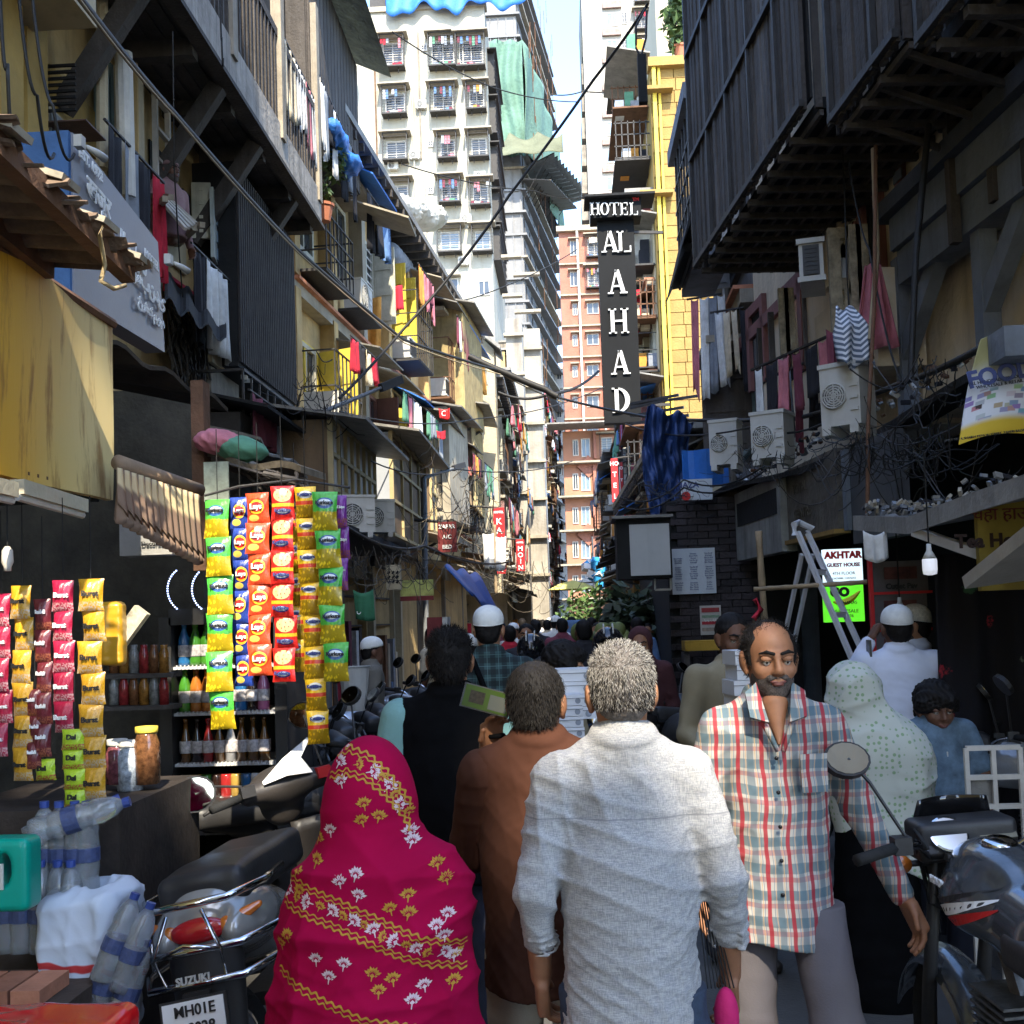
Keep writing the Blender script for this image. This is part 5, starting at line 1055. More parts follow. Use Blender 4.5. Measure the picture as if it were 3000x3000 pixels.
for k,ch in enumerate('HOTEL'):p=P(1123+k*18.2,407,SX-.22);q=P(1123+k*18.2,383.5,SX-.22);serif(ch,p.x,p.z,(q.z-p.z),SX-.225,hs_,wlet)
text('TM',.10,redl,hs_,I4,P(1198,378,SX).x,P(1198,377,SX-.2).z,-(SX-.225),bold=.003)
for pz in(br_.z+.4,tl_.z-.3):MB().bar((cxs+wS/2,SX+.15,pz),(2.4,SX+.25,pz),.06).build('arm',dark_metal,hs_)
for py,dx in((762,.5),(770,.3),(785,.6),(800,.7),(765,.9)):p=P(1190,py,22);MB().bar((p.x,22,p.z),(p.x+dx+.4,21.5,p.z+.04),.05).build('arm',dark_metal,hs_)
r7=tenement('tenement_building','cluttered narrow building with tin awnings behind the hotel sign',(2.75,44,0),(.0,-1,0),13.5,13.5,[3.2,5.8,8.4,11],4,cream,88,2.2,who='building behind the hotel sign',lively=1.4)
r8=tenement('tenement_building','yellowish low building with iron stairs beyond the blue tarpaulin',(2.4,62,0),(.0,-1,0),17,8.4,[3.2,6],4,M('pale_yellow',(.42,.34,.16),.9,.15),99,2.4,who='yellowish low building',lively=1.2,det=False)
q=P(1160,1000,29.5)
r9=tenement('tenement_building','shop row under the yellow block building',(2.05,29.8,0),(.02,-1,0),12.5,4.6,[2.4],4,cream,101,2.2,who='shop row',lively=1.3)
t=thing('tarpaulin','dark blue tarpaulin sheet draped beside the slatted building above the white light box','tarpaulin');b=MB();a=P(1225,765,13);b.grid(lambda u,v:(P(1222+u*95-10*math.sin(v*4),765,13).x-.06*v,13+.06*math.sin(u*14+v*3)+.035*math.sin(u*37-v*9)+.03*math.sin(v*21+u*16)+.5*u,a.z-.10*u-v*(1.42-.55*u)+.05*math.sin(u*12)+.04*v*math.sin(u*41)),60,36,.008);b.uvs=None;b.build('sheet',M('navy_tarp',(.02,.05,.16),.5,.35,3,.3,16),t,smooth=True)
t=thing('tarpaulin','faded light blue plastic sheet tucked behind the far right cooling unit','tarpaulin');b=MB();a=P(1286,850,12.3);b.grid(lambda u,v:(a.x+u*.5,12.3+.05*math.sin(u*9),a.z-v*.4),8,5,.015);b.uvs=None;b.build('sheet',tarp_b,t)
t=thing('shop_sign','small pale shop board with dark letters under the light blue sheet','sign',(0,12.2,0));p,q,cx,cz_,w_,h_=panel(1284,905,1345,942,12.2,M('white_board'),t,'board',.03);text('NAZA',.09,blu,t,I4,cx-.1,cz_+.05,.004,bold=.002);MB().lathe([(.001,0),(.05,0),(.05,.01),(.001,.01)],12,Matrix.Rotation(R(90),3,'X'),(cx-.12,-.004,cz_-.07)).build('red_spot',redl,t)
t=thing('bush','big dark potted shrub with long pointed leaves in front of the brick shop','plant',P(1190,1190,15));rs=random.Random(3);b=MB();leaves(b,(.1,0,.0),(.45,.5,.62),900,.22,rs);b.build('foliage',M('dark_leaves',(.035,.05,.025),.5,.5,5,0),t,kind='stuff');b=MB();[b.tube([(.1,0,-1.6),(.1+rs.uniform(-.3,.3),rs.uniform(-.2,.2),.1)],.02,4)for k in range(6)];b.build('stem',dark_wood,t)
t=thing('bush','rounder green shrub left of the pointed-leaf shrub','plant',P(1125,1175,22));b=MB();leaves(b,(0,0,.1),(.75,.6,.65),1300,.14,rs);b.build('foliage',leaf_m,t,kind='stuff');MB().tube([(0,0,-1.7),(0,0,0)],.06,6).build('stem',dark_wood,t)
for px,py,Yd,c_,lb in((1080,1112,42,(.75,.68,.2),'yellow sunlit market umbrella at the street end'),(1105,1106,50,(.75,.73,.6),'cream sunlit market umbrella at the street end'),(1130,1098,46,(.72,.7,.62),'white awning glaring at the street end')):
 t=thing('market_umbrella',lb,'umbrella',P(px,py,Yd));MB().lathe([(.001,.35),(.5,.22),(.95,.0),(.93,-.02),(.02,.28)],8).build('canopy',M('umb%d'%px,c_,.8,.1),t);MB().tube([(0,0,.3),(0,0,-2.3)],.03,6).build('pole',dark_metal,t)
t=thing('balloon_bunch','bunch of blue and white plastic toys on a pole at the street end','balloons',P(1120,1082,30));b=MB();rs=random.Random(6)
for k in range(16):MB().box((rs.uniform(-.22,.22),rs.uniform(-.1,.1),rs.uniform(-.35,.35)),(.2,.16,.2),Matrix.Rotation(rs.uniform(0,3),3,(rs.random(),rs.random(),.2))).build('toy',[M('toy_blue',(.04,.3,.6),.4,.2),M('toy_white',(.75,.75,.72),.4,.1)][k%3==0],t)
MB().tube([(0,0,1.0),(0,0,-2.5)],.025,6).build('pole',white_p,t)
def skinmat(name,c):
 m=M(name,c,.55,.12,25,.15,160,spec=.35);m.node_tree.nodes['Principled BSDF'].inputs['Subsurface Weight'].default_value=.12;m.node_tree.nodes['Principled BSDF'].inputs['Subsurface Radius'].default_value=(.02,.008,.004);return m
skin1=skinmat('skin_brown',(.27,.125,.065));skin2=skinmat('skin_dark',(.13,.06,.035));skin3=skinmat('skin_light_brown',(.36,.18,.10))
hairb=M('black_hair',(.009,.0075,.007),.7,.4,60,.5,260,spec=.2);eyew=M('eye_white',(.6,.57,.52),.2,.05,bump=0);eyed=M('eye_dark',(.02,.012,.008),.1,0,bump=0)
def smooth_mesh(o):return o
def xf(c,rot):return lambda p:np.array(Vector(c)+rot@Vector(p))
def head_prims(S,X,rot,face=True):
 e=lambda p,r,**k:S.ell(X(p),r,m=rot,**k)
 e((0,-.012,.035),(.074,.092,.085),k=.03);e((0,.02,-.035),(.058,.070,.075),k=.03);e((0,.058,-.088),(.026,.022,.02),k=.02)
 for s in(-1,1):
  e((s*.076,-.008,-.002),(.010,.022,.034),k=.006);e((s*.083,-.014,.006),(.007,.020,.027),k=.006);e((s*.074,.006,-.030),(.007,.009,.011),k=.006)
  if face:
   e((s*.040,.058,-.022),(.022,.022,.022),k=.02);e((s*.031,.093,.011),(.019,.014,.011),k=.010,sub=True)
   e((s*.011,.094,-.027),(.008,.010,.007),k=.006);S.cap(X((s*.012,.088,.026)),X((s*.048,.076,.028)),.0085,.007,k=.012)
 if face:
  S.cap(X((0,.086,.016)),X((0,.104,-.020)),.0075,.0125,k=.010)
  e((0,.088,-.050),(.024,.0095,.0055),k=.004);e((0,.087,-.0605),(.020,.011,.0065),k=.004);e((0,.086,-.042),(.014,.008,.008),k=.01)
def hand(S,w_,d,n,side,curl=.45,sc=1.,hold=None):
 """w_ wrist, d finger direction, n palm normal (fingers curl towards it), side = thumb direction"""
 w_=Vector(w_);d=Vector(d).normalized();n=Vector(n);n=(n-d*n.dot(d)).normalized();t=Vector(side);t=(t-d*t.dot(d)-n*t.dot(n)).normalized()
 rot=Matrix((t,d,n)).transposed();S.box(np.array(w_+d*.052*sc),(.030*sc,.038*sc,.006*sc),.011*sc,k=.012,m=rot)
 for i,(o,L)in enumerate(((.030,.066),(.010,.076),(-.010,.070),(-.029,.056))):
  p=w_+d*(.092-abs(i-1.2)*.004)*sc+t*o*sc;a=curl*.5*(1+.15*i);r=.0086*sc
  for s_,f in enumerate((.45,.32,.23)):
   a+=curl*(.55 if s_ else .35);q=p+(d*math.cos(a)+n*math.sin(a)+t*o*.8)*L*f*sc;S.cap(p,q,r,r*.93,k=.005);p=q;r*=.93
 p=w_+d*.022*sc+t*.026*sc;q=p+(d*.62+t*.62+n*.35).normalized()*.042*sc;S.cap(p,q,.0125*sc,.0105*sc,k=.012);S.cap(q,q+(d*.85+t*.12+n*.35).normalized()*.034*sc,.0102*sc,.0085*sc,k=.004)
def blades(name,verts,nrm,n,L,w_,mats,parent,dirf,rs,jit=.35,pw=None):
 """short hair strands rooted on the scalp"""
 b=MB()
 for _ in range(n):
  i=rs.randrange(len(verts));p=Vector(verts[i])+Vector((rs.uniform(-.004,.004),rs.uniform(-.004,.004),rs.uniform(-.004,.004)));nn=Vector(nrm[i]);d=(Vector(dirf(p,nn))+Vector((rs.gauss(0,jit),rs.gauss(0,jit),rs.gauss(0,jit)))).normalized();l=L*rs.uniform(.6,1.3)
  s_=d.cross(nn).normalized()*w_*.5 if d.cross(nn).length>1e-3 else Vector((w_/2,0,0));b.k=0 if rs.random()<(pw(p)if pw else .5)else len(mats)-1
  m_=p+d*l*.55+nn*.001;b.add([p-s_,p+s_,m_+s_*.8,p+d*l,m_-s_*.8],[(0,1,2,3,4)])
 return b.build(name,mats,parent,kind='stuff')
def person(label,loc,yaw=0.,H=1.7,shirt=None,pants=None,sleeve='long',hem=.82,hair='short',cap=None,skin=skin1,arms=None,turn=0.,nod=0.,h=.007,face=False,collar=True,group=None,lean=0.,legs=None,seed=1,fold=.006,stout=1.,legc=True,beard=None,hairmat=None,name='person',hands=True,hcurl=(.6,.6),foldfreq=13,cat='person'):
 s=H/1.7;t=thing(name,label,cat,loc,yaw,group);rs=random.Random(seed)
 hz=H-.132;hc=Vector((0,lean*.55+.015,hz));rot=Matrix.Rotation(turn,3,'Z')@Matrix.Rotation(nod,3,'X');X=xf(hc,rot)
 A={'L':((-.180,.0,1.375),(-.235,-.02,1.11),(-.24,.05,.86)),'R':((.180,.0,1.375),(.235,-.02,1.11),(.24,.05,.86))}
 if arms:A.update(arms)
 A={k:[Vector(p)*s+Vector((0,lean*.5*(1 if i==0 else .7),0))for i,p in enumerate(v)]for k,v in A.items()if len(k)==1}
 Lg=legs or{'L':((-.09,0,.9),(-.10,.03,.48),(-.10,-.02,.07)),'R':((.09,0,.9),(.10,-.03,.48),(.10,-.10,.09))}
 Lg={k:[Vector(p)*s for p in v]for k,v in Lg.items()}
 S=SDF(.03);head_prims(S,X,rot,face);nb=Vector((0,lean*.5-.012,hz-.175));S.cap(nb,X((0,-.018,-.06)),.060,.053,k=.03)
 S.ell((0,lean*.4,1.28*s),(.125*s,.070,.18),k=.04);S.ell((0,lean*.2,1.05*s),(.115,.068,.2),k=.04);S.ell((0,0,.93*s),(.11,.07,.1),k=.04);S.cap((-.13*s,lean*.5,1.375*s),(.13*s,lean*.5,1.375*s),.038,k=.04)
 for k in'LR':
  a,e_,w_=A[k];S.cap(a,e_,.045,.036,k=.03);S.cap(e_,w_,.037,.026,k=.02);sd=-1 if k=='L' else 1
  if hands:
   d=(w_-e_).normalized();hp=(arms or{}).get(k+'h');
   if hp:hand(S,w_,hp[0],hp[1],hp[2],hp[3],s)
   else:hand(S,w_,d,Vector((-sd,.1,0)),Vector((0,1,.1)),hcurl[0],s)
  else:S.ell(w_+(w_-e_).normalized()*.07,(.04,.045,.06),k=.02)
  if legc:a,kn,an=Lg[k];S.cap(a,kn,.052,.045,k=.02);S.cap(kn,an,.045,.035,k=.02);S.cap(an+Vector((0,-.03,-.03)),an+Vector((0,.13,-.04)),.035,.028,k=.02)
 body=link('body',S.mesh('body',h,skin),t)
 if face:
  for sx in(-1,1):
   MB().lathe([(.001,-.0125),(.009,-.009),(.0120,0),(.009,.009),(.001,.0125)],10,None,X((sx*.031,.0765,.006))).build('eye',eyew,t,smooth=True)
   MB().lathe([(.001,-.006),(.0055,0),(.001,.006)],8,None,X((sx*.031,.0850,.0045))).build('iris',eyed,t,smooth=True)
   Sl=SDF(.004);Sl.ell(X((sx*.031,.0795,.0145)),(.0175,.0115,.0105),m=rot);link('eyelid',Sl.mesh('eyelid',.003,skin),t);MB().tube([X((sx*(.016+.005*k),.0905-.0011*abs(k-3)**2,.0062-.0006*abs(k-3)))for k in range(7)],.0011,4).build('lash',hairb,t)
   Sb=SDF(.004);Sb.cap(X((sx*.012,.0955,.030)),X((sx*.033,.091,.036)),.0052,.005);Sb.cap(X((sx*.033,.091,.036)),X((sx*.052,.079,.031)),.005,.003);link('eyebrow',Sb.mesh('eyebrow',.003,hairb),t)
  Sl=SDF(.004);e1=lambda p,r:Sl.ell(X(p),r,m=rot);e1((-.010,.0895,-.0525),(.015,.0085,.0048));e1((.010,.0895,-.0525),(.015,.0085,.0048));e1((0,.088,-.0605),(.018,.0108,.0055));link('lips',Sl.mesh('lips',.003,M('lip_brown',(.16,.055,.045),.5,.1,bump=0)),t)
 if beard:
  Sb=SDF(.015);e1=lambda p,r,**k:Sb.ell(X(p),r,m=rot,**k);e1((0,.022,-.054),(.0640,.0690,.066));e1((0,.060,-.092),(.031,.0265,.025));Sb.cap(X((-.024,.089,-.043)),X((.024,.089,-.043)),.0065)
  Sb.ell(X((0,.102,-.056)),(.024,.022,.0115),sub=True,k=.006,m=rot)
  hz_=hc.z
  link('beard',Sb.mesh('beard',.004,M('grizzled_beard',(.06,.048,.042),.8,.75,190,.8,300),lambda X_,Y_,Z_:-.0012*np.sin(X_*900+3*np.sin(Z_*500))*np.sin(Z_*800+Y_*700),lambda X_,Y_,Z_:Z_-(hz_-.022-.25*np.maximum(0,.052-np.abs(X_)))),t)
 hm=hairmat or hairb
 if hair:
  Sh=SDF(.02);e1=lambda p,r,**k:Sh.ell(X(p),r,m=rot,**k)
  if hair=='short':e1((0,-.020,.044),(.080,.094,.086));e1((0,-.055,-.012),(.066,.052,.062));front=.052
  elif hair=='fade':e1((0,-.016,.050),(.078,.095,.085));e1((0,-.05,.0),(.069,.056,.062));front=.06
  elif hair=='recede':e1((0,-.028,.040),(.0785,.088,.084));e1((0,-.055,-.012),(.066,.048,.06));e1((-.055,.01,.03),(.022,.04,.05));e1((.055,.01,.03),(.022,.04,.05));front=.03
  elif hair=='mop':e1((0,-.010,.052),(.094,.108,.092));e1((-.06,.02,.03),(.045,.05,.055));e1((.06,.02,.03),(.045,.05,.055));e1((0,-.06,-.01),(.075,.055,.07));e1((-.02,.085,.062),(.05,.03,.03));front=.12
  fr_n=rot@Vector((0,1,.0));hcn=np.array(hc)
  def hcut(X_,Y_,Z_,f=front):
   yl=(X_-hcn[0])*fr_n.x+(Y_-hcn[1])*fr_n.y+(Z_-hcn[2])*fr_n.z;zl=Z_-hcn[2]
   return np.maximum(yl-f-np.maximum(0,zl-.04)*.35,np.maximum(-.085-zl,-.012-zl-np.maximum(0,-yl)*1.6))
  amp=.0035 if hair!='mop' else .008;rsd=seed*3.1
  hn=lambda X_,Y_,Z_:-amp*(np.sin(X_*210+3*np.sin(Z_*60+rsd))*np.sin(Y_*170+Z_*150+rsd)*.6+.5*np.sin(X_*90+Y_*80+rsd)*np.sin(Z_*95))
  ho=link('hair',Sh.mesh('hair',min(h,.006)if h<.012 else h*.8,hm,hn,hcut),t)
 else:ho=None
 if cap:
  Sc=SDF(.02);Sc.ell(X((0,-.014,.055)),(.087,.104,.086),m=rot);Sc.ell(X((0,-.014,.085)),(.074,.09,.058),m=rot);cn=rot@Vector((0,-.16,1));cc=hc+rot@Vector((0,0,.045))
  link('cap',Sc.mesh('cap',min(h,.006)if h<.012 else h*.8,cap,None,lambda X_,Y_,Z_:-((X_-cc.x)*cn.x+(Y_-cc.y)*cn.y+(Z_-cc.z)*cn.z)),t)
  if h<.012:
   b=MB();pts=[];
   for k in range(25):
    a=2*math.pi*k/24;pts.append(Vector(X((math.cos(a)*.083,-.014+math.sin(a)*.100,.049+.16*(-.014+math.sin(a)*.100)))))
   b.tube(pts,.0045,5,False);b.build('cap_band',cap,t,smooth=True)
 if shirt:
  S=SDF(.05);st=stout;l5=lean*.5
  S.ell((0,l5,1.29*s),(.182*s*st,.118*st,.19),k=.06);S.ell((0,l5*.8-.02,1.10*s),(.168*st,.118*st,.2),k=.06);[S.cap((q*.035,l5,1.425*s),(q*.155*s*st,l5,1.370*s),.052,.056,k=.05)for q in(-1,1)]
  S.cap((0,l5-.008,1.44*s),(0,l5-.01,1.475*s),.078,.062,k=.03)
  S.cap((0,l5*.5,1.12*s),(0,0,hem*s-.14),.168*st,.192*max(st,.98),k=.06,sy=.82)
  for k in'LR':
   a,e_,w_=A[k];
   if sleeve=='short':q=a.lerp(e_,.72);S.cap(a,q,.070,.068,k=.035)
   else:S.cap(a,e_,.069,.058,k=.035);q=e_.lerp(w_,.55 if sleeve=='rolled' else .93);S.cap(e_,q,.058,.050 if sleeve=='rolled' else .041,k=.02)
   if sleeve=='rolled':
    d=(w_-e_).normalized();rm=basis(d)
    for o in(-.02,.0,.018):S.tor(np.array(q+d*o),.045,.012,m=rm,k=.006)
  if collar:S.tor((0,l5-.012,1.470*s+.014),.066,.012,m=Matrix.Rotation(R(14),3,'X'),k=.012);S.tor((0,l5-.012,1.470*s+.002),.070,.013,m=Matrix.Rotation(R(14),3,'X'),k=.012)
  fo=folds(seed,fold,foldfreq,6,(.7,.6,1.));fo2=folds(seed+50,fold*.35,foldfreq*3,5,(1,1,.6));hm_=hem*s
  def nz(X_,Y_,Z_):
   v=fo(X_,Y_,Z_)+fo2(X_,Y_,Z_)+.004*np.sin(X_*26+seed)*np.clip((1.1*s-Z_)*3,0,1.)
   return(v+fold*.9)*np.clip((1.47*s-Z_)*14,.12,1)
  nk=X((0,-.018,-.10))
  link('shirt',S.mesh('shirt',h,shirt,nz,lambda X_,Y_,Z_:np.where((abs(X_)<.195),hm_+.012*np.sin(X_*14+seed)-.03*np.abs(Y_)-Z_,-9.)),t)
 if pants and legc:
  S=SDF(.04);S.ell((0,-.01,.93*s),(.146*stout,.092*stout,.12),k=.05)
  for k in'LR':a,kn,an=Lg[k];S.cap(a,kn,.088,.073,k=.04);S.cap(kn,an+Vector((0,0,.0)),.072,.062,k=.03)
  link('trousers',S.mesh('trousers',h*1.15,pants,folds(seed+9,.009,11,6,(.8,.8,1.)),(lambda X_,Y_,Z_:Z_-(hem*s+.10))if shirt else None),t)
  for k in'LR':an=Lg[k][2];link('shoe',SDF(.02).cap(an+Vector((0,-.04,-.035)),an+Vector((0,.14,-.04)),.042,.034).mesh('shoe',.012,M('shoe_black',(.03,.025,.022),.6)),t)
 return t
def verts_of(o,cond):
 me=o.data;n=len(me.vertices);co=np.zeros(n*3,np.float32);me.vertices.foreach_get('co',co);co=co.reshape(-1,3);no=np.zeros(n*3,np.float32);me.vertex_normals.foreach_get('vector',no);no=no.reshape(-1,3)
 k=cond(co);return co[k],no[k]
def child(t,n):return[c for c in t.children if c.name.split('.')[0]==n][0]
def band(nb,x,period,off,width,soft=.12):
 f=nb.ma('FRACT',nb.ma('MULTIPLY',nb.ma('ADD',x,off+10),1/period));d=nb.ma('ABSOLUTE',nb.ma('SUBTRACT',f,.5));w_=width/period/2
 return nb.ma('SUBTRACT',1.,nb.step(d,w_*(1-soft),w_*(1+soft)))
def weave(nb,tc,s=700,st=.25):n_=nb.noise(tc,s,2);nb.bump(n_,st,.002);return n_
n_=NB('red_blue_plaid',.85);tc,x_,y_,z_=n_.pos();nn=n_.noise(tc,5,2);xw=n_.ma('ADD',x_,n_.ma('MULTIPLY',n_.ma('SUBTRACT',nn,.5),.03));zw=n_.ma('ADD',z_,n_.ma('MULTIPLY',n_.ma('SUBTRACT',nn,.5),.03))
c=n_.mix(n_.ma('MULTIPLY',band(n_,zw,.075,.02,.028),.75),(.44,.41,.36),(.08,.13,.15));c=n_.mix(n_.ma('MULTIPLY',band(n_,zw,.075,.05,.014),.6),c,(.36,.09,.10))
c=n_.mix(n_.ma('MULTIPLY',band(n_,xw,.064,.0,.018),.65),c,(.05,.11,.15));c=n_.mix(n_.ma('MULTIPLY',band(n_,xw,.064,.032,.0115),.92),c,(.32,.018,.03))
for o_,cc in((.020,(.5,.3,.12)),(.027,(.08,.14,.2)),(.068,(.1,.15,.2)),(.075,(.5,.3,.15))):c=n_.mix(n_.ma('MULTIPLY',band(n_,xw,.064,o_*.7,.0018),.8),c,cc)
weave(n_,tc);plaid1=n_.done(c)
n_=NB('green_black_plaid',.85);tc,x_,y_,z_=n_.pos();c=n_.mix(n_.ma('MULTIPLY',band(n_,x_,.062,0,.028),.7),(.035,.075,.075),(.008,.012,.014));c=n_.mix(n_.ma('MULTIPLY',band(n_,z_,.062,0,.028),.7),c,(.008,.012,.014));c=n_.mix(n_.ma('MULTIPLY',band(n_,x_,.062,.031,.003),.6),c,(.12,.2,.2));c=n_.mix(n_.ma('MULTIPLY',band(n_,z_,.062,.031,.003),.6),c,(.12,.2,.2));plaid2=n_.done(c)
n_=NB('grey_linen',.9);tc,x_,y_,z_=n_.pos();mp=n_.N('ShaderNodeMapping');mp.inputs['Scale'].default_value=(60,60,500);n_.L(tc,mp.inputs[0]);a_=n_.noise(mp.outputs[0],1,3);mp2=n_.N('ShaderNodeMapping');mp2.inputs['Scale'].default_value=(500,500,50);n_.L(tc,mp2.inputs[0]);b_=n_.noise(mp2.outputs[0],1,3);sm_=n_.ma('ADD',n_.ma('MULTIPLY',a_,.5),n_.ma('MULTIPLY',b_,.5))
c=n_.mix(n_.step(sm_,.36,.64),(.235,.235,.25),(.43,.42,.395));seam=n_.ma('SUBTRACT',1.,n_.step(n_.ma('ABSOLUTE',n_.ma('SUBTRACT',z_,1.245)),.001,.0026));c=n_.mix(n_.ma('MULTIPLY',seam,.6),c,(.16,.16,.18));n_.bump(sm_,.5,.003);linen=n_.done(c)
brown_polo=M('brown_polo',(.062,.025,.015),.9,.08,8,.3,500,spec=.1);blackc=M('black_knit',(.004,.004,.0045),.95,.2,20,.3,300,spec=.04);navy=M('navy_trouser',(.008,.010,.02),.9,.2,8,.2,200);khaki=M('khaki_trouser',(.36,.31,.24),.85,.1,8,.3,200);greyt=M('mauve_grey_trouser',(.125,.11,.115),.85,.08,5,.3,200);denim=M('dark_denim',(.03,.045,.075),.85,.3,60,.3,400)
whites=M('white_cotton',(.62,.65,.74),.9,.06,5,.3,300);knitw=M('white_knit_cap',(.72,.72,.68),.9,.08,40,.6,320);teal=M('teal_tee',(.16,.30,.28),.9,.1);tan=M('khaki_kurta',(.25,.21,.13),.9,.1,6,.3,200);maroonc=M('maroon_cloth',(.06,.018,.02),.9,.2);blued=M('mottled_blue_shirt',(.10,.15,.20),.9,.45,14,.3,200);denimb=denim
def at(px,D):return((px-1072)/2086.6*D,D,0)
g1=person('man in grey linen shirt with rolled cuffs and silvery cropped hair, from behind',at(1166,2.72),.03,1.655,linen,denim,'rolled',.755,'fade',skin=skin1,seed=3,h=.0052,fold=.016,stout=.95,arms={'L':((-.170,0,1.36),(-.232,-.035,1.10),(-.225,.05,.87)),'R':((.165,0,1.365),(.235,-.03,1.11),(.252,.06,.86))},turn=.05,foldfreq=12)
hb=child(g1,'hair');salt=M('silver_strand',(.34,.32,.29),.6,.2,90,0);dk=M('dark_strand',(.014,.012,.011),.75,.3,90,0,spec=.15);hb.data.materials[0]=M('salt_pepper_base',(.10,.085,.075),.7,.5,120,.6,260)
vv,nn_=verts_of(hb,lambda c:c[:,2]>1.50);blades('hair_strands',vv,nn_,15000,.011,.0009,[salt,dk],g1,lambda p,n:n*.28+Vector((.1,.5 if p.z>1.6 else 0,-.1 if p.z>1.6 else-.8)),random.Random(1),.22,lambda p:.72 if p.z>1.60 else .72-(1.60-p.z)*5)
b2=person('man in a plain brown polo shirt raising a phone, seen from behind',at(1008,3.2),.05,1.60,brown_polo,khaki,'short',.735,'short',skin=skin1,seed=12,h=.0058,fold=.011,turn=-.25,stout=1.02,arms={'L':((-.175,0,1.36),(-.215,.10,1.12),(-.15,.17,1.40)),'Lh':((.06,-.02,1),(.6,-.7,0),(-1,-.2,.2),.75)})
sv=SDF(.03);sv.cap(Vector((-.175,0,1.36))*.94,Vector((-.215,.10,1.12))*.94,.07,.066).cap(Vector((-.215,.10,1.12))*.94,Vector((-.178,.14,1.25))*.94,.062,.05);link('sleeve',sv.mesh('sleeve',.0065,brown_polo,folds(4,.006,13)),b2)
hb=child(b2,'hair');vv,nn_=verts_of(hb,lambda c:c[:,2]>1.42);blades('hair_strands',vv,nn_,5500,.020,.0014,[dk,M('grey_strand',(.022,.02,.018),.8,.2,90,0,spec=.15)],b2,lambda p,n:n*.15+Vector((0,-.2,-.8)),random.Random(2),.18)
w_=P(934,1388,3.35);t=thing('bracelet','thin dark thread bracelet on the raised wrist','bracelet',w_);MB().lathe([(.030,-.006),(.034,0),(.030,.006)],16).build('band',blackc,t,smooth=True)
ph=thing('phone','phone in a clear case held up sideways showing a green and grey screen','phone',P(918,1321,3.28));ph.rotation_euler=(R(-8),R(17),R(8));MB().box((0,0,0),(.148,.009,.072)).build('body',M('phone_case',(.05,.05,.045),.3),ph);MB().box((0,-.0055,0),(.138,.002,.064)).build('screen',M('screen_green',(.035,.06,.012),.2,.1,bump=0,emit=.06),ph);MB().box((.035,-.0068,-.004),(.056,.001,.044)).build('window',M('screen_grey',(.07,.075,.065),.2,.05,bump=0,emit=.06),ph);MB().box((-.03,-.0068,.0),(.045,.001,.036)).build('picture',M('screen_brown',(.03,.025,.018),.2,.4,90,bump=0,emit=.05),ph)
b3=person('man in a black vest over a teal tee, seen from behind',at(846,4.05),0,1.70,blackc,navy,'short',.80,'short',skin=skin1,seed=21,h=.0075,fold=.006,stout=1.04)
for sx in(-1,1):link('tee_sleeve',SDF(.02).cap((sx*.185,0,1.37),(sx*.232,-.01,1.15),.076,.072).mesh('tee_sleeve',.009,teal,folds(3,.005,14)),b3)
hb=child(b3,'hair');vv,nn_=verts_of(hb,lambda c:c[:,2]>1.5);blades('hair_strands',vv,nn_,3500,.02,.002,[dk,dk],b3,lambda p,n:n*.3+Vector((0,.1,.3 if p.z>1.62 else-.8)),random.Random(5),.22)
pm=person('bearded balding man in a red, teal and cream checked shirt walking towards the viewer',at(1442,3.42),math.pi-.02,1.70,plaid1,greyt,'long',.745,'recede',skin=skin1,seed=31,stout=.88,h=.0056,fold=.010,face=True,beard=True,turn=.10,nod=-.06,arms={'L':((-.160,0,1.365),(-.25,-.02,1.12),(-.355,.06,.86)),'R':((.160,0,1.365),(.23,-.04,1.12),(.24,.03,.88))},legs={'L':((-.09,0,.9),(-.13,.13,.50),(-.15,.12,.10)),'R':((.09,0,.9),(.10,-.02,.48),(.10,-.12,.09))})
hb=child(pm,'hair');vv,nn_=verts_of(hb,lambda c:c[:,2]>1.52);blades('hair_strands',vv,nn_,3600,.014,.0012,[dk,dk],pm,lambda p,n:n*.12+Vector((p.x*3,-.1,.4 if p.z>1.62 else-.4)),random.Random(7),.45)
b=MB()
for k in range(6):MB().lathe([(.001,.004),(.006,.003),(.0062,0)],10,Matrix.Rotation(R(-90),3,'X'),(.012,.142-.012*abs(k-2)*.5+(.004 if k>3 else 0),1.29-k*.098)).build('button',M('black_button',(.01,.01,.012),.3),pm,smooth=True)
S=SDF(.01);S.cap((0,.068,1.44),(0,.119,1.33),.040,.006);link('neck_opening',S.mesh('neck_opening',.005,skin1),child(pm,'body'))
for sx in(-1,1):
 b=MB();b.poly([(sx*.052,.058,1.502),(sx*.088,.078,1.475),(sx*.082,.118,1.405),(sx*.030,.132,1.39)],(0,.012,.006));b.build('collar_point',plaid1,pm)
 b=MB();b.tube([(sx*.055,.075,1.47),(sx*.040,.115,1.39),(sx*.008,.138,1.31)],[.011,.010,.007],8);b.build('placket_edge',plaid1,pm,smooth=True)
b=MB();b.poly([(-.055,.136,1.30),(-.135,.118,1.30),(-.133,.122,1.19),(-.056,.140,1.19)],(0,.006,0));b.build('pocket',plaid1,pm)
pinks=M('magenta_shawl',(.30,.002,.038),.9,.12,3,.25,500,spec=.08);wk=thing('person','short woman wrapped in a magenta shawl embroidered with white and gold flowers','person',at(692,2.75));S=SDF(.07)
S.ell((-.005,.0,1.315),(.102,.118,.128));S.cap((-.01,-.01,1.24),(0,-.02,1.12),.105,.15,sy=.85);S.cap((-.115,.0,1.045),(.135,-.0,1.075),.095,.10,sy=.95);S.cap((-.13,.03,.98),(-.20,.03,.66),.105,.10);S.cap((.13,.03,1.0),(.175,.02,.70),.10,.09);S.cap((-.01,-.02,1.0),(-.01,-.02,.58),.19,.225,sy=.78)
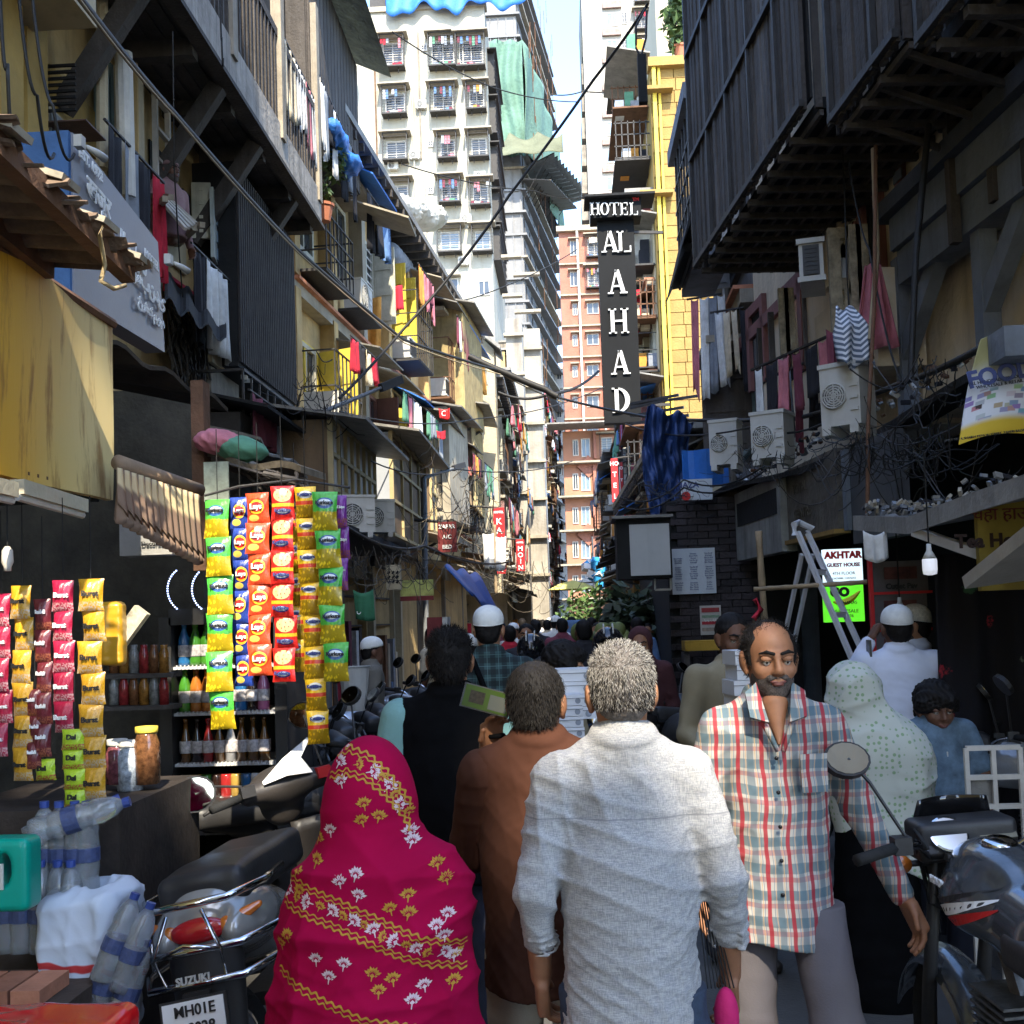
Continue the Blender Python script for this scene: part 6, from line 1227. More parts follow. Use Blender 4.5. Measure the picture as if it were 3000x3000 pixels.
fo=folds(77,.038,6.5,6,(.6,.4,1.));fo2=folds(78,.013,14,6,(.5,.5,1))
sh_=link('shawl',S.mesh('shawl',.0058,pinks,lambda X_,Y_,Z_:(fo(X_,Y_,Z_)+fo2(X_,Y_,Z_))*np.clip((1.34-Z_)*4,.08,1)+.012*np.clip((1.34-Z_)*4,.08,1),lambda X_,Y_,Z_:(.64-.10*(X_+.1)+.008*np.sin(X_*40))-Z_),wk)
S=SDF(.04);S.ell((0,.02,1.30),(.07,.09,.10)).cap((0,0,1.1),(0,.01,1.22),.05).ell((0,0,.98),(.12,.08,.16)).cap((-.08,0,.8),(-.08,0,.1),.07,.04).cap((.08,0,.8),(.08,0,.1),.07,.04);link('body',S.mesh('body',.014,skin1),wk)
S=SDF(.05);S.cap((0,0,.75),(0,0,.12),.17,.26,sy=.8);link('kameez',S.mesh('kameez',.012,M('purple_print',(.22,.04,.16),.9,.5,60,.2),folds(6,.01,9)),wk)
dg=sh_.data;bv=BVHTree.FromPolygons([v.co for v in dg.vertices],[p.vertices[:]for p in dg.polygons])
def onshawl(x,z,off=.0016):
 hit=bv.ray_cast(Vector((x,-1,z)),Vector((0,1,0)));return None if hit[0]is None else hit[0]+hit[1]*off
def shape2d(b,pts,lift=.0016):
 q=[onshawl(x,z,lift)for x,z in pts]
 if any(p is None for p in q):return
 if max((q[i]-q[i-1]).length for i in range(len(q)))>.03:return
 b.add(q,[tuple(range(len(q)))])
def motif(bw,bg,x,z,s,a,gold):
 b=bg if gold else bw;ca,sa=math.cos(a),math.sin(a);tr=lambda u,v:(x+(u*ca-v*sa)*s,z+(u*sa+v*ca)*s)
 for k in range(7):
  th=R(-66+k*22);d=(math.sin(th),math.cos(th));r0,r1=.30,(1. if k%2==0 else .86);w_=.15;n_=(d[1],-d[0])
  shape2d(b,[tr(d[0]*r0,d[1]*r0),tr(d[0]*.66+n_[0]*w_,d[1]*.66+n_[1]*w_),tr(d[0]*r1,d[1]*r1),tr(d[0]*.66-n_[0]*w_,d[1]*.66-n_[1]*w_)])
 shape2d(b,[tr(-.28,-.05),tr(0,.22),tr(.28,-.05),tr(0,-.22)]);shape2d(b,[tr(-.07,-.2),tr(.07,-.2),tr(.02,-.62),tr(-.06,-.6)])
 shape2d(b,[tr(-.55,.0),tr(-.3,.12),tr(-.34,-.16)]);shape2d(b,[tr(.55,.0),tr(.3,.12),tr(.34,-.16)])
bw,bg=MB(),MB();L_=wk.location
def sx(px,py):p=P(px,py,2.62);return p.x-L_.x,p.z
for px,py,g in[(660,1395,0),(632,1420,0),(700,1395,0),(712,1545,1),(686,1520,1),(682,1552,1),(766,1580,0),(795,1582,0),(770,1598,0),(588,1595,1),(558,1622,1),(592,1632,1),(645,1662,0),(675,1648,0),(680,1686,0),(740,1712,1),(770,1690,1),(772,1722,1),(822,1752,0),(840,1735,0),(836,1772,0),(540,1772,1),(520,1795,1),(600,1808,0),(655,1812,0),(626,1838,0),(708,1830,1),(745,1842,1),(720,1862,1),(800,1862,0),(780,1885,0),(850,1868,1),(555,1500+60,0),(640,1480,0),(618,1575,0),(820,1640,1),(838,1668,1),(560,1690,1),(548,1655,1),(850,1820,0)]:
 x,z=sx(px,py);motif(bw,bg,x,z,.022,random.uniform(-.3,.3),g)
def wavy(pts,amp,wl,width,b,n=None):
 P2=[sx(*p)for p in pts];L=[0]
 for p,q in zip(P2,P2[1:]):L.append(L[-1]+math.dist(p,q))
 N=int(L[-1]/wl*6);prev=None
 for k in range(N+1):
  d=L[-1]*k/N;i=max(j for j in range(len(L)-1)if L[j]<=d+1e-9);f=(d-L[i])/max(1e-9,L[i+1]-L[i]);x=P2[i][0]+(P2[i+1][0]-P2[i][0])*f;z=P2[i][1]+(P2[i+1][1]-P2[i][1])*f
  tx,tz=P2[i+1][0]-P2[i][0],P2[i+1][1]-P2[i][1];l=math.hypot(tx,tz);nx,nz=-tz/l,tx/l;o=amp*math.sin(2*math.pi*d/wl);cur=((x+nx*(o-width/2),z+nz*(o-width/2)),(x+nx*(o+width/2),z+nz*(o+width/2)))
  if prev:shape2d(b,[prev[0],cur[0],cur[1],prev[1]])
  prev=cur
def bandline(pts,half,bw,bg):
 wavy([(x,y-half)for x,y in pts],.0035,.022,.005,bg);wavy([(x,y-half+9)for x,y in pts],.003,.022,.0035,bg);wavy([(x,y+half)for x,y in pts],.0035,.022,.005,bg);wavy([(x,y+half-9)for x,y in pts],.003,.022,.0035,bg)
 P2=pts;k=0
 for(x0,y0),(x1,y1)in zip(P2,P2[1:]):
  n_=max(1,int(math.hypot(x1-x0,y1-y0)/21))
  for i in range(n_):
   f=(i+.5)/n_;x,z=sx(x0+(x1-x0)*f,y0+(y1-y0)*f);motif(bw,bg,x,z,.023 if k%2==0 else .017,random.uniform(-1.5,1.5),k%2);k+=1
bandline([(612,1452),(650,1440),(690,1452),(722,1480),(748,1515),(768,1552)],24,bw,bg)
bandline([(522,1690),(570,1700),(640,1720),(700,1745),(760,1775),(820,1800),(872,1822)],28,bw,bg)
wavy([(512,1842),(600,1870),(700,1905),(790,1930)],.0035,.022,.0055,bg);wavy([(512,1852),(600,1880),(700,1915),(790,1940)],.0035,.022,.004,bg)
gold=M('gold_thread',(.42,.21,.02),.7,.15,60,.3);wth=M('white_thread',(.56,.42,.43),.8,.1,60,.3);bw.build('white_embroidery',wth,wk,kind='stuff');bg.build('gold_embroidery',gold,wk,kind='stuff')
b=MB();
for k in range(60):
 x=-.26+k*.009;z=.64-.10*(x+.1);q=onshawl(x,z+.008)
 if q:b.tube([q,q+Vector((0,-.004,-.025))],.0022,4)
b.build('fringe',gold,wk,kind='stuff')
n_=NB('white_green_print',.9);tc,x_,y_,z_=n_.pos();vo=n_.N('ShaderNodeTexVoronoi');vo.inputs['Scale'].default_value=38;vo.inputs['Randomness'].default_value=.45;n_.L(tc,vo.inputs['Vector']);c=n_.mix(n_.ma('SUBTRACT',1.,n_.step(vo.outputs['Distance'],.22,.34)),(.50,.52,.46),(.24,.36,.20));ws=n_.done(c)
wg=thing('person','woman in a white shawl with green leaf print and black skirt','person',at(1618,5.0));S=SDF(.07);S.ell((-.06,0,1.36),(.10,.115,.125));S.cap((-.05,0,1.3),(0,0,1.12),.11,.16,sy=.85);S.cap((-.1,0,1.12),(.14,0,1.08),.10,.12);S.cap((0,0,1.05),(.03,0,.62),.20,.18,sy=.7);S.cap((.16,0,1.0),(.19,0,.5),.10,.07)
link('shawl',S.mesh('shawl',.009,ws,folds(91,.024,9,6),lambda X_,Y_,Z_:(.62-.5*np.maximum(0,X_-.02))-Z_),wg);S=SDF(.05);S.cap((0,0,.9),(0,0,.08),.15,.21,sy=.8);link('skirt',S.mesh('skirt',.014,blackc,folds(5,.012,9)),wg);S=SDF(.04);S.ell((-.05,.02,1.35),(.07,.08,.1)).cap((-.03,0,1.1),(-.05,0,1.28),.05).ell((0,0,1),(.1,.08,.2)).cap((-.06,0,.8),(-.06,0,.06),.06,.04).cap((.06,0,.8),(.06,0,.06),.06,.04);link('body',S.mesh('body',.016,skin1),wg)
def box_stack(label,px,py,Yd,n,w_,hh,rz=0.,dx=0.):
 for k in range(n):
  t=thing('carton',label%(ORD[k]if k else'first'),'box',P(px,py,Yd)+Vector((dx*math.sin(k*2.1),0,-k*(hh+.002))),rz+.03*math.sin(k*5),'flat white cartons carried in stacks');link('box',cached(('carton',w_,hh),lambda:MB().box((0,0,0),(w_,.2,hh)).mesh('box',M('white_carton',(.62,.62,.63),.8,.04,bump=.05))),t);link('lid_edge',cached(('cl',w_,hh),lambda:MB().box((0,-.1015,hh*.18),(w_+.004,.003,hh*.06)).mesh('lid_edge',M('carton_shadow_gap',(.22,.22,.22)))),t);MB().lathe([(.001,.001),(hh*.28,.001),(hh*.28,0)],10,Matrix.Rotation(R(90),3,'X'),(w_*.28,-.1005,-hh*.08)).build('mark',M('carton_mark',(.25,.27,.30)),t)  # grey strip on each carton paints the shade below its lid
wc=person('man in white skullcap and dark green checked shirt with shoulder strap',at(922,6.1),.1,1.79,plaid2,navy,'long',.85,'short',cap=knitw,skin=skin3,seed=41,h=.009,turn=-.15)
MB().tube([(-.10,-.10,1.52),(-.04,-.148,1.36),(.10,-.15,1.15),(.2,-.1,.98)],.016,6).build('bag_strap',blackc,wc,smooth=True)
sm_=person('smiling clean-shaven man with a thick quiff turning to the right',at(1056,5.6),2.3-math.pi*1.28,1.60,tan,navy,'long',.8,'mop',skin=skin3,seed=51,h=.008,face=True)
box_stack('white carton, %s from the top of the stack by the smiling man',1083,1272,4.9,4,.16,.052,.1);box_stack('narrow white carton, %s from the top under the wider ones',1073,1318,4.75,4,.10,.043,.1)
bg2=person('man in a khaki kurta carrying white cartons behind the bearded man',at(1375,5.5),math.pi+.25,1.72,tan,navy,'long',.6,'short',skin=skin2,seed=61,h=.010,face=True,nod=-.15,arms={'L':((-.18,0,1.39),(-.24,.05,1.14),(-.06,.30,1.05)),'R':((.185,0,1.39),(.25,.02,1.12),(.16,.28,1.02))})
box_stack('white carton on the left pile, %s from the top, behind the bearded man',1392,1240,5.1,5,.085,.065,.15,.01);box_stack('white carton on the right pile, %s from the top, behind the bearded man',1462,1250,5.05,5,.10,.060,-.1,.008)
c1=person('man in white skullcap and pale blue-white shirt phoning, seen from behind',at(1680,6.3),0,1.72,whites,greyt,'long',.75,'short',cap=knitw,skin=skin2,seed=71,h=.009,stout=1.15,arms={'L':((-.19,0,1.39),(-.33,.02,1.22),(-.13,.08,1.52)),'R':((.19,0,1.39),(.33,.05,1.18),(.33,.15,1.0))})
t=thing('phone','thin phone pressed to the ear of the capped man in white','phone',P(1640,1232,6.28));MB().box((0,0,0),(.012,.07,.145)).build('body',M('phone_case'),t)
c2=person('older grey-bearded man in an embroidered white cap facing left by the flowered curtain',at(1712,6.9),math.pi*.42,1.72,whites,whites,'long',.5,'short',cap=M('embroidered_cap',(.6,.58,.5),.9,.3,60,.5,200),skin=skin3,seed=81,h=.009,face=True,beard=True)
by=person('tousle-haired boy in a mottled blue zip shirt facing us beside the black motorcycle',at(1738,5.35),math.pi+.12,1.36,blued,navy,'short',.72,'mop',skin=skin2,seed=91,h=.0075,face=True,nod=-.12,arms={'L':((-.17,0,1.39),(-.25,.05,1.15),(-.2,.22,1.05)),'R':((.17,0,1.39),(.25,.05,1.15),(.2,.22,1.05))})
MB().box((0,.118,1.02),(.006,.006,.05)).build('zip_pull',white_p,by)
hj=person('stern woman in a brown headscarf among the motorcycles',at(1205,8.3),math.pi-.1,1.62,maroonc,maroonc,'long',.3,None,skin=skin1,seed=101,h=.012,face=True)
S=SDF(.03);S.ell((0,-.015,1.525),(.095,.105,.115)).cap((0,-.02,1.43),(0,-.01,1.34),.085,.15).ell((0,.085,1.50),(.058,.06,.075),sub=True,k=.015);link('headscarf',S.mesh('headscarf',.009,maroonc,folds(3,.004,18)),hj)
bd=person('man in a white shirt bending over the parked motorcycles on the right',at(1290,9.2),math.pi*.5,1.2,whites,navy,'long',.86,'short',skin=skin2,seed=111,h=.013,lean=.5)
sit=person('man in a white cap and drab kurta hunched over a scooter at the left shops',at(680,9.6),-1.2,1.60,M('drab_kurta',(.13,.12,.10),.9,.2),greyt,'long',.6,'short',cap=knitw,skin=skin2,seed=121,h=.013,lean=.15)
dp=person('person in pale blue behind the gap of the middle slatted balcony',(2.62,6.05,4.95),math.pi+.6,1.65,M('royal_blue',(.04,.07,.3),.9),whites,'long',.8,'short',skin=skin1,seed=131,h=.014)
mw=person('bearded man in a mauve cap leaning out of the upper left window',PX(300,362,-3.85)+Vector((.1,0,-1.36)),-math.pi/2-.4,1.68,M('mauve_cap',(.25,.15,.15),.9),None,'long',.9,'short',cap=M('mauve_cap'),skin=skin2,seed=141,h=.012,face=True,beard=True,legc=False)
cr=[(992,11.0,1.68,'black',math.pi,'person in a dark helmet-like hood and black top facing us, left of the white-shirted rider'),(1000,13.5,1.62,'maroon',3.3,'woman in a dark maroon robe and spectacles beside the white-shirted rider'),(1128,12.5,1.66,'red',2.6,'person in a bright red top behind the smiling man'),(1100,10.5,1.70,'black',.2,'dark-haired man in black crossing behind the smiling man'),(1060,15,1.72,'maroon',.1,'man in a maroon shirt walking away mid-street'),(1048,18,1.75,'white',0,'man in white walking away mid-street'),(1078,19,1.74,'white',-.1,'man in white with a blue backpack walking away'),(1066,23,1.72,'white',.2,'white-shirted man farther down the street'),(1100,21,1.7,'cream',.1,'man in a beige checked shirt walking away near the green shrub'),(1115,17,1.72,'blue',0,'man in a dark blue shirt in front of the green shrub'),(1140,15.5,1.74,'white',.3,'man in a pale blue shirt standing by the coconut cart'),(1200,14,1.70,'blue',.1,'man in navy standing under the pointed-leaf shrub'),(1218,14.6,1.62,'black',math.pi,'dim figure facing us under the pointed-leaf shrub'),(1024,26,1.7,'white',0,'distant pedestrian in white, left of the road centre'),(1036,30,1.72,'white',0,'distant pedestrian in white near the shop awnings'),(1052,33,1.7,'cream',0,'distant pedestrian in cream in the middle of the road'),(1070,36,1.72,'red',0,'distant pedestrian in red under the yellow umbrella'),(1086,30,1.7,'cream',0,'distant pedestrian in cream under the umbrellas'),(1008,28,1.7,'grey',0,'distant grey pedestrian by the left awnings'),(1095,27,1.66,'pink',0,'distant pedestrian in pink near the shrub'),(880,9.5,1.60,'white',.4,'man in a grey cap and white shirt left of the tall white-capped man'),(815,12.5,1.68,'cream',1.2,'pale-draped figure at the left shopfront by the red cabinet'),(968,16,1.66,'white',3.0,'pale figure by the blue awning'),(945,21,1.7,'maroon',0,'figure in maroon under the left awnings'),(1165,20,1.7,'grey',0,'grey figure right of the green shrub'),(1015,38,1.7,'white',0,'tiny white-shirted walker at the far end'),(1045,42,1.7,'orange',0,'tiny orange-shirted walker at the far end'),(1080,44,1.7,'white',0,'tiny walker in white at the street end')]
for i,(px,D,H_,c_,yw_,lb)in enumerate(cr):
 person(lb,at(px,D),yw_,H_,CL[c_],navy if i%2 else greyt,'long' if i%3 else'short',.78,'short',cap=knitw if i in(5,14,20,22)else None,skin=(skin1,skin2)[i%2],seed=200+i,h=max(.014,D*.0011),face=D<14 and yw_>2,hands=D<14,group='pedestrians down the street',collar=D<16,stout=1.+.1*(i%3==0))
base=[o for o in COL.objects if o.get('group')=='pedestrians down the street']
for k,(px,D,yw_,w_)in enumerate(((1010,17,.2,'left of the road'),(1032,20.5,.1,'beside the road centre'),(1058,27,0,'behind the backpack man'),(1042,24,-.1,'between the capped walkers'),(1089,24.5,.1,'near the green shrub'),(1020,33,0,'under the far left awnings'),(1062,40,0,'beneath the yellow umbrella'),(985,22,.2,'close to the left shops'),(1098,34,0,'by the far shrub'),(1036,36,0,'at the far road centre'),(1074,31,0,'ahead of the backpack man'),(960,12.8,.2,'behind the tall white-capped man'),(1008,21,.1,'at mid-street left'),(1050,46,0,'at the very end of the street'))):c=copy_tree(base[(k*5+3)%len(base)],None,'pedestrian walking away in the crowd, '+w_);c.location=at(px,D);c.rotation_euler=(0,0,yw_)
t=thing('backpack','blue backpack on the man in white down the street','bag',P(1080,1160,18.85)+Vector((0,0,-.32)));link('bag',SDF(.04).box((0,0,0),(.14,.07,.2),.03).mesh('bag',.02,CL['blue']),t)
def helmet(label,loc,rz=0.,mat=None,stripe=True):
 t=thing('helmet',label,'helmet',loc,rz);S=SDF(.02);S.ell((0,0,0),(.125,.15,.135)).cap((0,.07,-.09),(0,.10,-.10),.07).ell((0,.14,-.0),(.085,.06,.045),sub=True,k=.01);link('shell',S.mesh('shell',.008,mat or M('gloss_black',(.01,.01,.012),.12,.1,bump=0,spec=.6)),t)
 if stripe:
  for sx_ in(-.035,.035):MB().tube([(sx_,.135*math.cos(a),.03+.125*math.sin(a))for a in[R(q)for q in range(25,170,15)]],.006,5).build('stripe',white_p,t)
 return t
rd=person('rider in a light blue-white shirt wearing a black helmet, back to us',at(1000,9.6),.05,1.55,whites,navy,'short',.8,None,skin=skin2,seed=161,h=.011,stout=1.05);helmet('black full-face helmet on the white-shirted rider',rd.location+Vector((0,.01,1.46)))
helmet('glossy black helmet with white stripes beyond the silver-haired man',P(1148,1215,8.6),math.pi)
r2_=person('rider in black beneath the striped helmet',at(1148,8.6),math.pi,1.50,blackc,navy,'long',.8,None,skin=skin2,seed=171,h=.013)
chrome=M('chrome',(.55,.55,.55),.12,.05,3,0,metal=1);rub=M('tyre_rubber',(.015,.015,.015),.85,.2,20,.3,80);blkp=M('black_moulding',(.026,.025,.025),.45,.2,6,.1,60);gmet=M('gunmetal_paint',(.10,.11,.12),.22,.15,30,.03,400,metal=.55,coat=.7);engm=M('engine_metal',(.13,.13,.13),.45,.4,20,.2,metal=.7)
mirg=M('mirror_glass',(.6,.6,.58),.03,.02,bump=0,metal=1);redl_=M('red_lens',(.42,.01,.015),.1,.1,bump=0,spec=.7,coat=.5);oral=M('orange_lens',(.6,.16,.02),.1,.1,bump=0,spec=.7,coat=.5)
def wheel(t,y,r=.3,w=.05,name='wheel',n=20):
 wl=MB();m=Matrix.Rotation(R(90),3,'Y');wl.lathe([(r-.075,-w*.4),(r-.03,-w),(r,-w*.55),(r+.004,0),(r,w*.55),(r-.03,w),(r-.075,w*.4)],24,m,(0,y,r));o=wl.build(name,rub,t,smooth=False)
 b=MB();b.lathe([(r-.078,-w*.45),(r-.062,-w*.5),(r-.062,w*.5),(r-.078,w*.45)],24,m,(0,y,r));b.lathe([(.03,-.06),(.045,-.05),(.045,.05),(.03,.06)],12,m,(0,y,r));b.build('rim',chrome,o)
 b=MB();[b.bar((0,y+.03*math.cos(a),r+.03*math.sin(a)),(0,y+(r-.075)*math.cos(a+.1),r+(r-.075)*math.sin(a+.1)),.006)for a in[2*math.pi*k/n for k in range(n)]];b.build('spokes',chrome,o);return o
def mirror(t,a,e,px=.07,py=.045,tilt=0.,glass=mirg,up=0.):
 MB().tube([a,Vector(a).lerp(Vector(e),.6)+Vector((0,0,.02)),e],.006,6).build('mirror_stalk',blkp,t);m=T(*e)@Matrix.Rotation(tilt,4,'Z')@Matrix.Rotation(up,4,'X');o=MB().poly([(px*math.cos(k*math.pi/8)*1.05,.0,py*math.sin(k*math.pi/8)*1.15)for k in range(16)],(0,.022,0)).build('mirror',blkp,t,m);MB().poly([(px*.93*math.cos(k*math.pi/8),-.003,py*1.02*math.sin(k*math.pi/8))for k in range(16)],(0,.002,0)).build('mirror_glass',glass,o)
def motorcycle(label,loc,rz,col=gmet,hero=False,lean=.0,group=None,tray=True):
 t=thing('motorcycle',label,'motorcycle',loc,rz,group);t.rotation_euler=(0,lean,rz);h=.007 if hero else .03;sm_=dict(smooth=True)
 wheel(t,.64,.30,.042,n=20 if hero else 8);wheel(t,-.64,.30,.055,n=20 if hero else 8)
 S=SDF(.03);S.cap((0,.33,.90),(0,-.12,.86),.105,.12).ell((0,.20,.96),(.115,.2,.10)).ell((.09,.18,.90),(.07,.16,.09)).ell((-.09,.18,.90),(.07,.16,.09)).box((0,.1,.68),(.2,.5,.06),sub=True);link('tank',S.mesh('tank',h,col),t)
 S=SDF(.03);S.box((0,-.38,.84),(.10,.30,.02),.03).ell((0,-.65,.88),(.09,.14,.05));link('seat',S.mesh('seat',h*1.5,blkp),t);S=SDF(.03);S.cap((0,-.3,.75),(0,-.85,.86),.085,.045);link('tail',S.mesh('tail',h*1.5,col),t)
 b=MB();b.box((0,.05,.42),(.22,.34,.26));[b.box((0,.13,.5+k*.022),(.2,.22,.008))for k in range(8)];b.tube([(0,.30,.95),(0,.1,.6),(0,-.2,.35)],.03,6);b.tube([(0,.3,.9),(0,-.3,.8),(0,-.5,.62)],.025,6);b.build('engine',engm,t)
 MB().tube([(.12,.2,.3),(.14,-.2,.25),(.16,-.55,.32),(.17,-.9,.4)],[.02,.03,.045,.045],10).build('exhaust',chrome,t,**sm_)
 for s in(-1,1):MB().tube([(s*.085,.66,.30),(s*.085,.60,.52),(s*.085,.42,1.0)],[.028,.024,.018],8).build('fork_leg',blkp if hero else engm,t,**sm_)
 b=MB();b.grid(lambda u,v:((u-.5)*.15,.64+.325*math.cos(R(20+v*135)),.30+.335*math.sin(R(20+v*135))-.06*abs(u-.5)**2*4),8,16,.006);b.uvs=None;b.build('front_fender',col,t,**sm_)
 MB().tube([(-.38,.22,1.03),(-.25,.28,1.04),(-.17,.33,1.03),(-.12,.38,.98),(.12,.38,.98),(.17,.33,1.03),(.25,.28,1.04),(.38,.22,1.03)],.0125,8).build('handlebar',chrome,t,**sm_)
 for s in(-1,1):MB().tube([(s*.26,.275,1.04),(s*.39,.21,1.03)],.018,8).build('grip',rub,t,**sm_);MB().bar((s*.24,.30,1.03),(s*.38,.27,1.015),.010).build('lever',engm,t);MB().box((s*.235,.285,1.045),(.05,.05,.05)).build('switch',blkp,t)
 [mirror(t,(s*.22,.29,1.07),(s*.355,.32,1.30),.068,.05,-.15*s,up=-.62)for s in(-1,1)]
 S=SDF(.02);S.ell((0,.50,.93),(.10,.07,.09)).box((0,.44,1.02),(.13,.05,.04),.02);link('headlight_cowl',S.mesh('headlight_cowl',h*1.3,blkp),t);MB().lathe([(.001,.02),(.07,.0),(.075,-.02)],14,Matrix.Rotation(R(-90),3,'X'),(0,.565,.93)).build('headlight',chrome,t)
 if hero:
  S=SDF(.012);S.box((0,.40,1.025),(.125,.045,.006),.012,m=Matrix.Rotation(R(52),3,'X'));pod=link('gauge_pod',S.mesh('gauge_pod',.006,blkp),t);m=Matrix.Rotation(R(55),3,'X')
  G_=T(0,.40,1.025)@Matrix.Rotation(R(52),4,'X');gm=G_@T(-.06,0,.021);MB().lathe([(.052,0),(.058,.0),(.058,.012),(.052,.014)],20).build('gauge_ring',chrome,pod,gm);MB().lathe([(.001,.004),(.052,.004),(.052,.002)],20).build('gauge_face',M('gauge_face',(.10,.10,.10),.2,.2,60,0),pod,gm);MB().bar((0,0,.006),(-.03,.02,.006),.003).build('needle',white_p,pod,gm)
  MB().box((.065,0,.006),(.11,.05,.01)).build('display',M('lcd',(.16,.15,.11),.2,.15,20,0),pod,G_@T(.02,0,.018));
  b=MB();b.grid(lambda u,v:((u-.5)*(.26-.05*v),.50+.05*math.sin(u*3.14)-.03*v,1.03+.10*v),10,5,.005);b.uvs=None;b.build('flyscreen',M('smoked_screen',(.008,.008,.009),.08,.1,bump=0,spec=.7),t,**sm_)
  b=MB();b.box((0,.36,.985),(.17,.05,.022));b.box((0,.36,1.01),(.06,.04,.02));b.build('bar_clamp',engm,t);MB().lathe([(.001,.014),(.026,.01),(.03,0)],16,None,(0,.29,1.012)).build('clamp_nut',chrome,t,**sm_)
  MB().lathe([(.001,.014),(.035,.012),(.048,.004),(.05,-.004)],20,Matrix.Rotation(R(8),3,'X'),(0,.17,1.055)).build('fuel_cap',chrome,t,**sm_)
  tk=child(t,'tank');bv_=BVHTree.FromPolygons([v.co for v in tk.data.vertices],[p.vertices[:]for p in tk.data.polygons])
  def dec(name,pts,mat):
   q=[]
   for y,z in pts:
    hh=bv_.ray_cast(Vector((-1,y,z)),Vector((1,0,0)))
    if hh[0]is None:return
    q.append(hh[0]+hh[1]*.002)
   b=MB();n=len(q)//2;[b.add([q[2*i],q[2*i+1],q[2*i+3],q[2*i+2]],[(0,1,2,3)])for i in range(n-1)];b.build(name,mat,tk)
  for nm,mt,z0_,w_,y0_,y1_ in(('white_flash',wht,.845,.016,.36,.0),('red_flash',redl,.825,.014,.30,-.02),('black_flash',blk,.87,.008,.36,.02)):
   pts=[];
   for k in range(13):f=k/12;y=y0_+(y1_-y0_)*f;z=z0_+.10*f**1.4;ww=w_*math.sin(math.pi*min(1,f*.9+.05));pts+=[(y,z-ww),(y,z+ww)]
   dec(nm,pts,mt)
  hh=bv_.ray_cast(Vector((-1,.27,.935)),Vector((1,0,0)));text('HONDA',.028,wht,tk,frame(hh[0],(0,-1,0)),0,0,.006,bold=.001)
  for s in(-1,1):MB().tube([(s*.085,.44,.95),(s*.16,.45,.95)],.01,6).build('indicator_stem',blkp,t);MB().lathe([(.001,.02),(.025,.012),(.027,-.012),(.001,-.02)],12,Matrix.Rotation(R(90),3,'X'),(s*.18,.45,.95)).build('indicator',oral,t,**sm_)
  b=MB();[b.tube([(-.16,.28,1.03),(-.15,.40,1.06-k*.03),(-.10,.48,.92-k*.05),(-.06,.40,.80)],.005,5)for k in range(3)];b.build('cables',rub,t,**sm_)
 return t
hero=motorcycle('gunmetal grey motorcycle with chrome fuel cap and round mirror at the lower right corner',(1.24,3.02,0),.06,gmet,True,lean=-.05)
mp_=[motorcycle('gunmetal parked motorcycle nearest in the left row',(-1.9,6.6,0),-1.0,blkp,False,.15,'parked motorcycles along both sides'),motorcycle('silver parked motorcycle behind it in the left row',(-2.0,7.3,0),-1.05,M('bike_silver',(.35,.36,.38),.25,.1,metal=.4),False,.15,'parked motorcycles along both sides')]
spots=[(-1.95,8.0,-1.0,0,'third'),(-2.0,8.8,-1.1,1,'fourth'),(-1.95,9.7,-.95,0,'fifth'),(-1.9,10.6,-1.05,1,'sixth'),(-1.85,11.6,-1.0,0,'seventh'),(-1.8,12.8,-1.0,1,'eighth'),(-1.8,14.2,-1.,0,'ninth'),(-2.7,8.4,-.8,0,'rearmost')]
for x,y,rz,k,o_ in spots:c=copy_tree(mp_[k],None,'%s %s motorcycle of the left parked row counted from the viewer'%(o_,('black','silver')[k]));c.location=(x,y,0);c.rotation_euler=(0,.15,rz)
for x,y,rz,k,lb in((.78,7.4,.5,0,'black motorcycle parked mid-street right of the silver-haired man'),(1.0,8.3,.9,1,'silver motorcycle beside the bending man'),(1.0,9.3,1.0,0,'black motorcycle under the bending man'),(.75,10.3,.9,0,'black motorcycle before the black brick wall'),(.55,11.6,.7,1,'silver motorcycle left of the price list wall'),(2.45,5.6,1.35,1,'grey and white sporty motorcycle behind the boy'),(2.6,6.4,1.3,0,'black motorcycle half hidden by the flowered curtain'),(.0,9.9,3.3,0,'motorcycle ridden by the white-shirted rider'),(.35,8.9,3.0,0,'motorcycle ridden by the person in the striped helmet'),(-1.35,5.75,-.9,0,'black motorcycle behind the snack strips')):
 c=copy_tree(mp_[k],None,lb);c.location=(x,y,0);c.rotation_euler=(0,.12,rz)
sc=thing('scooter','black and silver scooter with chrome rear guard and number plate at the lower left','scooter',(-1.11,4.36,0));sc.scale=(1.0,1.0,1.04);sc.rotation_euler=(0,R(-11),R(-2));silv=M('pearl_silver',(.34,.33,.30),.2,.12,3,.02,metal=.3,coat=.6);dkb=M('dark_scooter_plastic',(.035,.03,.027),.42,.2,5,.1,50)
wheel(sc,-.52,.23,.05);wheel(sc,.66,.23,.05)
S=SDF(.04);S.cap((0,-.15,.58),(0,-.52,.70),.15,.14,sx=1.15).ell((-.12,-.48,.68),(.08,.22,.09)).ell((.12,-.48,.68),(.08,.22,.09)).box((0,-.3,.40),(.12,.5,.08),sub=True);link('rear_cowl',S.mesh('rear_cowl',.009,silv),sc)
S=SDF(.03);S.box((0,-.22,.80),(.12,.33,.03),.04).ell((0,-.4,.84),(.15,.2,.05));link('seat',S.mesh('seat',.01,blkp),sc)
S=SDF(.02);S.ell((0,-.665,.70),(.10,.035,.042));link('tail_lamp',S.mesh('tail_lamp',.006,redl_),sc)
for s in(-1,1):link('rear_indicator',SDF(.02).cap((s*.10,-.655,.70),(s*.20,-.60,.735),.030,.012).mesh('rear_indicator',.006,oral),sc)
S=SDF(.03);S.cap((0,-.62,.60),(0,-.72,.34),.10,.085,sx=1.3,sy=.6);link('rear_fender',S.mesh('rear_fender',.009,blkp),sc)
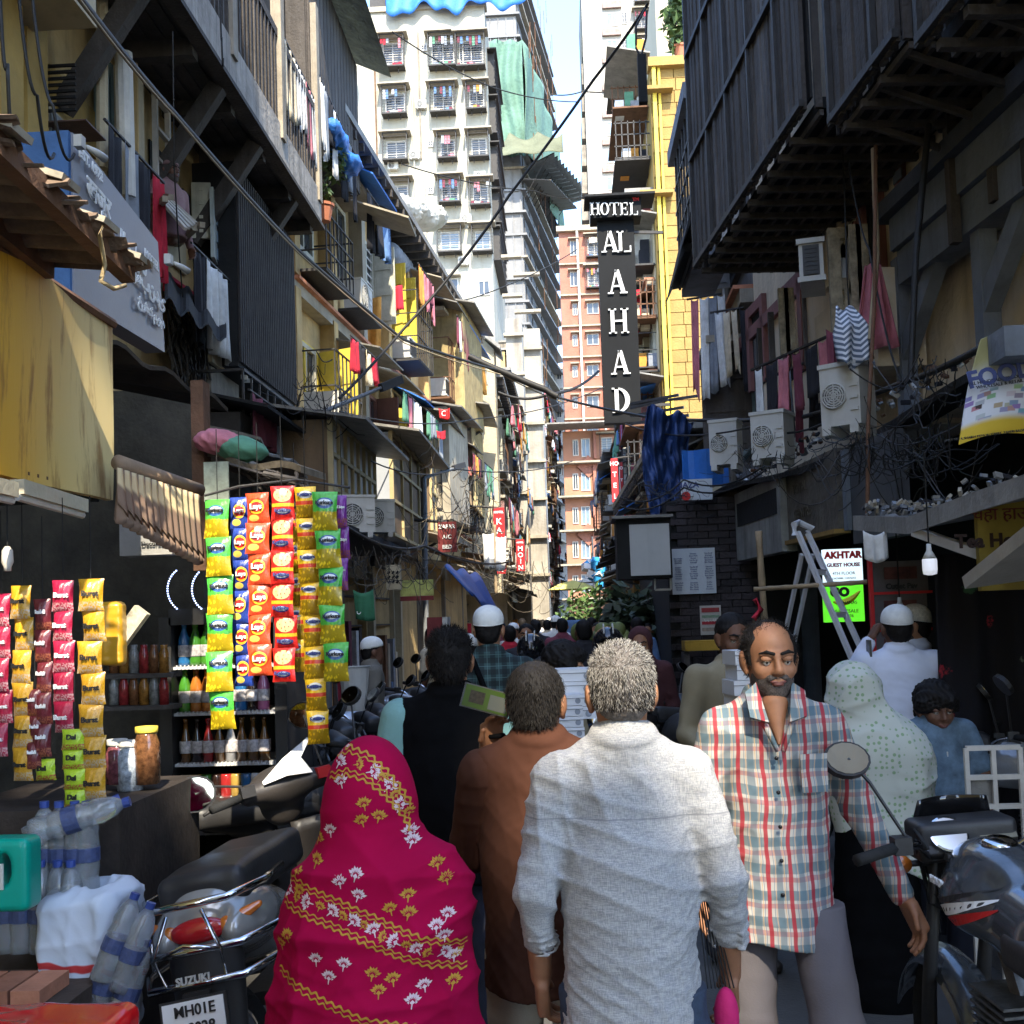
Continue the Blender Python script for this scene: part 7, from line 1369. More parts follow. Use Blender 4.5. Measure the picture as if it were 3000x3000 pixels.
MB().tube([(-.20,-.30,.80),(-.215,-.55,.80),(-.13,-.70,.795),(.13,-.70,.795),(.215,-.55,.80),(.20,-.30,.80)],.013,10).build('grab_rail',chrome,sc,smooth=True)
b=MB()
for z,w_ in((.66,.25),(.56,.24)):b.tube([(-w_,-.28,z),(-w_-.01,-.55,z),(-w_+.08,-.755,z),(w_-.08,-.755,z),(w_+.01,-.55,z),(w_,-.28,z)],.013,10)
for s in(-1,1):b.tube([(s*.245,-.5,.66),(s*.25,-.5,.56)],.011,8);b.tube([(s*.10,-.75,.56),(s*.115,-.79,.66),(s*.06,-.75,.78)],.007,8)
b.tube([(-.115,-.79,.66),(0,-.80,.69),(.115,-.79,.66)],.007,8);b.build('crash_guard',chrome,sc,smooth=True)
fr_=T(0,-.815,.49)@Matrix.Rotation(R(-12),4,'X');MB().box((0,0,-.02),(.225,.012,.13)).build('plate_holder',blkp,sc,fr_);pl_=MB().box((0,-.008,-.02),(.205,.006,.115)).build('number_plate',wht,sc,fr_);text('MH01E',.046,blk,pl_,I4,.006,.008,.013,bold=.0006);text('L 8028',.046,blk,pl_,I4,.006,-.044,.013,bold=.0006);text('IND',.014,blu,pl_,I4,-.088,-.055,.013)
text('SUZUKI',.034,white_p,sc,T(0,-.76,.575)@Matrix.Rotation(R(-12),4,'X'),0,0,.02,bold=.001);MB().box((0,-.77,.525),(.09,.02,.03)).build('reflector',blkp,sc)
hd=T(0.02,.47,0)@Matrix.Rotation(R(32),4,'Z');S=SDF(.03);S.ell((0,.03,1.0),(.15,.09,.09)).cap((-.16,-.02,1.0),(.16,-.02,1.0),.045).ell((0,.08,.93),(.10,.07,.10));link('handle_cowl',S.mesh('handle_cowl',.007,dkb),sc,hd);b=MB();b.poly([(-.10,-.075,1.03),(.0,-.10,1.045),(.12,-.075,1.03),(.09,-.045,1.10),(.16,.02,1.16),(.02,-.02,1.10)],(0,.02,.012));b.build('visor',wht,sc,hd)
for s in(-1,1):MB().tube([(s*.18,-.03,1.0),(s*.34,-.10,.99)],.018,10).build('grip',rub,sc,hd,smooth=True);MB().tube([(s*.20,.02,1.0),(s*.30,.0,.985),(s*.36,-.02,.97)],.007,6).build('brake_lever',blkp,sc,hd,smooth=True);MB().box((s*.17,-.06,1.02),(.06,.05,.045)).build('switch',redl if s>0 else blkp,sc,hd)
q=thing;mirror(sc,(-.14,.40,1.04),(-.30,.28,1.06),.085,.065,.5);mirror(sc,(.20,.50,1.05),(.16,.52,1.27),.075,.05,-.2)
b=MB();b.grid(lambda u,v:((u-.5)*(.50-.12*v),.50+.10*(1-(2*u-1)**2)-.05*v,.32+.52*v),12,10,.02);b.uvs=None;b.build('leg_shield',dkb,sc,T(.12,.02,0)@Matrix.Rotation(R(-10),4,'Z'),smooth=True);b=MB();b.tube([(.25,.50,.32),(.235,.49,.6),(.19,.45,.84)],.018,8);b.build('shield_trim',wht,sc,T(.12,.02,0)@Matrix.Rotation(R(-10),4,'Z'),smooth=True);MB().lathe([(.001,.008),(.03,.006),(.032,0)],16,Matrix.Rotation(R(90),3,'X'),(.1,.5,.62)).build('ignition_badge',chrome,sc)
MB().box((0,.2,.30),(.30,.55,.05)).build('floorboard',dkb,sc)
XK=-1.9
def KX(px,py,X=XK):return PX(px,py,X)
rp_=NB('rust_stained_yellow_sheet',.45);tc,x_,y_,z_=rp_.pos('Object');g=rp_.N('ShaderNodeNewGeometry');mp=rp_.N('ShaderNodeMapping');mp.inputs['Scale'].default_value=(6,6,.9);rp_.L(g.outputs['Position'],mp.inputs[0]);st=rp_.noise(mp.outputs[0],1.6,7,.7);sp_=rp_.N('ShaderNodeSeparateXYZ');rp_.L(g.outputs['Position'],sp_.inputs[0])
edge=rp_.step(sp_.outputs[1],3.55,4.4);base=rp_.mix(edge,(.62,.34,.03),(.66,.52,.24));c=rp_.mix(rp_.ma('MULTIPLY',rp_.step(st,.50,.66),.75),base,(.20,.075,.015));rp_.bump(st,.25,.01);rustp=rp_.done(c)
kp=thing('signboard_panel','large rust-streaked yellow sheet metal panel at the left edge','panel');a,b_,c_,d_=KX(-40,455),KX(205,612),KX(195,945),KX(-40,890)
m=MB();m.grid(lambda u,v:tuple(a.lerp(b_,u).lerp(d_.lerp(c_,u),v)+Vector((.012*math.sin(u*5+v*3),0,0))),16,10,.03);m.uvs=None;m.build('sheet',rustp,kp);MB().tube([a+Vector((.02,0,0)),b_+Vector((.02,0,0))],.02,6).build('edge_tube',rust,kp);MB().bb((-2.6,c_.y+.005,c_.z),(-1.93,c_.y+.03,b_.z)).build('return_sheet',black_m,kp)
for k in range(14):q=d_.lerp(c_,(k+.3)/14)+Vector((.016,0,.03));MB().box(q,(.008,.012,.012)).build('rivet',rust,kp)
MB().box(KX(155,885)+Vector((.02,0,0)),(.012,.07,.012)).build('latch',rust,kp)
for k,(x0,x1)in enumerate(((-30,22),(32,155))):
 t=thing('tube_light',('short','long')[k]+' tube light fitting under the rusty yellow panel','lamp');q0,q1=KX(x0,912+k*6,-1.84),KX(x1,925+k*30,-1.84);MB().bar(q0,q1,.05,.05).build('housing',M('tube_fitting',(.42,.38,.28),.6),t);MB().tube([q0-Vector((0,0,.035)),q1-Vector((0,0,.035))],.014,8).build('tube',white_p,t)
t=thing('awning','broken corrugated cement awning over the rusty panel','awning');n_=46;b=MB();g0,g1=PX(-60,175,-1.5),PX(268,505,-1.5);rs=random.Random(8);jag=[rs.uniform(-.06,.05)for _ in range(n_+1)]
def aw(u,v):p=g0.lerp(g1,u);return(-1.5-.95*v+(jag[int(u*n_)]if v<.05 else 0),p.y,p.z+.10*v+.022*math.sin(u*60))
b.grid(aw,n_*3,6,.012);b.uvs=None;b.build('sheet',M('brown_asbestos',(.15,.10,.065),.9,.45,6,.5,25,streak=.3),t)
for k in range(3):MB().bar((-1.55-k*.3,g0.y,g0.z-.02+k*.03),(-1.55-k*.3,g1.y,g1.z-.02+k*.03),.05,.07).build('purlin',rust,t)
for k in range(4):q=g0.lerp(g1,.2+k*.26);MB().box(q+Vector((-.02,0,.03)),(.10,.12,.02),Matrix.Rotation(R(20),3,'Y')).build('sunlit_patch',slab_m,t)  # pale plates stand in for spots of sunlight on the awning
MB().tube([PX(196,418,-1.5),PX(188,445,-1.46),PX(198,500,-1.5),PX(190,530,-1.48),PX(215,545,-1.5),PX(236,538,-1.5)],.008,6).build('hanging_wire',M('old_cord',(.4,.3,.16)),t,smooth=True)
gs=thing('shop_sign','slate grey sign board with raised white Urdu and English letters above the awning','sign');X2=-2.42;q=[PX(137,250,X2),PX(298,457,X2),PX(311,665,X2),PX(140,560,X2)];b=MB();b.poly([q[0],q[1],q[2],q[3]],(-.12,0,0));b.build('board',M('slate_sign',(.20,.21,.24),.35,.1,1.5,.05,spec=.5),gs);b=MB();w0=q[0];b.bb((X2-.45,w0.y-.03,3.3),(X2-.01,w0.y-.002,w0.z));b.build('blue_side',M('blue_side',(.05,.13,.30),.6),gs)
for s_,px,py,sz in(('نقشبندی',262,528,.13),('EST. 1972',165,312,.07),('خشک میوہ',280,590,.08),('HOTEL',280,492,.07),('ملاحظہ',235,470,.17),('खजूर',180,375,.15)):
 c=PX(px,py,X2);text(s_,sz,wht,gs,frame(c,(0,1,-.10)),0,0,.02,bold=.004)
for k,(px,py)in enumerate(((150,268),(318,490))):
 t=thing('security_camera','small white security camera at the %s end of the grey sign'%('near','far')[k],'camera');c=PX(px,py,X2+.08);MB().box(c,(.04,.05,.06)).build('base',white_p,t);MB().tube([c+Vector((.02,.03,-.01)),c+Vector((.05,.08,-.02)),c+Vector((.07,.14,-.03))],[.01,.018,.022],8).build('body',white_p,t,smooth=True)
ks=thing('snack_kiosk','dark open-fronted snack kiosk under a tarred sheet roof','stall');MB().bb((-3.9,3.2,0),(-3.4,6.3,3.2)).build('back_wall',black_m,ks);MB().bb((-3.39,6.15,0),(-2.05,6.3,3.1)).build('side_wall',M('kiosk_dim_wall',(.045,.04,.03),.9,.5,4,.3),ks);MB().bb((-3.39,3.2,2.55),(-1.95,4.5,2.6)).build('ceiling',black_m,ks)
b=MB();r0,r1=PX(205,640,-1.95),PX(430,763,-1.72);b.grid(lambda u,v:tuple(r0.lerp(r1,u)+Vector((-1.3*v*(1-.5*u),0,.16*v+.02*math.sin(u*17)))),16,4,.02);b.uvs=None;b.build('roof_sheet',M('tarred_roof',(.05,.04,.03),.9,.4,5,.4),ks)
q0=P(378,760,5.2);MB().bb((q0.x-.03,5.15,2.0),(q0.x+.03,5.25,q0.z+.1)).build('post',rust,ks)
t=thing('roller_awning','rolled beige scalloped awning with sunlit stripes','awning');e0,e1=P(222,872,4.15),P(376,925,4.75);MB().tube([e0,e1],.03,14).build('roll',M('dusty_beige',(.25,.17,.11),.8,.2,5,.2),t,smooth=True);n_=13
va=NB('striped_canvas',.9);uvv,u_,v_=va.uv();msk=va.ma('MULTIPLY',va.step(va.ma('SINE',va.ma('MULTIPLY',u_,2*math.pi*n_)),-.1,.15),va.ma('SUBTRACT',1.,va.step(v_,.40,.52)));va.done(va.mix(msk,(.20,.13,.09),(.60,.46,.26)))  # canvas stripes with sunlight put into the paler colour of the flutes
b=MB();b.grid(lambda u,v:tuple(e0.lerp(e1,u)+Vector((.02*math.sin(u*2*math.pi*n_)*(.3+v)+.02,-.06+.02*math.sin(u*2*math.pi*n_),-.03-v*(.13+.08*abs(math.sin(u*math.pi*n_))+.10*u)))),n_*8,8,.004);b.build('valance',va.m,t,smooth=True)
t=thing('sign_box','blank white sign box hanging behind the scalloped awning','sign');q,w_=P(225,985,5.0),P(366,1052,5.3);MB().bb((q.x,5.0,w_.z),(w_.x,5.12,q.z)).build('box',M('dull_white_box',(.30,.29,.27),.6),t);text('Decorative',.03,blk,t,I4,(q.x+w_.x)/2+.05,w_.z+.05,-4.99)
t=thing('shelf_roof','ragged board shelf roof over the snack strips with a bundle of cloth','shelf');q,w_=P(382,855,5.3),P(572,885,4.7);b=MB();b.grid(lambda u,v:tuple(q.lerp(w_,u)+Vector((0,-.05+.5*v,.03*v+.02*math.sin(u*9)))),12,3,.03);b.uvs=None;b.build('board',M('shelf_board',(.17,.14,.10),.9,.4,6,.4),t)
b=MB();rs=random.Random(3);[b.tube([q.lerp(w_,rs.uniform(.3,1))+Vector((0,rs.uniform(-.1,.2),-.04)),q.lerp(w_,rs.uniform(.6,1.15))+Vector((0,rs.uniform(-.1,.3),-.02-rs.random()*.25))],.008,4)for _ in range(26)];b.build('sticks',dark_wood,t,kind='stuff')
for c_,px,py,k in(('pink',408,832,1),('green',450,845,2)):t=thing('cloth_bundle','crumpled %s cloth on the ragged shelf roof'%('pink','teal')[k-1],'cloth');link('cloth',SDF(.04).ell(P(px,py,5.1),(.10,.1,.05)).ell(P(px+22,py+8,5.1),(.08,.1,.03)).mesh('cloth',.009,CL[c_],folds(k,.022,26,7,(1,1,1))),t)
t=thing('mirror_poster','shiny faded poster hanging left of the green snack strip','poster');q,w_=P(384,872,4.95),P(432,945,4.95);MB().bb((q.x,4.95,w_.z),(w_.x,4.96,q.z)).build('sheet',M('faded_poster',(.30,.32,.24),.3,.6,9,0),t)
def packet_mat(name,top,low,blob,kind):
 n=NB(name,.28,spec=.6);uv,u,v=n.uv();vo=n.N('ShaderNodeTexVoronoi');vo.inputs['Scale'].default_value=9;n.L(uv,vo.inputs['Vector']);nz_=n.noise(uv,14,3)
 def disc(cx,cy,rx,ry):return n.ma('SUBTRACT',1.,n.step(n.ma('ADD',n.ma('POWER',n.ma('ABSOLUTE',n.ma('MULTIPLY',n.ma('SUBTRACT',u,cx),1/rx)),2.),n.ma('POWER',n.ma('ABSOLUTE',n.ma('MULTIPLY',n.ma('SUBTRACT',v,cy),1/ry)),2.)),.85,1.))
 crisp=n.mix(n.step(vo.outputs['Distance'],.25,.5),low,[q*.45 for q in low]);c=n.mix(n.step(nz_,.3,.8),top,[min(1,q*1.35+.02)for q in top])
 if kind=='k':c=n.mix(n.step(n.ma('ADD',v,n.ma('MULTIPLY',nz_,.12)),.55,.60),c,crisp);c=n.mix(disc(.5,.30,.36,.15),c,blob);c=n.mix(disc(.5,.28,.27,.09),c,(.75,.78,.8));c=n.mix(disc(.82,.48,.14,.05),c,(.05,.3,.06))
 elif kind=='l':c=n.mix(disc(.5,.45,.44,.30),c,[q*.6 for q in top]);c=n.mix(disc(.5,.45,.36,.24),c,(.85,.45,.03));c=n.mix(disc(.5,.45,.30,.17),c,blob);c=n.mix(disc(.34,.80,.25,.11),c,(.8,.6,.12))
 elif kind=='r':c=n.mix(n.ma('MULTIPLY',disc(.5,.28,.42,.22),n.step(vo.outputs['Distance'],.15,.35)),c,(.85,.6,.25));band_=n.ma('MULTIPLY',n.step(v,.52,.54),n.ma('SUBTRACT',1.,n.step(v,.62,.64)));c=n.mix(band_,c,(.85,.55,.03));c=n.mix(disc(.5,.78,.34,.10),c,blob);c=n.mix(disc(.5,.77,.27,.07),c,(.7,.75,.82))
 elif kind=='y':c=n.mix(n.step(v,.55,.58),c,crisp);band_=n.ma('MULTIPLY',n.step(v,.42,.44),n.ma('SUBTRACT',1.,n.step(v,.54,.56)));c=n.mix(band_,c,(.65,.05,.02));c=n.mix(disc(.5,.24,.34,.12),c,(.8,.78,.7));c=n.mix(disc(.5,.24,.24,.06),c,blob)
 else:c=n.mix(n.ma('MULTIPLY',n.step(v,.7,.75),n.step(nz_,.45,.55)),c,blob)
 n.bump(nz_,.3,.004);return n.done(c)
PK={'green':(packet_mat('green_pack',(.06,.38,.04),(.85,.60,.02),(.03,.10,.30),'k'),'Kurkure',blk),'blue':(packet_mat('blue_pack',(.015,.045,.28),(.8,.6,.1),(.65,.02,.02),'l'),'Lays',wht),'orange':(packet_mat('orange_pack',(.62,.06,.015),(.8,.6,.1),(.6,.02,.02),'l'),'Lays',wht),'red':(packet_mat('red_pack',(.62,.015,.01),(.8,.5,.1),(.03,.04,.22),'r'),'Kurkure',blu),'yellow':(packet_mat('yellow_pack',(.80,.46,.01),(.70,.40,.01),(.03,.04,.22),'y'),'Kurkure',blu),'gold':(packet_mat('gold_pack',(.46,.24,.01),(.5,.3,.1),(.45,.35,.25),'b'),'Burst',blk),'crimson':(packet_mat('crimson_pack',(.30,.004,.035),(.5,.3,.1),(.5,.3,.3),'b'),'Burst',wht),'maroon':(packet_mat('maroon_pack',(.10,.008,.015),(.5,.3,.1),(.3,.1,.05),'b'),'haldi',wht),'purple':(packet_mat('purple_pack',(.16,.02,.22),(.5,.3,.1),(.3,.1,.05),'b'),'Chips',wht),'lime':(packet_mat('lime_pack',(.35,.5,.02),(.5,.3,.1),(.4,.02,.05),'b'),'Dal',blk)}
def packet(kind,w_,h_):
 def mk():
  b=MB();b.grid(lambda u,v:((u-.5)*w_*(1-.10*math.sin(math.pi*v)+.012*math.sin(v*70)*(v<.08 or v>.92)),-.022*(math.sin(math.pi*u)*math.sin(math.pi*v))**.6+.003*math.sin(u*23+v*9)*math.sin(math.pi*v),-v*h_),12,16,0)
  b.grid(lambda u,v:((.5-u)*w_*(1-.10*math.sin(math.pi*v)),.016*(math.sin(math.pi*u)*math.sin(math.pi*v))**.6,-v*h_),8,8,0);return b.mesh('packet',PK[kind][0],True)
 return cached(('pk',kind,round(w_,3),round(h_,3)),mk)
def strip(label,kind,px,py,n,pitch,wpx_,D,rz=0.,drift=0.,txt=True,group='snack packet strips hanging in front of the stall'):
 s_=D/2086.6;w_,h_=wpx_*s_,pitch*s_;t=thing('snack_strip',label,'snack packets',P(px,py,D),rz,group);rs=random.Random(px);me=packet(kind,w_,h_*1.03);wd,lm=PK[kind][1],PK[kind][2]
 for k in range(n):
  mw=T(drift*k*s_+rs.uniform(-.004,.004),rs.uniform(-.01,.01),-k*h_)@Matrix.Rotation(rs.uniform(-.16,.16),4,'Z')@Matrix.Rotation(rs.uniform(-.10,.10),4,'X')@Matrix.Rotation(rs.uniform(-.03,.03),4,'Y');o=link('packet',me,t,mw)
  if txt:zz_={'Kurkure':-.30,'Lays':-.45,'Burst':-.5}.get(wd,-.4)*h_;zz_=-.77*h_ if kind=='red' else(-.24*h_ if kind=='yellow' else zz_);text(wd,w_*(.20 if len(wd)>5 else .30),wht if kind=='blue' else lm,o,I4,0,zz_,.0245,name='brand_print',bold=.0008)
 MB().tube([(0,0,.3),(0,0,0)],.002,4).build('string',black_m,t);return t
strip('strip of green snack packets at the left end of the row','green',410,942,6,73,52,4.6);strip('strip of blue round-logo crisp packets behind the green strip','blue',452,938,6,60,38,4.72);strip('strip of orange-red crisp packets with round logo','orange',486,930,6,58,47,4.6);strip('strip of red snack packets with a starburst of crisps','red',531,917,6,62,46,4.58);strip('longest strip of yellow snack packets','yellow',575,918,8,61,42,4.56,drift=2.3);strip('strip of green snack packets at the right end of the row','green',612,928,5,72,50,4.5,drift=3.5);strip('short purple packet strip tucked at the far right of the row','purple',645,935,3,60,22,4.7)
strip('yellow strip hidden behind the right green one','yellow',556,960,5,62,30,4.9)
for lb,kd,px,py,n,pt,wp in(('crimson sweets strip cut by the left edge','crimson',2,1120,5,62,34),('gold sweets strip second from the left edge','gold',42,1105,6,62,42),('maroon jelly strip behind the gold one','maroon',80,1130,5,60,34),('crimson sweets strip in the middle of the kiosk','crimson',119,1095,5,58,42),('gold sweets strip nearest the hanging box','gold',171,1092,7,60,48),('mixed lime packets at the foot of the kiosk strips','lime',141,1375,4,38,44),('teal pouch hanging low at the kiosk','lime',85,1432,1,40,44),('crimson jelly strip low behind','maroon',66,1300,3,50,30)):strip(lb,kd,px,py,n,pt,wp,3.9,group='sweets strips hanging in the dark kiosk')
t=thing('rail','bent wire rail from which the snack strips hang','rail');MB().tube([P(386,935,4.6),P(450,918,4.6),P(560,905,4.6),P(660,920,4.6)],.006,6).build('wire',dark_metal,t);MB().tube([P(497,893,4.62),P(560,905,4.62),P(560,890,4.7)],.012,6).build('stick',dark_wood,t)
t=thing('hanging_box','pale cardboard snack box dangling askew beside the gold strip','box',P(240,1190,4.2),0);t.rotation_euler=(0,R(38),0);MB().box((0,0,0),(.06,.04,.2)).build('box',M('printed_box',(.42,.38,.28),.5,.5,22,0),t)
t=thing('hanging_box','yellow foil bag bundle by the dangling box','bag',P(212,1195,4.15),.1);link('bag',SDF(.03).box((0,0,0),(.025,.02,.10),.02).mesh('bag',.008,PK['gold'][0],folds(2,.006,30)),t)
t=thing('bulb_holder','white pendant bulb holder in the dark kiosk','lamp',P(14,1050,3.7));MB().lathe([(.008,.035),(.018,.02),(.02,-.02),(.013,-.035),(.012,-.05)],12).build('holder',M('holder_white',(.5,.46,.4),.4),t,smooth=True);MB().tube([(0,0,.03),(0,0,.3)],.003,4).build('cord',black_m,t)
Yf_=5.45;fg=thing('drinks_fridge','tall glass-fronted drinks fridge full of bottles and cans','fridge');A0,A1=P(322,1180,Yf_),P(533,1690,Yf_);zt_,zl=A0.z,.35
for x in(A0.x-.02,A1.x+.02):MB().bb((x-.03,Yf_-.03,.1),(x+.03,Yf_+.5,zt_+.04)).build('side',blkp,fg)
MB().bb((A0.x,Yf_+.45,.1),(A1.x,Yf_+.5,zt_)).build('back',M('fridge_back',(.03,.035,.035),.7),fg);MB().bb((A0.x,Yf_-.03,zt_),(A1.x,Yf_+.5,zt_+.08)).build('header',blkp,fg)
def bottle_mesh(kind):
 def mk():
  b=MB()
  if kind=='can':b.lathe([(.001,.0),(.024,.0),(.029,.01),(.029,.105),(.025,.115),(.001,.112)],12)
  elif kind=='pet':b.lathe([(.001,0),(.03,0),(.031,.02),(.028,.06),(.031,.10),(.03,.13),(.014,.175),(.012,.19),(.015,.191),(.015,.21),(.001,.21)],12)
  elif kind=='glass':b.lathe([(.001,0),(.027,0),(.028,.10),(.012,.16),(.011,.20),(.015,.201),(.015,.215),(.001,.215)],12)
  else:b.lathe([(.001,0),(.04,0),(.042,.03),(.038,.08),(.042,.14),(.04,.19),(.016,.245),(.015,.26),(.018,.261),(.018,.285),(.001,.285)],14)
  return b
 return mk
BC={'green':(.05,.20,.02),'orange':(.40,.13,.02),'cola':(.02,.01,.008),'blue':(.02,.12,.3),'pink':(.35,.1,.2),'red':(.3,.02,.02),'gold':(.35,.22,.05),'silver':(.35,.35,.36),'clear':(.35,.38,.38),'yellow':(.7,.4,.01),'amber':(.12,.05,.01),'white':(.6,.6,.6)}
def bottle(label,loc,kind,col,group='bottles and cans in the drinks fridge'):
 t=thing('can' if kind=='can' else'bottle',label,'can' if kind=='can' else'bottle',loc,0,group);m=M('drink_'+col,BC[col],.15,.15,30,0,spec=.6,coat=.4);link('body',cached(('bt',kind,col),lambda:bottle_mesh(kind)().mesh('body',m,True)),t)
 if kind!='can':link('label_band',cached(('lb',kind),lambda:MB().lathe([(.0305 if kind!='big' else .0425,.045 if kind!='big' else .09),(.0318 if kind!='big' else .0432,.05 if kind!='big' else .095),(.0318 if kind!='big' else .0432,.10 if kind!='big' else .155),(.0305 if kind!='big' else .0425,.105 if kind!='big' else .16)],12).mesh('label_band',M('bottle_label',(.45,.42,.42),.6,.5,60,0),True)),t)
 return t
for(py,kd,cols,nm)in((1254,'pet',['blue','green','green','green','cola','cola','amber','cola'],'top'),(1342,'pet',['green','orange','orange','cola','cola','blue','cola','pink'],'second'),(1438,'glass',['amber','cola','red','amber','silver','amber','amber','amber'],'third'),(1506,'can',['silver','gold','green','cola','red','gold','blue','white','white'],'fourth'),(1568,'glass',['silver','clear','clear','clear','clear','red','red','yellow'],'fifth')):
 z=P(430,py,Yf_).z;b=MB();b.bb((A0.x+.005,Yf_,z-.018),(A1.x-.005,Yf_+.44,z-.004));[b.box((A0.x+.03+k*.02,Yf_-.004,z-.006),(.006,.008,.02))for k in range(26)];b.build('shelf',M('shelf_white',(.50,.50,.50),.5),fg)
 for k,c in enumerate(cols):bottle('%s %s, %s from the left on the %s fridge shelf'%(c,'can' if kd=='can' else'bottle',('first',*ORD[1:])[k],nm),(A0.x+.05+k*(A1.x-A0.x-.08)/len(cols)+(.0 if kd!='can' else .0),Yf_+.05,z),kd,c)
bottle('green lemonade bottle with blue cap beside the fridge foot',P(503,1690,5.3),'big','green',None)if False else None
b=MB();t=thing('led_sign','two arcs of tiny blue lights glowing in the dark kiosk','sign');ledm=M('led_blue',(.35,.45,.8),.5,0,bump=0,emit=1.2)
for cx,cy in((362,1112),(408,1112)):
 for k in range(18):a=R(130+k*6);q=P(cx+46*math.cos(a),cy-46*math.sin(a),5.4);b.box(q,(.006,.006,.006))
b.build('lights',ledm,t,kind='stuff')
for k,(px,py,w_,h_,c_,lb)in enumerate(((246,1490,.052,.17,(.45,.50,.55),'clear sweets jar with a white and blue label on the counter'),(278,1478,.05,.2,(.16,.07,.03),'tall jar of brown toffees with a yellow lid'),(222,1478,.045,.15,(.16,.05,.06),'short jar of dark sweets behind the labelled jar'))):
 q=P(px,py,4.35);t=thing('jar',lb,'jar',q);MB().lathe([(.001,0),(w_,0),(w_*1.02,h_*.8),(w_*.8,h_*.95),(w_*.8,h_)],16).build('body',M('jar%d'%k,c_,.15,.6,50,0,coat=.5),t,smooth=True);MB().lathe([(w_*.86,h_),(w_*.88,h_+.005),(w_*.88,h_+.025),(.001,h_+.028)],16).build('lid',shutter_y if k==1 else white_p,t,smooth=True)
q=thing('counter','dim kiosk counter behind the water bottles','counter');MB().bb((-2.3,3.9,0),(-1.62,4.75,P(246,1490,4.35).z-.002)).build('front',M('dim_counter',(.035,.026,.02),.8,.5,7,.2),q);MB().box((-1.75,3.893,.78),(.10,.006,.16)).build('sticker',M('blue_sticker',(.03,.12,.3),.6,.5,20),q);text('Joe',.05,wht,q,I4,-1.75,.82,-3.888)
for k in range(12):
 px=215+(k%6)*19;py=(1270,1330)[k//6];q=P(px,py,5.0);t=thing('jar','%s dusty jar, %s from the left on the %s back shelf of the kiosk'%(['brown','amber','grey','red'][k%4],('first',*ORD[1:])[k%6],('upper','lower')[k//6]),'jar',q,0,'jars on the back shelves');MB().lathe([(.001,0),(.022,0),(.023,.09),(.016,.11),(.016,.13),(.001,.13)],12).build('body',M('backjar%d'%(k%4),[(.12,.05,.02),(.22,.10,.02),(.15,.15,.14),(.2,.02,.02)][k%4],.2,.5,50,0),t,smooth=True)
for py in(1270,1330):q=P(262,py,5.0);t=thing('shelf','narrow dark shelf of jars, %s one in the kiosk'%('upper' if py<1300 else'lower'),'shelf',q);MB().box((0,.03,-.012),(.34,.12,.02)).build('board',dark_wood,t)
wat=M('clear_plastic_water',(.72,.76,.78),.08,.15,18,.15,30,spec=.7,trans=.8);capb=M('blue_cap',(.03,.06,.25),.4)
def water(label,loc,rot=(0,0,0),s=1.):
 t=thing('water_bottle',label,'bottle',loc,0,'packs of water bottles piled by the counter');t.rotation_euler=rot;t.scale=(s,s,s)
 link('body',cached(('wb',),lambda:MB().lathe([(.001,0),(.04,.0),(.042,.02),(.038,.05),(.042,.08),(.042,.16),(.038,.19),(.041,.21),(.030,.255),(.014,.28)],14).mesh('body',wat,True)),t);link('cap',cached(('wc',),lambda:MB().lathe([(.015,.28),(.016,.282),(.016,.302),(.001,.303)],10).mesh('cap',capb)),t);link('label_band',cached(('wlb',),lambda:MB().lathe([(.0425,.10),(.0432,.102),(.0432,.145),(.0425,.147)],14).mesh('label_band',M('navy_label',(.05,.07,.16),.5,.3,60))),t);return t
n=0
for row,(py,pxs,D)in enumerate(((1625,(85,113,143,165),3.75),(1740,(10,42,78,110,135),3.7),(1850,(120,150),3.75))):
 for px in pxs:water('water bottle %s from the left in the %s layer of the pile'%(('first',*ORD[1:])[pxs.index(px)],('upper','middle','lower')[row]),P(px,py+55,D),(0,0,0),1.0)
for k,(px,py,a)in enumerate(((215,1800,38),(250,1820,35),(240,1890,36),(200,1880,30))):water('tilted water bottle %s in the shrink pack leaning on the white sack'%('first',*ORD[1:])[k],P(px-25,py+50,3.55),(0,R(a*.6),.4),.95)
water('empty clear bottle lying across the top of the pile',P(60,1570,3.7),(0,R(75),.2),1.1);water('second empty clear bottle lying on the pile',P(48,1585,3.8),(0,R(70),.5),1.1)
t=thing('jug','teal handled liquid jug at the left edge','bottle',P(22,1700,3.5));S=SDF(.03);S.box((0,0,.09),(.055,.03,.09),.025).ell((.0,0,.11),(.022,.2,.05),sub=True,k=.02);link('body',S.mesh('body',.007,M('teal_plastic',(.0,.28,.20),.3,.1,bump=0)),t);MB().box((-.02,-.06,.09),(.05,.006,.08)).build('label_band',white_p,t)
sk=NB('printed_sack',.6);tc,x_,y_,z_=sk.pos();nn=sk.noise(tc,4,2);f=sk.ma('ABSOLUTE',sk.ma('SUBTRACT',sk.ma('ADD',z_,sk.ma('MULTIPLY',nn,.12)),.30));c=sk.mix(sk.ma('SUBTRACT',1.,sk.step(f,.010,.016)),(.50,.56,.64),(.45,.03,.03));weave(sk,tc,60,.3);sk.done(c)
t=thing('sack','big white and light blue woven sack with red stripes slumped by the scooter','sack',(-1.66,3.75,.42));t.scale=(.85,.85,.85);S=SDF(.06);S.box((0,0,.22),(.10,.12,.24),.05).ell((.05,0,.50),(.14,.1,.05)).ell((.04,0,.56),(.10,.10,.10),sub=True,k=.02);link('sack',S.mesh('sack',.009,sk.m,folds(12,.022,11,7,(1,1,1))),t)
t=thing('storage_tub','glossy red plastic sheet covered box at the bottom left corner','box',(-1.28,2.62,0));S=SDF(.03);S.box((-.12,0,.35),(.28,.10,.43),.03);link('cover',S.mesh('cover',.009,M('red_vinyl',(.50,.006,.008),.22,.1,3,.08,8,coat=.5),folds(3,.010,9,5,(1,1,1))),t)
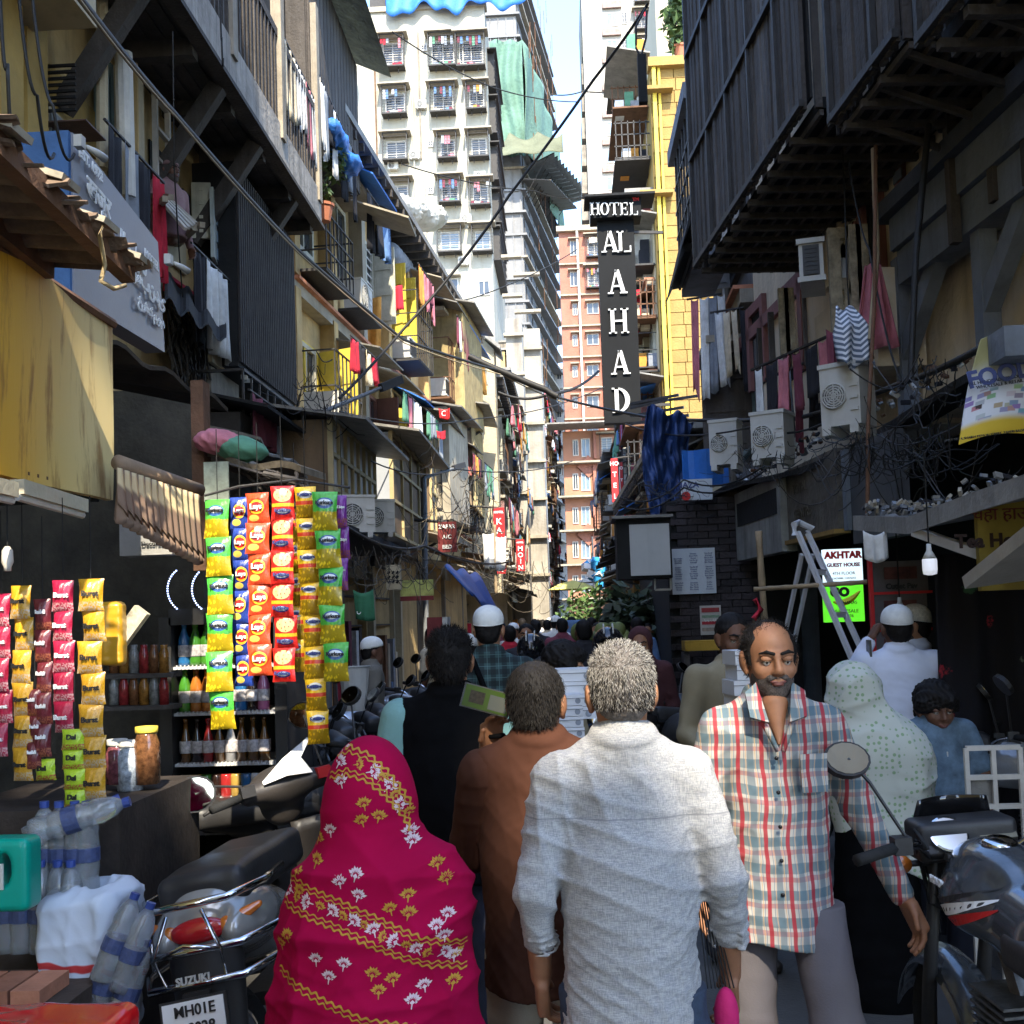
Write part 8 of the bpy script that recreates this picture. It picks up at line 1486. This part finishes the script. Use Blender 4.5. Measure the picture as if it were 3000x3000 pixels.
t=thing('crate','brown wooden crate with bricks under the water bottles','crate',(-1.78,3.45,0));MB().bb((-.3,-.1,0),(.22,.25,.60)).build('box',M('dim_wood',(.05,.035,.025),.9,.4),t);[MB().box((-.1+k*.1,-.02,.625),(.09,.2,.045)).build('brick',tile_r,t)for k in range(3)]
def front(label,Y0,Y1,X,kind,zt=2.75,col=None):
 t=thing('street_shop',label,'shop front',(X,Y0,0));L=Y1-Y0;t.matrix_world=frame((X,Y0,0),(0,1,0));rs=random.Random(int(Y0*10))
 MB().bb((0,-.02,.1),(L,.25,zt)).build('opening',black_m,t)  # black slab stands in for the shaded inside of the shop
 for x in(0,L):MB().box((x,-.1,zt/2),(.22,.3,zt)).build('pier',rs.choice([grimy,ochre2,cream]),t)
 if kind=='shutter':
  sl_=MB().box((0,0,0),(L-.3,.03,.085)).mesh('slat',M('roller_shutter',(.20,.21,.21),.5,.25,3,.1,metal=.3,streak=.4,rnd=.15));[link('slat',sl_,t,T(L/2,-.05,.2+k*.095))for k in range(int((zt-.3)/.095))]
 else:
  for k in range(int(L/.3)):
   hh=rs.uniform(.5,1.8);MB().bb((.15+k*.3,-.3,.1),(.38+k*.3,-.03,hh)).build('goods',rs.choice(cloths+[rust,tin,slab_m]),t)
  for k in range(4):MB().box((L/2,-.08,.7+k*.5),(L-.3,.2,.03)).build('shelf',dark_wood,t)
 MB().box((L/2,-.22,zt+.22),(L-.05,.1,.42)).build('name_board',col or rs.choice([M('board_dark',(.05,.05,.05)),fasc,M('board_cream',(.30,.27,.2),.8,.3,5,.2,streak=.5),greyboard]),t)
 b=MB();b.grid(lambda u,v:(u*L*1.04-.05,-.2-1.0*v,zt+.62-.22*v+.03*math.sin(u*14+v*3)-.1*v*abs(math.sin(u*5))),20,4,.025);b.uvs=None;b.build('awning',rs.choice([tin,rust,black_m,slab_m,M('brown_asbestos')]),t);return t
ys=[6.4,8.0,9.8,11.6,13.4,15.4,17.4,19.6,22,24.6,27.4,30.4,34,38,43,49,56]
for i,(a,c)in enumerate(zip(ys,ys[1:])):
 nm=['dim','rust-roofed','cluttered','grey-shuttered','narrow'][i%5];X=-3.9+(max(0,a-15.6)*.052 if a<32 else .85+(a-32)*.02)
 front('%s shop front, %s in the left row from the viewer'%(nm,ORD[i]if i else'first'),a,c-.1,X,'shutter' if i%5==3 else'goods',2.5+.25*(i%3),M('lime_board',(.35,.36,.10),.6,.5,9)if i==4 else None)
for i,(a,c)in enumerate(((17.2,19.5),(19.6,22),(22.1,25),(25.2,28.5),(31,35),(36,41),(42,48),(49,56))):
 t=front('%s shop front, %s in the right row beyond the brick shop'%(['dim','cluttered','narrow'][i%3],ORD[i]if i else'first'),0,c-a,0,'goods',2.6);t.matrix_world=frame((1.95+(.35 if a>30 else 0),c,0),(0,-1,0))
def sign(label,px0,py0,px1,py1,Y,col,lines,size,lc=None,name='hanging_sign',vert=False):
 t=thing(name,label,'sign',(0,Y,0));p,q,cx,cz_,w_,h_=panel(px0,py0,px1,py1,Y,col,t,'board',.08);n=len(lines)
 for k,s_ in enumerate(lines):text(s_,size[k]if isinstance(size,list)else size,lc or wht,t,I4,cx,p.z-h_*(k+.5)/n,.012,bold=.0025)
 MB().tube([(cx,.05,p.z),(cx-(.9 if px0<1072 else-.9),.2,p.z+.1)],.03,6).build('arm',dark_metal,t);return t
redb=M('sign_red',(.36,.012,.015),.5,.12);redm=M('sign_maroon',(.16,.02,.02),.6,.2)
sign('dark red hanging sign reading ZAFAR A/C BED',825,985,862,1041,18,redm,['ZAFAR','A/C','BED'],.088)
sign('bright red vertical sign reading HOTEL KAUSAR',930,958,955,1082,27,redb,['HOTEL','K','A','U','S','A','R'],[.075,.22,.22,.22,.22,.22,.22])
sign('narrow red vertical sign reading HOTEL MOIN',973,1018,991,1077,31,redb,['HOTEL','M','O','I','N'],[.06,.19,.19,.19,.19])
sign('red vertical hotel sign on the right beyond the blue tarpaulin',1152,865,1168,947,31,redb,['HO','T','E','L'],[.16,.2,.2,.2]);sign('second red vertical sign close behind the first on the right',1169,872,1177,940,33,redb,['O','T','E'],.12)
hang('pair of white cloth banners tied to a bamboo, left half',921,1006,22,.24,.72,CL['white'],'cloth_banner','banner',3);hang('right half of the white cloth banners tied to a bamboo',945,1012,22,.22,.68,CL['white'],'cloth_banner','banner',4);bamboo('bamboo pole carrying the white cloth banners',P(933,990,22.1),P(936,1120,22.1),.03)
for lb,px,py,D,w_,h_,m in(('red flag with a white crescent and star on a left balcony',838,770,21,.24,.2,redb),('small red and green flag below the red crescent flag',832,812,22,.2,.16,CL['red'])):
 t=hang(lb,px,py,D,w_,h_,m,'flag','flag',5);
 if py==770:c=P(px,py+10,D-.12)-t.location;MB().tube([(c.x+.045*math.cos(R(50+k*26)),c.y,c.z+.045*math.sin(R(50+k*26)))for k in range(11)],.009,4).build('crescent',wht,t)
t=hang('green flag with a small white crescent hanging low at the left shops',685,1112,8.6,.18,.23,M('flag_green',(.03,.14,.07),.8,.2),'flag','flag',8);c=P(677,1155,8.45)-t.location;MB().tube([(c.x+.014*math.cos(R(150+k*24)),c.y,c.z+.014*math.sin(R(150+k*24)))for k in range(10)],.003,4).build('crescent',wht,t)
t=thing('cabinet','dark red metal cabinet with a white side by the left shops','cabinet',(0,12,0));p,q,cx,cz_,w_,h_=panel(805,1165,836,1238,12,redm,t,'body',.3);MB().bb((q.x+.002,.0,q.z),(q.x+.06,.3,p.z)).build('side',white_p,t)
t=thing('tarpaulin','royal blue tarpaulin awning drooping over a left shop','tarpaulin');b=MB();e0,e1=P(838,1105,14),P(908,1118,16.5);b.grid(lambda u,v:tuple(e0.lerp(e1,u)+Vector((.35*v,-.05*math.sin(u*20),-(.15+.35*u)*v+.25*(1-v)+.03*math.sin(u*17)))),24,5,.015);b.uvs=None;b.build('sheet',M('royal_tarp',(.02,.07,.26),.5,.3),t,smooth=True)
t=thing('notice_board','yellow-green picture board with a red lower edge above a left shop','sign',(0,12.6,0));p,q,cx,cz_,w_,h_=panel(755,1095,818,1123,12.6,M('lime_board'),t,'board',.06);MB().box((cx,-.01,q.z-.03),(w_,.05,.05)).build('edge',redm,t)
t=thing('vent_box','cream box with a pierced diamond vent above a left shop','vent panel',(0,11.8,0));p,q,cx,cz_,w_,h_=panel(728,1066,756,1112,11.8,cream,t,'box',.1);[MB().box((cx+(k%3-1)*.045,-.005,cz_+(k//3-1)*.05),(.02,.012,.035),Matrix.Rotation(.6,3,'Y')).build('hole',black_m,t)for k in range(9)]
t=thing('handcart','wooden handcart in the middle distance on the right','cart',P(1136,1232,10.8));MB().box((0,0,-.05),(.62,.5,.06)).build('deck',dark_wood,t);rs=random.Random(4);cm=SDF(.01).ell((0,0,0),(.075,.075,.09)).mesh('coconut',.02,M('green_coconut',(.12,.14,.04),.6,.4,8))
for k in range(22):c=link('coconut',cm,None,T(*(t.location+Vector((rs.uniform(-.26,.26),rs.uniform(-.2,.2),.05+.08*(k%3))))));tag(c,'green coconut in the heap on the wooden handcart','coconut','green coconuts on the cart')
t=thing('carry_bag','black mesh bag with a pink bundle held by the man in linen','bag',P(1345,1870,2.72));b=MB();[b.tube([(-.03+.004*k,0,.26),(-.01+.009*k,.02,.0)],.002,4)for k in range(8)];b.build('net',black_m,t);link('bundle',SDF(.02).ell((.03,0,-.06),(.03,.03,.07)).mesh('bundle',.008,M('hot_pink',(.45,.01,.10),.8)),t)
t=thing('cart_frame','pale metal framed cart with a hazy panel behind the motorcycle','cart',(0,4.7,0));p,q=P(1822,1412,4.7),P(1930,1520,4.7);b=MB()
for z in(p.z,(p.z+q.z)/2,q.z):b.box(((p.x+q.x)/2,0,z),(q.x-p.x,.02,.02))
for x in(p.x,(p.x+q.x)/2,q.x):b.box((x,0,q.z/2+p.z/2),(.018,.018,p.z-q.z));b.box((x,.0,q.z/2),(.018,.018,q.z))
b.build('frame',frame_w,t);MB().box((p.x*.7+q.x*.3,.02,(p.z+q.z)/2-.06),((q.x-p.x)*.5,.01,.12)).build('panel',tin,t)
t=thing('yellow_bollard','pale plastic bucket by the left scooters','bucket',P(668,1260,7.8)-Vector((0,0,.3)));t.name='bucket';MB().lathe([(.08,0),(.11,.3),(.12,.31),(.10,.31),(.08,.02)],14).build('body',white_p,t)
wirem=M('black_cable',(.015,.014,.013),.6,.2)
def cable(label,pts,r,sag=0.,mat=None,grp='overhead cables crossing the street',n=5):
 t=thing('cable',label,'cable',(0,0,0),0,grp);Q=[P(*p)for p in pts];out=[]
 for a,c in zip(Q,Q[1:]):out+=[a.lerp(c,k/8)-Vector((0,0,sag*4*(k/8)*(1-k/8)))for k in range(8)]
 MB().tube(out+[Q[-1]],r,n,False).build('strand',mat or wirem,t,smooth=True);return t
C1=[(130,-30,5.4),(330,215,8),(560,470,12),(760,640,16),(945,700,19),(1060,752,19),(1240,790,15),(1500,790,10.3),(1700,722,7.8),(1880,640,5.6)]
cable('thickest black cable running from the top left across the street to the food banner',C1,.022,.02);cable('pale cord twisted along the thickest black cable',[(x+3,y+7,d-.05)for x,y,d in C1[:6]],.010,.03,M('pale_cord',(.35,.27,.16),.8));cable('black sleeve wrapped on the thickest cable near the middle of the street',[(885,672,18.9),(960,706,18.9),(1030,735,18.9),(1052,748,18.9)],.06,.01)
cable('long diagonal cable from the upper right roofs down to the left lamp arm',[(1222,8,13),(1120,150,14),(960,370,14.5),(880,482,14.5),(760,622,14),(640,752,13)],.020,.02)
cable('looped black cable at the upper right end of the diagonal',[(1218,15,12.8),(1200,50,12.8),(1200,90,12.8),(1209,108,12.8),(1219,70,12.8),(1220,20,12.8)],.014)
t=thing('junction_box','long black splice box hanging below the cable loop','cable box',P(1212,150,12.8));MB().box((0,0,0),(.10,.10,.58)).build('case',black_m,t)
for lb,pts,r in(('thin wire crossing in front of the white block windows',[(740,60,30),(930,165,34),(1090,192,38)],.02),('second thin wire crossing the white block',[(760,310,26),(1010,360,30),(1100,372,34)],.016),('pale wire bundle spanning to the hotel sign',[(940,740,22),(1040,742,22),(1130,700,23)],.03),('sagging wire below the crescent flag',[(640,776,14),(900,790,18),(1140,730,22)],.010),('wire along the left shop roofs',[(640,985,10),(800,1030,14),(960,1060,22)],.018),('double wire into the right ledge',[(1180,800,15),(1420,805,10.5),(1600,770,8.5)],.010),('wire from the blue tarpaulin to the light box',[(1170,940,12),(1290,905,12),(1440,880,10.5)],.010),('second wire from the blue tarpaulin to the light box',[(1170,955,12),(1290,920,12),(1440,890,10.5)],.010),('thin line crossing at the top left balcony',[(60,-10,5),(100,200,5),(140,290,5.2)],.008),('second thin line at the top left pillar',[(35,-10,4.6),(70,180,4.7),(102,290,5)],.008),('white drop wire at the far upper left',[(0,0,4.2),(14,120,4.2),(24,235,4.3)],.008),('hanging cord before the big balcony beams',[(415,-5,7),(418,70,7),(421,110,7)],.007),('thin drop line in front of the lattice box',[(326,60,8),(328,300,8),(345,560,9)],.006),('line from the slatted balcony to the ledge',[(1600,300,8),(1640,470,7.6),(1700,720,7)],.007),('second line from the slatted balcony down the wall',[(1590,280,8.2),(1598,520,8),(1612,700,8)],.007),('high thin wire across the sky gap',[(1040,178,60),(1100,172,60),(1180,168,60)],.04),('wire from the rolled cloth to the pink block',[(780,560,24),(900,560,30),(1090,470,40)],.018),('low black wire to the left signs',[(700,870,13),(860,885,17),(1080,870,22)],.010)):cable(lb,pts,r,.12)
cable('long rust-brown pipe rope hanging from the slatted balcony to the ledge',[(1652,275,7.3),(1650,560,7.2),(1638,800,7.0),(1636,1000,6.9)],.014,0,rust,'vertical cords on the right wall',6);cable('bundle of brown cords bent over the blue-grey beam',[(1752,235,7.0),(1728,480,6.9),(1718,720,6.8)],.022,0,wirem,'vertical cords on the right wall',6);cable('pale twisted cord beside the pink curtain',[(1648,280,7.4),(1655,480,7.35),(1642,640,7.3)],.018,0,M('pale_cord'),'vertical cords on the right wall',6)
def tangle(label,cx,cy,D,rx,ry,n,seed,r=.006,drop=.5,mats=None,wd=.9):
 t=thing('cable_tangle',label,'cables');rs=random.Random(seed);b=MB();mats=mats or[wirem,dark_metal]
 for k in range(n):
  b.k=k%len(mats);a=P(cx+rs.uniform(-rx,rx),cy+rs.uniform(-ry,ry),D+rs.uniform(-.2,.4));l=rs.uniform(.12,.5)*wd;dr=Vector((rs.uniform(-.5,.5),rs.uniform(-1,1),rs.uniform(-.3,.15))).normalized()*l;dp=rs.uniform(.1,.6)*l*drop;wv=Vector((rs.gauss(0,.06),rs.gauss(0,.06),rs.gauss(0,.08)))*l
  b.tube([a+dr*(j/9)-Vector((0,0,dp*4*(j/9)*(1-j/9)))+wv*math.sin(j*.8+k)for j in range(10)],r*rs.uniform(.4,1.),4,False)
 b.build('strands',mats,t,kind='stuff')
tangle('dense tangle of black cables spilling over the right ledge',1690,830,6.9,85,30,90,1,.005,.9,wd=1.3);tangle('cables trailing along the right ledge below the cooling units',1480,860,9.2,110,22,45,2,.004);tangle('knot of wires over the blank light box',1255,920,11.5,70,20,40,3,.004);tangle('dusty wire heap over the left shop roofs',720,1050,11,70,16,50,4,.005,1.,[wirem,M('dusty_rope',(.12,.10,.07))],1.6);tangle('ropes and roots hanging between left balconies',820,900,17,12,80,22,5,.007,1.2,[wirem,M('dusty_rope')],2.2);tangle('creeper-like ropes beside the panelled balcony',905,960,24,30,90,60,6,.012,1,[wirem,M('dusty_rope')],2.6);tangle('wires hanging from the right beam shadow',1780,720,6.2,60,60,22,7,.005,1.2);tangle('black wires looped under the big balcony box',600,720,12,40,50,30,8,.007,1.,wd=1.6);tangle('scrap and wire over the distant left awnings',990,1085,26,60,14,40,9,.008,.8,[wirem,M('dusty_rope')],3.)
for lb,a,c in(('upper street lamp arm reaching right from a left post',(612,776,12.5),(757,716,13.5)),('lower street lamp arm farther down on the left',(799,902,19),(876,877,20))):
 t=thing('street_lamp',lb,'street lamp');A,Cc=P(*a),P(*c);MB().tube([A,A.lerp(Cc,.6),Cc],[.03,.022,.016],8).build('arm',M('grey_pole',(.16,.17,.18),.6),t);MB().bar(A.lerp(Cc,.72),Cc,.07,.10).build('lamp_head',dark_metal,t);MB().tube([A,Vector((A.x-.05,A.y,0))],.05,8).build('pole',M('grey_pole'),t)
rs=random.Random(77)
for k,(px,D,lb)in enumerate(((700,7.2,'blue plastic crate behind the first parked motorcycle'),(745,9.2,'brown carton behind the parked motorcycles'),(780,11.2,'grey drum behind the parked motorcycles'),(860,15,'orange crate at the foot of the left shops'),(900,20,'white carton at the foot of the left shops'))):
 t=thing('crate',lb,'crate',at(px,D));b=MB();[b.box((0,0,.1+.12*j),(.5,.4,.08))for j in range(4)];[b.box((sx_*.24,sy_*.19,.26),(.04,.04,.52))for sx_ in(-1,1)for sy_ in(-1,1)];b.build('slats',[CL['blue'],CL['maroon'],tin,CL['orange'],CL['white']][k],t)
